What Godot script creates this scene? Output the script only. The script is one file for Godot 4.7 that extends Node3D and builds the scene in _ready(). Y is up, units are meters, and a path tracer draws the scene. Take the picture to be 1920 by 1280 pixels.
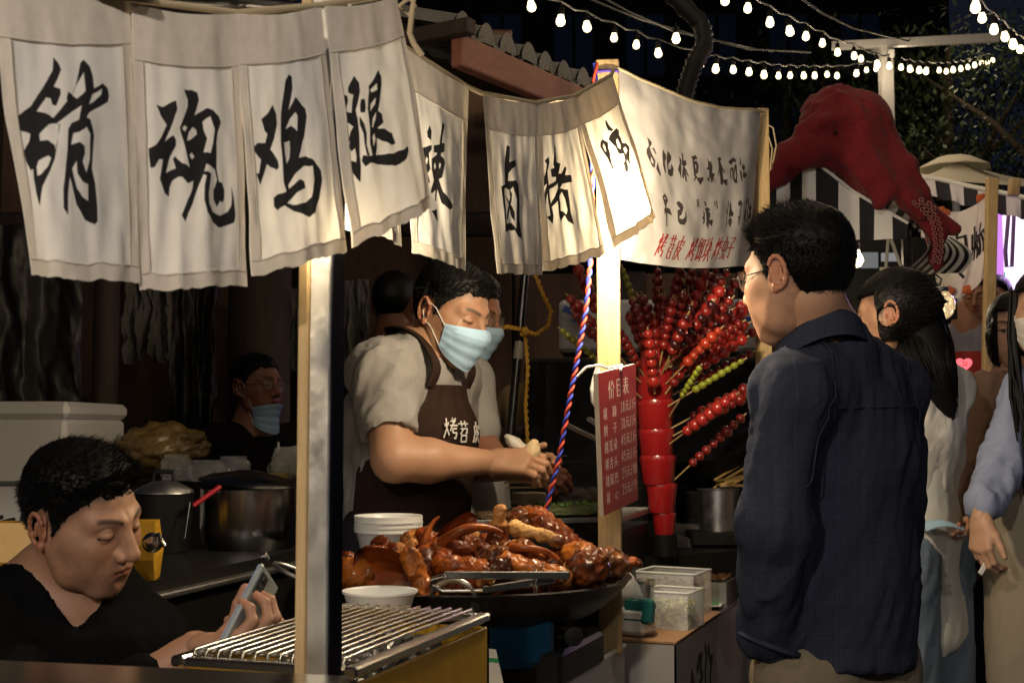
extends Node3D
# A night market stall: a cloth with brush-written characters, a wok of braised pork, vendors behind it, customers in the lane.

const ALONG := Vector3(0.355, 0, -0.935)    # the way the row of stalls runs
const OUT := Vector3(0.935, 0, 0.355)       # from the stalls towards the lane

func _ready() -> void:
	cam = Camera3D.new()
	cam.name = "camera"
	cam.fov = 29.86
	cam.near = 0.05
	cam.far = 400.0
	cam.transform = Transform3D(Basis(Vector3.RIGHT, deg_to_rad(3.81)), Vector3(0, 1.3, 0))
	add_child(cam)
	var lens := CameraAttributesPhysical.new()
	lens.frustum_focal_length = 45.0
	lens.frustum_focus_distance = 2.7
	lens.exposure_aperture = 11.0
	cam.attributes = lens
	cam.fov = 29.86
	cam.near = 0.05
	cam.far = 400.0
	var we := WorldEnvironment.new()
	we.name = "environment"
	var e := Environment.new()
	we.environment = e
	add_child(we)
	e.background_mode = Environment.BG_SKY
	e.sky = Sky.new()
	var sk := ProceduralSkyMaterial.new()
	sk.sky_top_color = Color(0.27, 0.31, 0.42)
	sk.sky_horizon_color = Color(0.36, 0.39, 0.47)
	sk.sky_curve = 0.2
	sk.ground_bottom_color = Color(0.08, 0.08, 0.09)
	sk.ground_horizon_color = Color(0.20, 0.22, 0.28)
	e.sky.sky_material = sk
	e.background_energy_multiplier = 0.075       # the last of dusk
	e.tonemap_mode = Environment.TONE_MAPPER_LINEAR
	e.tonemap_exposure = 1.0
	e.sdfgi_enabled = true
	e.ssao_enabled = true
	e.ssil_enabled = true
	noise.seed = 5
	noise.frequency = 1.0
	noise.fractal_octaves = 3
	rng.seed = 20
	materials()
	make_head()
	ground_and_buildings()
	trees()
	light_strings()
	stall_and_unseen_lamps()
	stall_frame()
	curtains()
	banners()
	counters()
	wok_and_meat()
	near_grill()
	counter_things()
	candied_fruit()
	back_of_stall()
	striped_stalls()
	far_stalls()
	vendors()
	customers()
# ---------- helpers ----------
const FL := 2400.0
var cam: Camera3D
var ms := {}          # materials by name
var taken := {}       # names in use at top level
var noise := FastNoiseLite.new()
var rng := RandomNumberGenerator.new()

func at(px: float, py: float, d: float) -> Vector3:   # the point d metres in front of the lens that is seen at a pixel of the 1920 x 1280 photograph
	return cam.transform * Vector3((px - 960.0) / FL * d, -(py - 640.0) / FL * d, -d)

func ra(a: float, b: float) -> float:
	return rng.randf_range(a, b)

func rv(s: float) -> Vector3:
	return Vector3(ra(-s, s), ra(-s, s), ra(-s, s))

func numbered(n: String) -> String:
	if not taken.has(n):
		taken[n] = 0
		return n
	taken[n] += 1
	return "%s_%03d" % [n, taken[n]]

func tag(o: Node3D, label: String, category: String, group := "", kind := "") -> Node3D:
	if label: o.set_meta("label", label)
	if category: o.set_meta("category", category)
	if group: o.set_meta("group", group)
	if kind: o.set_meta("kind", kind)
	return o

func thing(n: String, label: String, category: String, where := Vector3.ZERO, group := "") -> Node3D:
	var o := Node3D.new()
	o.name = numbered(n)
	add_child(o)
	o.position = where
	return tag(o, label, category, group)

func structure(n: String, mesh: Mesh, m: Material) -> MeshInstance3D:
	var o := MeshInstance3D.new()
	o.name = numbered(n)
	o.mesh = mesh
	o.material_override = m
	add_child(o)
	o.set_meta("kind", "structure")
	return o

# a part: parent holds it; vertices that were laid out in the world are moved to the thing's own axes by place()
func part(parent: Node3D, n: String, mesh: Mesh, m: Material, xf := Transform3D()) -> MeshInstance3D:
	var o := MeshInstance3D.new()
	var k := 1
	var nm := n
	while parent.has_node(NodePath(nm)):
		nm = "%s_%03d" % [n, k]
		k += 1
	o.name = nm
	o.mesh = mesh
	o.material_override = m
	parent.add_child(o)
	o.transform = xf
	return o

func single(n: String, label: String, category: String, mesh: Mesh, m: Material, xf := Transform3D(), group := "") -> MeshInstance3D:
	var o := MeshInstance3D.new()
	o.name = numbered(n)
	o.mesh = mesh
	o.material_override = m
	add_child(o)
	o.transform = xf
	tag(o, label, category, group)
	return o

func copy_of(o: Node3D, label: String) -> Node3D:
	var c: Node3D = o.duplicate()
	var nm := str(o.name)
	var cut := nm.rfind("_")
	if cut > 0 and nm.substr(cut + 1).is_valid_int(): nm = nm.substr(0, cut)
	c.name = numbered(nm)
	add_child(c)
	c.set_meta("label", label)
	return c

func lin(r: float, g: float, b: float) -> Color:   # an albedo given as linear (real world) values
	return Color(r, g, b).linear_to_srgb()

func mat(n: String, albedo := Color.WHITE, rough := 0.7, metal := 0.0, more := {}) -> StandardMaterial3D:
	if ms.has(n): return ms[n]
	var m := StandardMaterial3D.new()
	m.resource_name = n
	m.albedo_color = albedo
	m.roughness = rough
	m.metallic = metal
	for k in more: m.set(k, more[k])
	ms[n] = m
	return m

func noise_tex(freq: float, octaves: int, lo: Color, hi: Color, seedn := 1, as_normal := false, bump := 4.0, size := 512, kind := FastNoiseLite.TYPE_SIMPLEX_SMOOTH) -> NoiseTexture2D:
	var t := NoiseTexture2D.new()
	var f := FastNoiseLite.new()
	f.seed = seedn
	f.noise_type = kind
	f.frequency = freq
	f.fractal_octaves = octaves
	t.noise = f
	t.width = size
	t.height = size
	t.seamless = true
	if as_normal:
		t.as_normal_map = true
		t.bump_strength = bump
	else:
		var g := Gradient.new()
		g.set_color(0, lo)
		g.set_color(1, hi)
		t.color_ramp = g
	return t

func triplanar(m: StandardMaterial3D, scale: Vector3) -> StandardMaterial3D:
	m.uv1_triplanar = true
	m.uv1_scale = scale
	return m

# collects triangles, normals, texture places and colours, and makes one mesh of them
class MB:
	var P := PackedVector3Array()
	var N := PackedVector3Array()
	var U := PackedVector2Array()
	var C := PackedColorArray()
	var I := PackedInt32Array()
	var col := Color.WHITE

	func vert(p: Vector3, n: Vector3, u := Vector2.ZERO) -> int:
		P.append(p); N.append(n); U.append(u); C.append(col)
		return P.size() - 1

	func quad(a: Vector3, b: Vector3, c: Vector3, d: Vector3, ua := Vector2(0, 0), ub := Vector2(1, 0), uc := Vector2(1, 1), ud := Vector2(0, 1)) -> void:
		var n := (c - a).cross(b - a)
		if n.length_squared() < 1e-18: n = (d - a).cross(c - a)
		n = n.normalized()
		var i := vert(a, n, ua)
		vert(b, n, ub); vert(c, n, uc); vert(d, n, ud)
		I.append_array([i, i + 1, i + 2, i, i + 2, i + 3])

	func tri(a: Vector3, b: Vector3, c: Vector3) -> void:
		var n := (c - a).cross(b - a).normalized()
		var i := vert(a, n)
		vert(b, n); vert(c, n)
		I.append_array([i, i + 1, i + 2])

	# a box with bevelled edges, centred on xf
	func box(xf: Transform3D, s: Vector3, bev := 0.0) -> void:
		var h := s * 0.5
		var b: float = minf(bev, minf(h.x, minf(h.y, h.z)) * 0.9)
		var ax := [Vector3.RIGHT, Vector3.UP, Vector3.BACK]
		for k in 3:
			var e: Vector3 = ax[k]
			var f: Vector3 = ax[(k + 1) % 3]
			var g: Vector3 = ax[(k + 2) % 3]
			for sg in [-1.0, 1.0]:
				var q := []
				for t in [[-1, -1], [1, -1], [1, 1], [-1, 1]]:
					q.append(e * sg * h[k] + f * t[0] * (h[(k + 1) % 3] - b) + g * t[1] * (h[(k + 2) % 3] - b))
				facing(xf, q, e * sg)
		if b > 0.0:
			for k in 3:
				var f: Vector3 = ax[(k + 1) % 3]
				var g: Vector3 = ax[(k + 2) % 3]
				var e: Vector3 = ax[k]
				var he: float = h[k] - b
				for s1 in [-1.0, 1.0]:
					for s2 in [-1.0, 1.0]:
						var p1: Vector3 = f * s1 * h[(k + 1) % 3] + g * s2 * (h[(k + 2) % 3] - b)
						var p2: Vector3 = f * s1 * (h[(k + 1) % 3] - b) + g * s2 * h[(k + 2) % 3]
						facing(xf, [p1 - e * he, p1 + e * he, p2 + e * he, p2 - e * he], f * s1 + g * s2)
			for sx in [-1.0, 1.0]:
				for sy in [-1.0, 1.0]:
					for sz in [-1.0, 1.0]:
						var sgn := Vector3(sx, sy, sz)
						var n := xf.basis * sgn.normalized()
						var a := vert(xf * (sgn * Vector3(h.x, h.y - b, h.z - b)), n)
						vert(xf * (sgn * Vector3(h.x - b, h.y, h.z - b)), n)
						vert(xf * (sgn * Vector3(h.x - b, h.y - b, h.z)), n)
						I.append_array([a, a + 1, a + 2])

	func facing(xf: Transform3D, q: Array, n: Vector3) -> void:
		var nn := (xf.basis * n).normalized()
		var i := vert(xf * q[0], nn, Vector2(0, 1))
		vert(xf * q[1], nn, Vector2(1, 1)); vert(xf * q[2], nn, Vector2(1, 0)); vert(xf * q[3], nn, Vector2(0, 0))
		I.append_array([i, i + 1, i + 2, i, i + 2, i + 3])

	# a box between two points
	func bar(a: Vector3, b: Vector3, w: float, d: float, up := Vector3.UP, bev := 0.0) -> void:
		var y := (b - a).normalized()
		var x := y.cross(up)
		if x.length() < 0.01: x = y.cross(Vector3.RIGHT)
		x = x.normalized()
		box(Transform3D(Basis(x, y, x.cross(y)), (a + b) * 0.5), Vector3(w, a.distance_to(b), d), bev)

	# a tube along points; r is a number or an array of radii; flat squeezes it along the second frame axis
	func tube(pts: Array, r, sides := 8, ends := true, flat := 1.0, up := Vector3.UP) -> void:
		var n := pts.size()
		var first := P.size()
		var prev := up
		for i in n:
			var t: Vector3 = (pts[mini(i + 1, n - 1)] - pts[maxi(i - 1, 0)]).normalized()
			var x := prev - t * prev.dot(t)
			if x.length() < 0.01: x = t.cross(Vector3.RIGHT)
			if x.length() < 0.01: x = t.cross(Vector3.FORWARD)
			x = x.normalized()
			prev = x
			var y := t.cross(x)
			var rr: float = r[i] if r is Array else r
			for k in sides + 1:
				var a := TAU * k / sides
				var nn := (x * cos(a) + y * sin(a) / flat).normalized()
				vert(pts[i] + (x * cos(a) + y * sin(a) * flat) * rr, nn, Vector2(float(k) / sides, float(i) / maxi(1, n - 1)))
		for i in n - 1:
			for k in sides:
				var a := first + i * (sides + 1) + k
				I.append_array([a, a + 1, a + sides + 2, a, a + sides + 2, a + sides + 1])
		if ends:
			for e in [0, n - 1]:
				var t: Vector3 = (pts[1] - pts[0]).normalized() * -1.0 if e == 0 else (pts[n - 1] - pts[n - 2]).normalized()
				var c := vert(pts[e], t)
				for k in sides + 1: vert(P[first + e * (sides + 1) + k], t)
				for k in sides: I.append_array([c, c + 1 + k, c + 2 + k])

	# a surface of revolution: profile of (radius, height)
	func lathe(prof: Array, seg := 24, xf := Transform3D(), sharp := 0.5) -> void:
		for i in prof.size() - 1:
			var p: Vector2 = prof[i]
			var q: Vector2 = prof[i + 1]
			var d := (q - p).normalized()
			var n0 := Vector2(d.y, -d.x)
			var na := n0
			var nb := n0
			if i > 0:
				var e: Vector2 = (p - prof[i - 1]).normalized()
				var ne := Vector2(e.y, -e.x)
				if ne.dot(n0) > sharp: na = (ne + n0).normalized()
			if i < prof.size() - 2:
				var e: Vector2 = (prof[i + 2] - q).normalized()
				var ne := Vector2(e.y, -e.x)
				if ne.dot(n0) > sharp: nb = (ne + n0).normalized()
			var f := P.size()
			for k in seg + 1:
				var a := TAU * k / seg
				var c := cos(a)
				var s := sin(a)
				vert(xf * Vector3(p.x * c, p.y, p.x * s), (xf.basis * Vector3(na.x * c, na.y, na.x * s)).normalized(), Vector2(float(k) / seg, float(i) / prof.size()))
				vert(xf * Vector3(q.x * c, q.y, q.x * s), (xf.basis * Vector3(nb.x * c, nb.y, nb.x * s)).normalized(), Vector2(float(k) / seg, float(i + 1) / prof.size()))
			for k in seg:
				var a := f + k * 2
				I.append_array([a, a + 1, a + 3, a, a + 3, a + 2])

	# a smooth sheet or closed surface of nu x nv faces through f(u, v)
	func grid(nu: int, nv: int, f: Callable, two := Vector2.ONE) -> void:
		var first := P.size()
		var pts := []
		for j in nv + 1:
			for i in nu + 1:
				pts.append(f.call(float(i) / nu, float(j) / nv))
		for j in nv + 1:
			for i in nu + 1:
				var du: Vector3 = pts[j * (nu + 1) + mini(i + 1, nu)] - pts[j * (nu + 1) + maxi(i - 1, 0)]
				var dv: Vector3 = pts[mini(j + 1, nv) * (nu + 1) + i] - pts[maxi(j - 1, 0) * (nu + 1) + i]
				vert(pts[j * (nu + 1) + i], dv.cross(du).normalized(), Vector2(float(i) / nu, float(j) / nv) * two)
		for j in nv:
			for i in nu:
				var a := first + j * (nu + 1) + i
				I.append_array([a, a + 1, a + nu + 2, a, a + nu + 2, a + nu + 1])

	# a lumpy ball; shape(direction) gives its reach
	func lump(xf: Transform3D, seg: int, rings: int, shape: Callable, tint = null) -> void:
		var first := P.size()
		for j in rings + 1:
			var th := PI * j / rings
			for i in seg + 1:
				var ph := TAU * (i % seg) / seg
				var d := Vector3(sin(th) * cos(ph), cos(th), sin(th) * sin(ph))
				var p: Vector3 = shape.call(d)
				if tint: col = (tint as Callable).call(d)
				vert(xf * p, Vector3.ZERO, Vector2(float(i) / seg, float(j) / rings))
		for j in rings:
			for i in seg:
				var a := first + j * (seg + 1) + i
				I.append_array([a, a + 1, a + seg + 2, a, a + seg + 2, a + seg + 1])
		for j in rings + 1:   # normals by differences, shared across the seam and at the poles
			for i in seg + 1:
				var i0 := first + j * (seg + 1) + (i - 1 + seg) % seg
				var i1 := first + j * (seg + 1) + (i + 1) % seg
				var j0 := first + maxi(j - 1, 0) * (seg + 1) + i
				var j1 := first + mini(j + 1, rings) * (seg + 1) + i
				var n := (P[i1] - P[i0]).cross(P[j1] - P[j0])
				if j == 0 or j == rings: n = P[first + j * (seg + 1)] - xf.origin
				if n.dot(P[first + j * (seg + 1) + i] - xf.origin) < 0.0: n = -n
				N[first + j * (seg + 1) + i] = n.normalized()

	func add(o: MB, xf := Transform3D()) -> void:
		var f := P.size()
		for p in o.P: P.append(xf * p)
		for n in o.N: N.append((xf.basis * n).normalized())
		U.append_array(o.U)
		C.append_array(o.C)
		for i in o.I: I.append(i + f)

	func shifted(by: Vector3) -> MB:
		for i in P.size(): P[i] += by
		return self

	func done(base := Vector3.ZERO) -> ArrayMesh:
		var k := 0
		while k < I.size():
			var a := I[k]
			var b := I[k + 1]
			var c := I[k + 2]
			if (P[c] - P[a]).cross(P[b] - P[a]).dot(N[a] + N[b] + N[c]) < 0.0:
				I[k + 1] = c
				I[k + 2] = b
			k += 3
		if base != Vector3.ZERO: shifted(-base)
		var arr := []
		arr.resize(Mesh.ARRAY_MAX)
		arr[Mesh.ARRAY_VERTEX] = P
		arr[Mesh.ARRAY_NORMAL] = N
		arr[Mesh.ARRAY_TEX_UV] = U
		arr[Mesh.ARRAY_COLOR] = C
		arr[Mesh.ARRAY_INDEX] = I
		var m := ArrayMesh.new()
		m.add_surface_from_arrays(Mesh.PRIMITIVE_TRIANGLES, arr)
		return m

# a distance field on a grid, meshed with surface nets
class Field:
	var o: Vector3
	var h: float
	var nx: int
	var ny: int
	var nz: int
	var v := PackedFloat32Array()

	func _init(lo: Vector3, hi: Vector3, cell: float) -> void:
		h = cell
		o = lo - Vector3.ONE * cell * 3.0
		nx = int((hi.x - lo.x) / cell) + 7
		ny = int((hi.y - lo.y) / cell) + 7
		nz = int((hi.z - lo.z) / cell) + 7
		v.resize(nx * ny * nz)
		v.fill(1.0)

	# joins (or, with cut, takes away) a tapered capsule; sq is a unit axis along which it is f times thinner
	func cap(a: Vector3, b: Vector3, r0: float, r1: float, k := 0.02, sq := Vector3.ZERO, f := 1.0, cut := false) -> void:
		var big: float = maxf(r0, r1) + k + h * 2.5
		var lo := (a.min(b) - Vector3.ONE * big - o) / h
		var hi := (a.max(b) + Vector3.ONE * big - o) / h
		var x0 := maxi(0, int(lo.x)); var x1 := mini(nx - 1, int(hi.x) + 1)
		var y0 := maxi(0, int(lo.y)); var y1 := mini(ny - 1, int(hi.y) + 1)
		var z0 := maxi(0, int(lo.z)); var z1 := mini(nz - 1, int(hi.z) + 1)
		var ab := b - a
		var inv := 1.0 / maxf(ab.length_squared(), 1e-12)
		var ff := f * f - 1.0
		var dr := r1 - r0
		var lim := k + h * 2.5
		for z in range(z0, z1 + 1):
			for y in range(y0, y1 + 1):
				var p := Vector3(o.x + x0 * h, o.y + y * h, o.z + z * h) - a
				var idx := (z * ny + y) * nx + x0
				for x in range(x0, x1 + 1):
					var t := clampf(p.dot(ab) * inv, 0.0, 1.0)
					var q := p - ab * t
					var d2 := q.length_squared()
					if ff != 0.0:
						var c := q.dot(sq)
						d2 += c * c * ff
					var d := sqrt(d2) - r0 - dr * t
					if cut:
						if d < lim:
							var e := v[idx]
							var m := maxf(k - absf(e + d), 0.0) / k
							v[idx] = maxf(e, -d) + m * m * k * 0.25
					elif d < lim:
						var e := v[idx]
						var m := maxf(k - absf(e - d), 0.0) / k
						v[idx] = minf(e, d) - m * m * k * 0.25
					idx += 1
					p.x += h

	func ball(c: Vector3, r: float, k := 0.02) -> void:
		cap(c, c, r, r, k)

	# adds the surface to a mesh; tint(p) colours, swell(p, n) moves a vertex along its normal
	func mesh(b: MB, tint = null, swell = null) -> void:
		var id := PackedInt32Array()
		id.resize(v.size())
		id.fill(-1)
		var sx := 1
		var sy := nx
		var sz := nx * ny
		var off := PackedInt32Array([0, sx, sy, sx + sy, sz, sx + sz, sy + sz, sx + sy + sz])
		var cx := PackedFloat32Array([0, 1, 0, 1, 0, 1, 0, 1])
		var cy := PackedFloat32Array([0, 0, 1, 1, 0, 0, 1, 1])
		var cz := PackedFloat32Array([0, 0, 0, 0, 1, 1, 1, 1])
		var ea := PackedInt32Array([0, 2, 4, 6, 0, 1, 4, 5, 0, 1, 2, 3])
		var eb := PackedInt32Array([1, 3, 5, 7, 2, 3, 6, 7, 4, 5, 6, 7])
		var c := PackedFloat32Array()
		c.resize(8)
		for z in nz - 1:
			for y in ny - 1:
				var i := (z * ny + y) * nx
				for x in nx - 1:
					var s := v[i] < 0.0
					if (v[i + 1] < 0.0) != s or (v[i + sy] < 0.0) != s or (v[i + sz] < 0.0) != s or (v[i + sy + 1] < 0.0) != s or (v[i + sz + 1] < 0.0) != s or (v[i + sz + sy] < 0.0) != s or (v[i + sz + sy + 1] < 0.0) != s:
						for k in 8: c[k] = v[i + off[k]]
						var p := Vector3.ZERO
						var n := 0
						for e in 12:
							var a := c[ea[e]]
							var d := c[eb[e]]
							if (a < 0.0) != (d < 0.0):
								var t := a / (a - d)
								var u := ea[e]
								var w := eb[e]
								p += Vector3(lerpf(cx[u], cx[w], t), lerpf(cy[u], cy[w], t), lerpf(cz[u], cz[w], t))
								n += 1
						p /= n
						var g := Vector3(c[1] + c[3] + c[5] + c[7] - c[0] - c[2] - c[4] - c[6], c[2] + c[3] + c[6] + c[7] - c[0] - c[1] - c[4] - c[5], c[4] + c[5] + c[6] + c[7] - c[0] - c[1] - c[2] - c[3]).normalized()
						var w3 := o + (Vector3(x, y, z) + p) * h
						if tint: b.col = (tint as Callable).call(w3)
						if swell: w3 += g * (swell as Callable).call(w3, g)
						id[i] = b.vert(w3, g)
					i += 1
		var first := b.I.size()
		for z in range(1, nz - 1):
			for y in range(1, ny - 1):
				var i := (z * ny + y) * nx + 1
				for x in range(1, nx - 1):
					if id[i] >= 0:
						var s := v[i] < 0.0
						if (v[i + 1] < 0.0) != s: face(b, id, i, i - sy, i - sy - sz, i - sz)
						if (v[i + sy] < 0.0) != s: face(b, id, i, i - sz, i - sz - sx, i - sx)
						if (v[i + sz] < 0.0) != s: face(b, id, i, i - sx, i - sx - sy, i - sy)
					i += 1
		if swell: renormal(b, first)

	func near(p: Vector3) -> float:
		var q := (p - o) / h
		return v[clampi((int(q.z + 0.5) * ny + int(q.y + 0.5)) * nx + int(q.x + 0.5), 0, v.size() - 1)]

	# the first point of the surface met from p along d
	func hit(p: Vector3, d: Vector3) -> Vector3:
		for k in 400:
			if near(p) < h * 0.3: break
			p += d * 0.002
		return p

	func face(b: MB, id: PackedInt32Array, p: int, q: int, r: int, s: int) -> void:
		if id[p] >= 0 and id[q] >= 0 and id[r] >= 0 and id[s] >= 0:
			b.I.append_array([id[p], id[q], id[r], id[p], id[r], id[s]])

	func renormal(b: MB, first: int) -> void:
		var acc := PackedVector3Array()
		acc.resize(b.P.size())
		var k := first
		while k < b.I.size():
			var p := b.I[k]
			var q := b.I[k + 1]
			var r := b.I[k + 2]
			var n := (b.P[r] - b.P[p]).cross(b.P[q] - b.P[p])
			if n.dot(b.N[p]) < 0.0: n = -n
			acc[p] += n; acc[q] += n; acc[r] += n
			k += 3
		for i in acc.size():
			if acc[i].length_squared() > 0.0: b.N[i] = acc[i].normalized()
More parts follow.
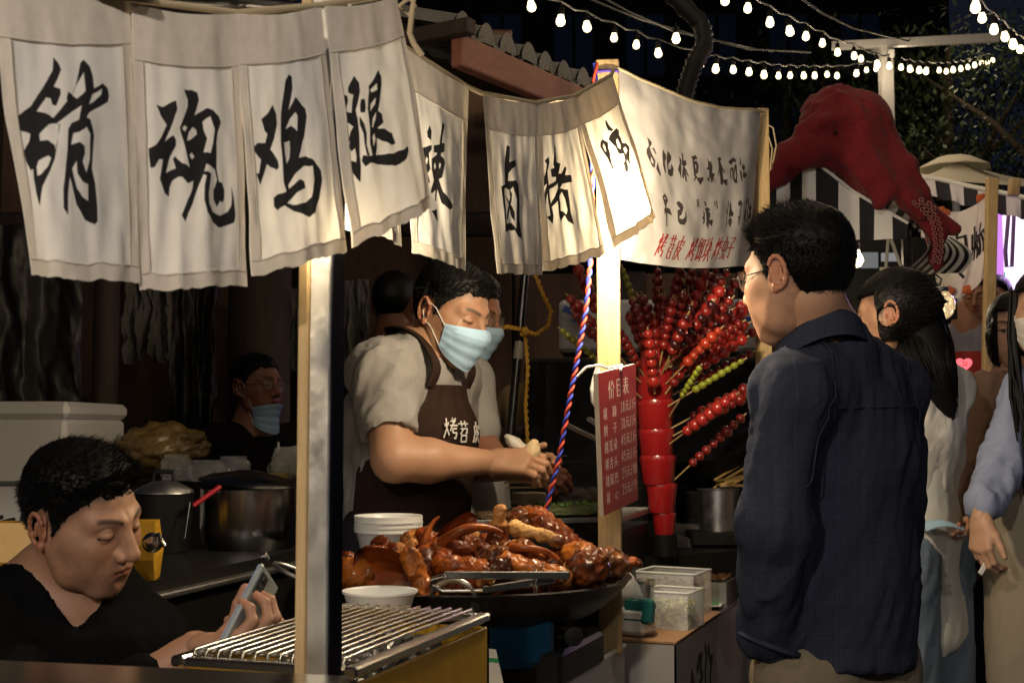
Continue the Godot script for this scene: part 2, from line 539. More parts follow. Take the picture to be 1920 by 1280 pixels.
# outlines of the brush-written characters, in thousandths of their cloth; h marks a hole
var INK := {
	"xiao": "381,241 413,260 428,282 401,311 367,341 412,348 412,365 373,407 347,404 338,382 306,381 229,433 316,440 354,453 376,468 346,468 311,472 235,511 237,534 296,530 338,543 338,562 369,513 384,468 391,467 361,529 328,590 286,636 224,688 185,756 166,714 157,664 160,631 132,636 101,609 94,572 149,538 167,512 74,499 47,535 37,560 29,555 61,474 88,454 192,416 283,354 370,286;605,246 648,269 669,302 674,345 750,325 788,342 797,367 784,388 701,408 612,430 593,445 621,452 637,482 646,508 633,553 613,620 634,670 640,746 637,802 614,813 538,788 473,739 444,673 430,648 405,709 393,779 365,756 373,690 404,619 427,558 446,486 475,462 535,449 564,400 492,420 407,452 358,469 325,459 352,447 456,388 452,378 468,356 499,364 539,323 581,256;h600,288 532,333 497,367 532,378 601,354;h742,343 654,366 619,402 657,393 729,364;h589,476 529,490 482,496 459,537 525,525 564,540 561,565 537,591 565,631 599,590 615,503;h493,589 454,618 462,643 481,683 524,712 570,727 577,671 531,659 493,632;h288,583 215,600 193,623 194,653 225,647 276,621 305,590",
	"hun": "185,341 240,346 357,320 366,349 337,381 296,426 241,470 320,448 345,460 348,481 296,523 250,581 327,569 343,563 319,532 340,521 394,545 452,558 520,585 495,607 435,620 390,594 361,592 306,612 283,634 272,666 232,651 189,603 203,576 224,532 189,532 145,565 115,568 104,524 103,502 164,484 213,453 267,410 220,378;440,279 517,277 569,288 581,315 552,351 533,371 659,345 705,351 762,375 781,398 745,435 731,467 723,562 732,589 747,616 777,619 800,648 795,680 782,692 747,685 710,707 677,680 682,648 711,626 728,607 704,569 617,551 591,580 615,578 661,589 647,616 620,661 617,698 655,729 743,739 826,731 861,708 871,681 867,635 889,681 902,741 888,768 822,779 727,782 652,766 590,729 571,684 587,630 608,594 585,589 527,639 464,697 394,757 366,732 404,701 480,639 495,607 435,620 402,594 464,558 438,513 418,469 392,433 384,416 432,375 471,339 475,312;h429,409 405,420 433,433 458,415;h511,412 468,433 448,464 484,459 550,441 546,423;h680,374 607,395 616,427 643,458 603,508 668,512 695,476 717,421;h492,504 467,516 490,531 516,522",
	"ji": "530,245 560,257 553,304 494,390 574,341 672,396 679,428 629,505 542,586 623,586 704,611 766,653 771,691 723,762 645,814 577,831 510,812 343,755 267,775 235,756 242,721 377,701 356,663 370,570 369,508 410,396 486,269;h559,400 501,422 445,458 509,452 561,479 580,417;h480,508 409,508 405,547 409,594 449,576 471,546;h677,630 584,623 477,646 404,677 408,693 529,671 569,685 574,712 474,719 367,747 463,766 563,769 625,753 677,689;322,357 351,392 349,434 306,493 261,532 324,577 329,604 301,617 212,587 132,658 98,610 126,614 159,563 100,526 104,506 143,497 215,505 245,469 218,457 198,409 270,388",
	"tui": "253,302 292,336 283,372 212,454 216,491 184,644 179,689 145,760 120,741 60,669 39,757 20,750 39,626 40,536 48,446 86,377 134,386 134,409 83,450 158,462 180,423 215,385 151,372 161,352;h115,503 89,496 88,541 102,583 53,646 136,672 151,649 149,612 104,620 82,581 117,540 159,521;280,407 329,412 323,446 301,467 252,462 261,431;239,479 273,516 279,558 257,606 268,654 241,651 238,600 247,554 226,515;550,302 581,333 574,367 515,438 469,481 511,500 510,538 448,550 431,557 512,567 599,597 619,650 578,647 477,620 402,596 393,638 361,666 428,675 618,687 786,685 799,702 739,728 622,745 489,731 386,712 297,688 257,683 210,700 191,672 206,651 309,657 300,603 329,545 341,457 399,383 399,364 476,338;h504,358 415,380 423,395 499,388;h472,419 389,444 370,475 445,450;h446,483 385,509 353,539 372,545 427,514;h377,570 344,580 341,626 387,599",
	"la": "384,319 405,345 389,394 347,388 341,361;249,458 394,418 391,439 350,469 351,514 362,544 320,573 334,585 355,615 321,613 303,585 286,551 277,530 293,489 249,485;h318,485 299,513 319,528 339,498;577,262 611,274 573,333 556,378 602,370 594,414 537,433 529,448 580,454 596,474 542,558 495,574 552,631 707,675 714,695 642,712 532,690 475,628 448,696 428,694 442,637 376,667 361,658 417,591 385,545 384,490 462,459 478,443 426,449 426,415 519,392 536,349;h443,497 418,517 431,538 455,520;h511,484 494,505 508,521 533,494;447,736 447,802 346,760",
	"lu": "364,261 409,267 386,356 514,341 530,372 430,391 369,419 350,466 473,460 534,486 529,564 505,695 566,811 467,784 416,744 316,751 213,768 216,676 209,507 288,491 295,416;h429,495 367,517 284,510 262,521 257,624 244,722 366,704 437,738 455,696 472,566;361,502 401,537 383,579 345,621 291,690 261,691 318,612 368,559;283,556 369,600 427,645 417,692 373,672 335,622",
	"zhu": "208,324 216,357 165,414 168,474 186,584 203,630 217,685 195,734 92,677 168,678 162,621 141,537 113,600 56,634 40,622 106,535 142,483 74,505 61,496 136,417 164,370 140,347;342,264 363,273 341,366 425,377 392,419 367,439 424,438 504,399 528,412 494,454 611,462 604,504 423,499 369,528 499,543 494,610 486,687 504,761 423,731 400,696 325,728 294,681 298,594 194,634 179,622 283,548 335,519 333,492 180,524 157,501 302,473 316,452 234,446 225,402 294,395 281,373 308,308;h389,551 337,580 352,620 333,662 389,673 417,692 443,661 429,593",
	"ti": "512,232 532,244 546,278 595,318 550,320 501,303 487,269;685,321 749,347 718,374 745,402 743,434 824,450 875,494 804,542 709,673 684,666 656,617 690,540 607,617 583,609 623,542 641,495 543,478 523,420 488,392 448,358 491,342 560,326;h608,382 565,391 557,435 601,456 631,429;h784,464 710,470 720,513 799,495;h718,545 689,586 693,642 739,586;346,335 424,372 401,409 405,437 372,468 352,518 378,541 332,537 308,466 269,424 230,373 262,351;h334,362 292,378 305,421 331,420 356,388;503,485 502,517 564,550 649,533 583,609 559,609 574,557 489,528",
	"ban": "170,302 200,325 196,342 187,352 194,369 202,385 224,419 221,458 206,455 185,420 169,390 169,368 182,347;202,351 216,350 233,380 224,378;239,420 247,449 264,490 258,497 228,462;h198,401 195,424 210,443 213,426;272,341 294,367 296,386 287,410 299,469 291,470 276,434 270,374;306,339 336,363 335,383 315,411 315,442 335,436 339,402 356,427 351,470 332,478 314,467 307,423 301,380;391,349 408,368 410,476 399,449 385,428 397,387;407,327 418,327 423,366 441,363 447,388 431,399 446,419 464,459 450,450 439,420 451,487 442,488 430,447 425,476 417,463 420,417 423,400 412,390 413,350;475,336 510,319 521,343 503,347 496,359 514,353 530,383 524,427 509,438 525,456 565,447 568,464 546,498 529,476 514,458 503,480 499,474 506,447 495,446 498,440 490,389 485,344;h504,375 503,393 512,412 513,385;592,323 607,350 618,342 632,369 634,416 650,414 655,431 644,433 660,478 649,462 641,451 638,475 629,474 622,448 613,444 618,475 593,453 611,444 612,423 609,397 587,392 603,380;669,325 687,309 702,324 691,335 712,379 735,406 728,410 708,389 713,403 716,427 722,450 752,449 753,482 744,489 723,468 716,486 701,478 696,436 689,419 686,390 679,439 676,404 682,384 677,337;752,337 796,306 814,324 813,340 798,333 773,356;785,366 796,377 806,431 791,427 786,385 775,393 785,446 776,442 769,388;809,347 821,360 830,464 824,474 806,465 792,430 803,428 817,454 819,422 809,374 806,431 800,376;844,301 858,353 847,361;868,350 886,364 883,386 879,400 903,411 902,427 883,443 869,426 875,394 859,372;845,387 860,397 871,460 862,459 848,405;292,586 305,597 318,620 306,649 305,665 329,665 349,701 312,692 316,769 309,769 302,689 294,710 289,679 299,660 289,640 277,606;h291,602 290,617 303,618;376,626 393,610 418,626 426,646 417,673 409,695 400,696 398,713 420,717 437,701 439,666 450,700 449,725 435,748 401,747 389,727 385,664 397,662 402,658;520,586 528,585 533,630 526,633;531,583 535,584 544,633 537,632;579,592 589,593 600,618 587,620;602,625 622,638 624,649 611,648 626,664 626,686 619,703 650,704 643,744 631,735 619,725 615,765 600,733 600,707 594,659 585,638;574,648 584,660 588,717 580,733 574,727 579,707 566,695 575,681;654,591 664,587 666,625 660,620;670,584 678,585 684,625 672,642 675,622;768,578 774,583 774,622 768,647 772,663 764,668 767,688 763,705 771,708 762,746 757,744 763,709 758,697 762,677 758,648 768,623;782,592 792,593 797,636 815,662 807,682 794,677 790,690 803,697 802,722 793,749 779,724 775,704 785,692 780,670 782,637;h788,706 786,715 791,718;840,597 857,578 874,601 869,627 863,644 866,682 857,739 851,737 851,700 843,686 857,683 855,645 864,619 858,609 850,625;906,591 923,565 922,586 916,608 911,605;929,562 941,567 955,608 946,615 938,589;901,652 917,621 918,693 916,733 909,727 906,694 898,710;930,640 949,651 953,721 944,722 941,669;970,601 983,617 982,638 979,654 990,676 984,690 964,700 956,684 962,662 968,644 954,625",
}
# plain printed characters as pen strokes on a 10 x 10 field
var PEN := {
	"烤": "1,3 1.5,4.5;3.6,2.6 3,4;2.3,1 2.3,5 .6,9;2.4,5.5 3.8,8;5,2.2 8.5,2.2;6.7,.8 6.7,4;4.4,4 9.5,4;9,1 4.4,6.2;6.2,5.4 8.8,5.2;6.2,5.4 6,7 8.8,7 8.2,9.4 7.2,9",
	"苕": "1,2 9,2;3.5,.8 3.5,3.2;6.5,.8 6.5,3.2;2.5,4 7.8,4 7.3,6 6.3,5.7;4.8,4 2.2,6.4;3,6.8 7.2,6.8 7.2,9.4 3,9.4 3,6.8",
	"皮": "1.8,2.5 8.5,2.5 8,4;1.8,2.5 1.8,6 .6,9.4;4.9,.6 4.9,5;1.8,5 7.5,5 3,9.4;3.4,5.6 9,9.4",
	"饵": "2.4,.8 .8,4;1.8,2.6 4,2.6 3.5,4;2.3,4 2.3,9 3.8,7.8;4.6,1.5 9.6,1.5;5.6,1.5 5.6,8.4;8.4,1.5 8.4,9.6;5.6,3.8 8.4,3.8;5.6,6 8.4,6;4.4,8.6 9.6,8",
	"块": ".6,3.4 3.8,3.4;2.2,.8 2.2,7.6;.5,8 4,7;4.6,2.6 8.2,2.6 8.2,5.4;4.2,5.4 9.6,5.4;6.2,.6 6.2,5.4 4,9.5;6.4,5.6 9.6,9.5",
	"炸": "1,3 1.5,4.5;3.6,2.6 3,4;2.3,1 2.3,5 .6,9;2.4,5.5 3.8,8;6,.8 4.6,4;5.6,2.4 9.4,2.4;6.8,2.4 6.8,9.6;6.8,4.8 9.2,4.8;6.8,7 9.2,7",
	"虫": "2,2.6 8,2.6 8,6 2,6 2,2.6;5,.6 5,8.6;1.5,8.8 8,8.4;7.4,7.4 8.8,9.4",
	"子": "2.2,1.4 7.8,1.4 5,3.8;5,3.6 5,9 3.8,8.4;.8,5.2 9.2,5.2",
	"价": "3,.8 .6,5;2.2,3.6 2.2,9.6;6.4,.8 3.8,4.8;6.4,.8 9.6,4.6;5.2,5 4.6,9.4;7.8,5 7.8,9.6",
	"目": "2.4,1 7.6,1 7.6,9.4 2.4,9.4 2.4,1;2.4,3.8 7.6,3.8;2.4,6.6 7.6,6.6",
	"表": "1.8,1.8 8.2,1.8;2.2,3.4 7.8,3.4;1,5 9,5;5,.6 5,5 1,8;3.6,6.6 3.6,9.4 5.4,8.4;8,6 6.4,7;5.2,5.4 9.4,9.4",
	"元": "2,1.6 8,1.6;.8,4.2 9.2,4.2;3.8,4.2 3.4,7 1,9.4;6.2,4.2 6.2,8.8 9.2,8.8 9.2,7.4",
	"斤": "7.6,1 3,2.2;3,2 3,5.6 1,9.4;3,4.8 9,4.8;6.6,4.8 6.6,9.6",
	"个": "5,.8 .8,5;5,.8 9.4,5;5,4 5,9.6",
	"猪": "3.4,.8 .8,3;2.4,2 2.8,6 2.2,9.4 1.2,9;2.6,4.6 .6,7.4;4.6,2.6 8.6,2.6;6.4,.8 6.4,4.6;4.2,4.6 9.6,4.6;9,1 4.4,7;5.6,6 5.6,9.5;5.6,6 8.4,6 8.4,9.5 5.6,9.5;5.6,7.6 8.4,7.6",
	"蹄": "1,1.2 3.6,1.2 3.6,3.6 1,3.6 1,1.2;2.4,3.6 2.4,8.4;1.2,5.6 1.2,8.8;2.4,6 3.8,6;.6,9 4,8.2;6.8,.6 7.2,1.6;4.6,2.2 9.6,2.2;5.6,2.8 6.2,4;8.6,2.8 8,4;4.8,5.6 4.8,4.4 9.4,4.4 9.4,5.6;5.4,6.4 5.4,9;5.4,6.4 8.8,6.4 8.8,8.6 8,8.6;7,4.8 7,9.8",
	"肘": "1.4,1.2 3.6,1.2 3.6,9.4;1.4,1.2 1.2,6 .6,9.4;1.4,3.8 3.6,3.8;1.4,6.4 3.6,6.4;4.4,3.4 9.6,3.4;7.8,.8 7.8,9.4 6.6,8.8;5.4,5 6.4,6.6",
	"耳": "1,1.2 9,1.2;3,1.2 3,8.4;7,1.2 7,9.6;3,3.8 7,3.8;3,6 7,6;.8,8.8 9.4,8",
	"朵": "3.6,1 3.2,3 1.4,4.4;3.6,1 6.8,1 6.8,3.4 8.8,3.6;.8,5.6 9.2,5.6;5,4.2 5,9.6;4.6,6 1,9;5.4,6 9,9",
	"舌": "7.4,1 2.6,1.8;.8,3.6 9.2,3.6;5,1.6 5,6;2.4,6 7.6,6 7.6,9.4 2.4,9.4 2.4,6",
	"头": "2.6,1.6 3.8,3;1.8,3.6 3,5;5.8,.8 5.6,6 1,9.4;.8,6 9.4,6;6,7 9,9.4",
	"尾": "1.6,1.2 8.2,1.2 8.2,3.4 1.6,3.4;1.6,1.2 1.6,6 .6,9.4;7.6,4.4 3.4,5;3,6.4 8.2,5.8;2.6,8 9,7.2;5.4,4.8 5.4,9.2 9.2,9.2 9.2,8",
	"巴": "2,1.6 8,1.6 8,5 2,5;5,1.6 5,5;2,1.6 2,9 9,9 9,7",
	"心": "1.2,5 .6,8;3,4.4 3.4,8.6 7,9 7.4,7.4;4.8,3 5.6,4.6;8,4 9.2,6",
	"根": "2.4,.8 2.4,9.6;.6,3 4.2,3;2.4,3.4 .8,6.6;5.2,1 5.2,9.2 7,8;5.2,1 8.4,1 8.4,4.8 5.2,4.8;5.2,2.9 8.4,2.9;9.2,5.8 7.4,6.8;6.6,5.4 9.6,9.4",
	"包": "3.6,.8 1,4.6;3,2.4 8.4,2.4 8.4,7 7,6.6;2.8,4.4 6.4,4.4 6.4,6.6 2.8,6.6;2.8,4.4 2.8,9 9.2,9 9.4,7.6",
	"小": "5,.8 5,9.4 3.8,8.8;2.6,3.4 .8,7.6;7.2,3.4 9.4,7.4",
	"炳": "1,3 1.5,4.5;3.6,2.6 3,4;2.3,1 2.3,5 .6,9;2.4,5.5 3.8,8;4.6,1.6 9.6,1.6;5,3.6 5,9.6;5,3.6 9.2,3.6 9.2,9.6 8,9;7,1.6 7,4.4 5.6,7.4;7,5 8.6,7",
	"3": "2,1.4 7,1.4 7.6,3.4 4.6,4.8 7.8,6.6 7,9 2,9",
	"8": "5,.9 7.4,2.6 5,4.8 2.6,2.6 5,.9;5,4.8 8,7 5,9.4 2,7 5,4.8",
	"4": "6.4,9.4 6.4,1 1.4,6.6 8.8,6.6",
	"5": "7.6,1.2 2.8,1.2 2.6,4.6 6.4,4.2 7.8,6.6 6.2,9 2.2,9",
	"2": "2.2,2.8 4,1 7,1.6 7.2,3.6 2,9.2 8,9.2",
	"/": "7,.8 3,9.6",
}
# ---------- lettering and cloth textures ----------
class Ink:
	var w: int
	var h: int
	var a := PackedFloat32Array()

	func _init(ww: int, hh: int) -> void:
		w = ww
		h = hh
		a.resize(w * h)

	# fills a closed outline given in pixels; value 1 draws, 0 clears
	func fill(pts: PackedVector2Array, value: float) -> void:
		var lo := pts[0]
		var hi := pts[0]
		for p in pts:
			lo = lo.min(p)
			hi = hi.max(p)
		var n := pts.size()
		for y in range(maxi(0, int(lo.y)), mini(h, int(hi.y) + 2)):
			var row := {}
			for s in 4:
				var yy := y + (s + 0.5) / 4.0
				var xs := []
				for i in n:
					var p := pts[i]
					var q := pts[(i + 1) % n]
					if (p.y <= yy) != (q.y <= yy): xs.append(p.x + (q.x - p.x) * (yy - p.y) / (q.y - p.y))
				xs.sort()
				var k := 0
				while k + 1 < xs.size():
					var x0: float = xs[k]
					var x1: float = xs[k + 1]
					for x in range(maxi(0, int(floor(x0))), mini(w, int(floor(x1)) + 1)):
						row[x] = row.get(x, 0.0) + 0.25 * clampf(minf(x1, x + 1.0) - maxf(x0, x), 0.0, 1.0)
					k += 2
			for x in row:
				a[y * w + x] = lerpf(a[y * w + x], value, minf(1.0, row[x]))

	func line(p: Vector2, q: Vector2, t: float) -> void:
		var lo := p.min(q) - Vector2.ONE * (t + 1.0)
		var hi := p.max(q) + Vector2.ONE * (t + 1.0)
		var d := q - p
		var inv := 1.0 / maxf(d.length_squared(), 1e-6)
		for y in range(maxi(0, int(lo.y)), mini(h, int(hi.y) + 1)):
			for x in range(maxi(0, int(lo.x)), mini(w, int(hi.x) + 1)):
				var c := Vector2(x + 0.5, y + 0.5)
				var u := clampf((c - p).dot(d) * inv, 0.0, 1.0)
				var e := clampf(t * 0.5 + 0.5 - c.distance_to(p + d * u), 0.0, 1.0)
				if e > a[y * w + x]: a[y * w + x] = e

	func brush(text: String) -> void:
		for s in text.split(";"):
			var hole := s.begins_with("h")
			var pts := PackedVector2Array()
			for t in s.trim_prefix("h").split(" "):
				var c := t.split(",")
				pts.append(Vector2(c[0].to_float() * w, c[1].to_float() * h) / 1000.0)
			if pts.size() > 2: fill(pts, 0.0 if hole else 1.0)

	# one printed character in the box (origin, x edge, y edge)
	func pen(text: String, org: Vector2, ex: Vector2, ey: Vector2, t: float) -> void:
		for s in text.split(";"):
			var last := Vector2.INF
			for k in s.split(" "):
				var c := k.split(",")
				var p := org + ex * (c[0].to_float() / 10.0) + ey * (c[1].to_float() / 10.0)
				if last != Vector2.INF: line(last, p, t)
				last = p

	# paints itself over an image in a colour
	func onto(im: Image, c: Color, bleed := 0.0) -> void:
		for y in h:
			for x in w:
				var k := a[y * w + x]
				if k > 0.01:
					im.set_pixel(x, y, im.get_pixel(x, y).lerp(c, k * (1.0 - bleed)))

func cloth_image(w: int, h: int, base: Color, grain: float, seedn: int) -> Image:
	var im := Image.create(w, h, false, Image.FORMAT_RGB8)
	var r := RandomNumberGenerator.new()
	r.seed = seedn
	var f := FastNoiseLite.new()
	f.seed = seedn
	f.frequency = 0.018
	f.fractal_octaves = 4
	for y in h:
		for x in w:
			var k := 1.0 + grain * (0.6 * f.get_noise_2d(x, y * 0.7) + 0.35 * (r.randf() - 0.5) + 0.25 * (float((x ^ y) & 1) - 0.5))
			im.set_pixel(x, y, Color(base.r * k, base.g * k, base.b * k))
	return im

func tex(im: Image) -> ImageTexture:
	return ImageTexture.create_from_image(im)
# ---------- people ----------
var head_p := PackedVector3Array()
var head_n := PackedVector3Array()
var head_i := PackedInt32Array()
const HR := 150
const HS := 132

func sm(a: float, b: float, k: float) -> float:
	var h := maxf(k - absf(a - b), 0.0) / k
	return minf(a, b) - h * h * k * 0.25

func sx(a: float, b: float, k: float) -> float:
	var h := maxf(k - absf(a - b), 0.0) / k
	return maxf(a, b) + h * h * k * 0.25

func el(p: Vector3, c: Vector3, r: Vector3) -> float:
	var q := (p - c) / r
	var k0 := q.length()
	var k1 := (q / r).length()
	return k0 * (k0 - 1.0) / maxf(k1, 1e-6)

func cp(p: Vector3, a: Vector3, b: Vector3, r0: float, r1: float) -> float:
	var ab := b - a
	var t := clampf((p - a).dot(ab) / maxf(ab.length_squared(), 1e-9), 0.0, 1.0)
	return (p - a - ab * t).length() - lerpf(r0, r1, t)

# a head's surface in its own axes: x to the person's left, y up, z out of the face
func head_d(p: Vector3) -> float:
	var q := Vector3(absf(p.x), p.y, p.z)
	var d := el(q, Vector3(0, 0.030, -0.012), Vector3(0.0765, 0.088, 0.099))
	d = sm(d, el(q, Vector3(0, -0.036, 0.024), Vector3(0.065, 0.079, 0.066)), 0.03)
	d = sm(d, (q - Vector3(0.033, -0.050, 0.052)).length() - 0.023, 0.03)
	d = sm(d, cp(q, Vector3(0, -0.100, 0.066), Vector3(0.014, -0.099, 0.062), 0.019, 0.018), 0.03)
	d = sm(d, cp(q, Vector3(0.055, -0.030, -0.002), Vector3(0.048, -0.080, 0.018), 0.016, 0.015), 0.035)
	d = sm(d, cp(q, Vector3(0.042, -0.018, 0.060), Vector3(0.054, -0.012, 0.035), 0.0165, 0.015), 0.03)
	if p.z > 0.03 and p.y < 0.06:
		d = sm(d, cp(q, Vector3(0.010, 0.027, 0.0865), Vector3(0.044, 0.026, 0.068), 0.009, 0.010), 0.018)
		d = sx(d, -cp(q, Vector3(0.030, 0.008, 0.105), Vector3(0.036, 0.008, 0.101), 0.0165, 0.0155), 0.014)
		d = sm(d, cp(q, Vector3(0, 0.022, 0.090), Vector3(0, -0.024, 0.1135), 0.0065, 0.0105), 0.012)
		d = sm(d, (q - Vector3(0, -0.029, 0.1135)).length() - 0.0105, 0.007)
		d = sm(d, (q - Vector3(0.0125, -0.033, 0.101)).length() - 0.0085, 0.007)
		d = sx(d, -((q - Vector3(0.0065, -0.0425, 0.108)).length() - 0.0038), 0.004)
		d = sm(d, el(q, Vector3(0, -0.064, 0.070), Vector3(0.031, 0.027, 0.025)), 0.02)
		d = sm(d, cp(q, Vector3(0.004, -0.0565, 0.0945), Vector3(0.019, -0.0605, 0.0835), 0.0052, 0.0030), 0.006)
		d = sm(d, cp(q, Vector3(0, -0.0680, 0.0915), Vector3(0.017, -0.0652, 0.0825), 0.0066, 0.0030), 0.006)
		d = sx(d, -cp(q, Vector3(0, -0.0622, 0.1005), Vector3(0.022, -0.0632, 0.087), 0.0022, 0.0018), 0.004)
		d = sx(d, -((q - Vector3(0, -0.0805, 0.0955)).length() - 0.0075), 0.012)
		d = sm(d, (q - Vector3(0.0315, 0.0065, 0.0765)).length() - 0.0138, 0.004)
		d = sx(d, -cp(q, Vector3(0.020, 0.0010, 0.092), Vector3(0.043, 0.0008, 0.0835), 0.0012, 0.0012), 0.003)
		d = sx(d, -cp(q, Vector3(0.019, 0.0135, 0.094), Vector3(0.044, 0.0125, 0.085), 0.0014, 0.0012), 0.005)
	return d

func make_head() -> void:
	for j in HR + 1:
		var th := PI * pow(float(j) / HR, 1.2)
		for i in HS:
			var ph := TAU * i / HS
			var dir := Vector3(sin(th) * cos(ph), sin(th) * sin(ph), cos(th))
			var r := 0.15
			for k in 11:
				var d := head_d(dir * r)
				r -= d * 0.9
				if absf(d) < 0.0002: break
			head_p.append(dir * r)
	for j in HR:
		for i in HS:
			var a := j * HS + i
			var b := j * HS + (i + 1) % HS
			head_i.append_array([a, b, b + HS, a, b + HS, a + HS])
	for j in HR + 1:
		for i in HS:
			var n := (head_p[j * HS + (i + 1) % HS] - head_p[j * HS + (i - 1 + HS) % HS]).cross(head_p[mini(j + 1, HR) * HS + i] - head_p[maxi(j - 1, 0) * HS + i])
			if j == 0: n = Vector3(0, 0, 1)
			if j == HR: n = Vector3(0, 0, -1)
			if n.dot(head_p[j * HS + i]) < 0.0: n = -n
			head_n.append(n.normalized())

const SKIN := Color(0.43, 0.235, 0.145)

# how strongly hair grows at a place on the head
func hairline(p: Vector3) -> float:
	var z := p.z
	var yb := 0.066
	if z > 0.062: yb = 0.066
	elif z > 0.030: yb = lerpf(0.034, 0.066, (z - 0.030) / 0.032)
	elif z > 0.008: yb = lerpf(-0.012, 0.034, (z - 0.008) / 0.022)
	elif z > 0.0: yb = lerpf(0.030, -0.012, z / 0.008)
	elif z > -0.028: yb = 0.030
	elif z > -0.050: yb = lerpf(-0.066, 0.030, (z + 0.050) / 0.022)
	else: yb = -0.078
	return (p.y - yb) / 0.012

func skin_tint(p: Vector3, skin: Color, eye: String) -> Color:
	var q := Vector3(absf(p.x), p.y, p.z)
	var c := skin * (1.0 + 0.16 * noise.get_noise_3dv(p * 28.0) + 0.12 * noise.get_noise_3dv(p * 110.0))
	c = c.lerp(Color(skin.r * 1.02, skin.g * 0.80, skin.b * 0.78), 0.6 * clampf(1.0 - q.distance_to(Vector3(0.036, -0.026, 0.078)) / 0.032, 0, 1))
	c = c.lerp(Color(skin.r * 1.0, skin.g * 0.76, skin.b * 0.74), 0.6 * clampf(1.0 - q.distance_to(Vector3(0, -0.028, 0.122)) / 0.02, 0, 1))
	c = c.lerp(Color(skin.r * 0.80, skin.g * 0.74, skin.b * 0.76), 0.45 * clampf(1.0 - q.distance_to(Vector3(0, -0.082, 0.082)) / 0.045, 0, 1))
	if q.z > 0.06:
		var lip := Vector2(q.x / 0.022, (q.y + 0.0622) / (0.0105 if q.y < -0.0622 else 0.0085)).length()
		if lip < 1.0: c = c.lerp(Color(skin.r * 0.82, skin.g * 0.52, skin.b * 0.54), clampf((1.0 - lip) * 4.0, 0, 0.9))
		if absf(q.y + 0.0628) < 0.0016 and q.x < 0.022: c = c.lerp(Color(0.06, 0.02, 0.018), 0.75)
		var arch := 0.0265 + 0.006 * sin(clampf((q.x - 0.012) / 0.042, 0, 1) * PI * 0.8)
		if q.x > 0.011 and q.x < 0.053 and absf(q.y - arch) < 0.0058 and q.z > 0.05: c = c.lerp(Color(0.025, 0.017, 0.013), 0.85 * clampf(1.5 - absf(q.y - arch) / 0.0042, 0, 1) * clampf((0.055 - q.x) / 0.008, 0, 1))
		var e := Vector2((q.x - 0.0315) / 0.0140, (q.y - 0.0035) / 0.0058)
		if eye == "open" and e.length() < 1.0 and q.z > 0.07:
			var iris := Vector2((q.x - 0.0315) / 0.0062, (q.y - 0.0038) / 0.0062).length()
			c = Color(0.03, 0.02, 0.016) if iris < 1.0 else Color(0.42, 0.37, 0.34)
		if eye == "open" and absf(q.y - 0.0085 + 14.0 * pow(q.x - 0.0315, 2)) < 0.0016 and absf(q.x - 0.032) < 0.0155: c = Color(0.02, 0.014, 0.012)
		if eye == "down" and absf(q.y - 0.0012 - 9.0 * pow(q.x - 0.0315, 2)) < 0.0015 and absf(q.x - 0.0325) < 0.0150: c = Color(0.03, 0.018, 0.014)
	if q.y < 0.075 and q.z < 0.075:
		var m := hairline(p)
		if m > -1.5: c = c.lerp(Color(0.02, 0.016, 0.014), 0.6 * clampf(m * 0.5 + 0.75, 0, 1))
	return c

func add_head(b: MB, xf: Transform3D, skin: Color, eye := "down") -> void:
	var f := b.P.size()
	var nb := xf.basis.orthonormalized()
	for k in head_p.size():
		b.col = skin_tint(head_p[k], skin, eye)
		b.vert(xf * head_p[k], nb * head_n[k])
	for i in head_i: b.I.append(i + f)
	b.col = Color(skin.r * 1.0, skin.g * 0.8, skin.b * 0.78)
	for s in [-1.0, 1.0]:
		var e := ear_mb()
		var m := Basis(Vector3(s, 0, 0), Vector3.UP, Vector3.BACK)
		b.add(e, xf * Transform3D(m * Basis(Vector3.UP, 0.35), Vector3(s * 0.0735, -0.004, -0.010)))
		var k := b.C.size() - e.C.size()
		while k < b.C.size():
			b.C[k] = b.col
			k += 1

var ear_made: MB
func ear_mb() -> MB:   # the left ear: out along +x
	if ear_made: return ear_made
	var f := Field.new(Vector3(-0.01, -0.042, -0.034), Vector3(0.03, 0.042, 0.026), 0.0025)
	var ring := []
	for k in 12:
		var a := -2.1 + 4.6 * k / 11.0
		var r := 0.0275 if a > -0.6 else 0.024
		ring.append(Vector3(0.012 + 0.006 * cos(a - 0.8), r * sin(a) * 1.12, -0.006 - 0.0175 * cos(a)))
	for k in 11: f.cap(ring[k], ring[k + 1], 0.0036, 0.0036, 0.004)
	f.cap(Vector3(0.004, 0.014, -0.006), Vector3(0.003, -0.014, -0.002), 0.016, 0.011, 0.006, Vector3.RIGHT, 3.2)
	f.cap(Vector3(0.010, 0.010, -0.012), Vector3(0.010, -0.010, -0.014), 0.0035, 0.0035, 0.006)
	f.cap(Vector3(0.007, -0.024, 0.001), Vector3(0.007, -0.029, 0.002), 0.0062, 0.0055, 0.006)
	f.cap(Vector3(0.006, -0.004, 0.009), Vector3(0.006, -0.009, 0.009), 0.0040, 0.0035, 0.005)
	f.cap(Vector3(0.012, 0.000, 0.001), Vector3(0.013, -0.008, 0.001), 0.005, 0.004, 0.003, Vector3.ZERO, 1.0, true)
	ear_made = MB.new()
	f.mesh(ear_made)
	return ear_made

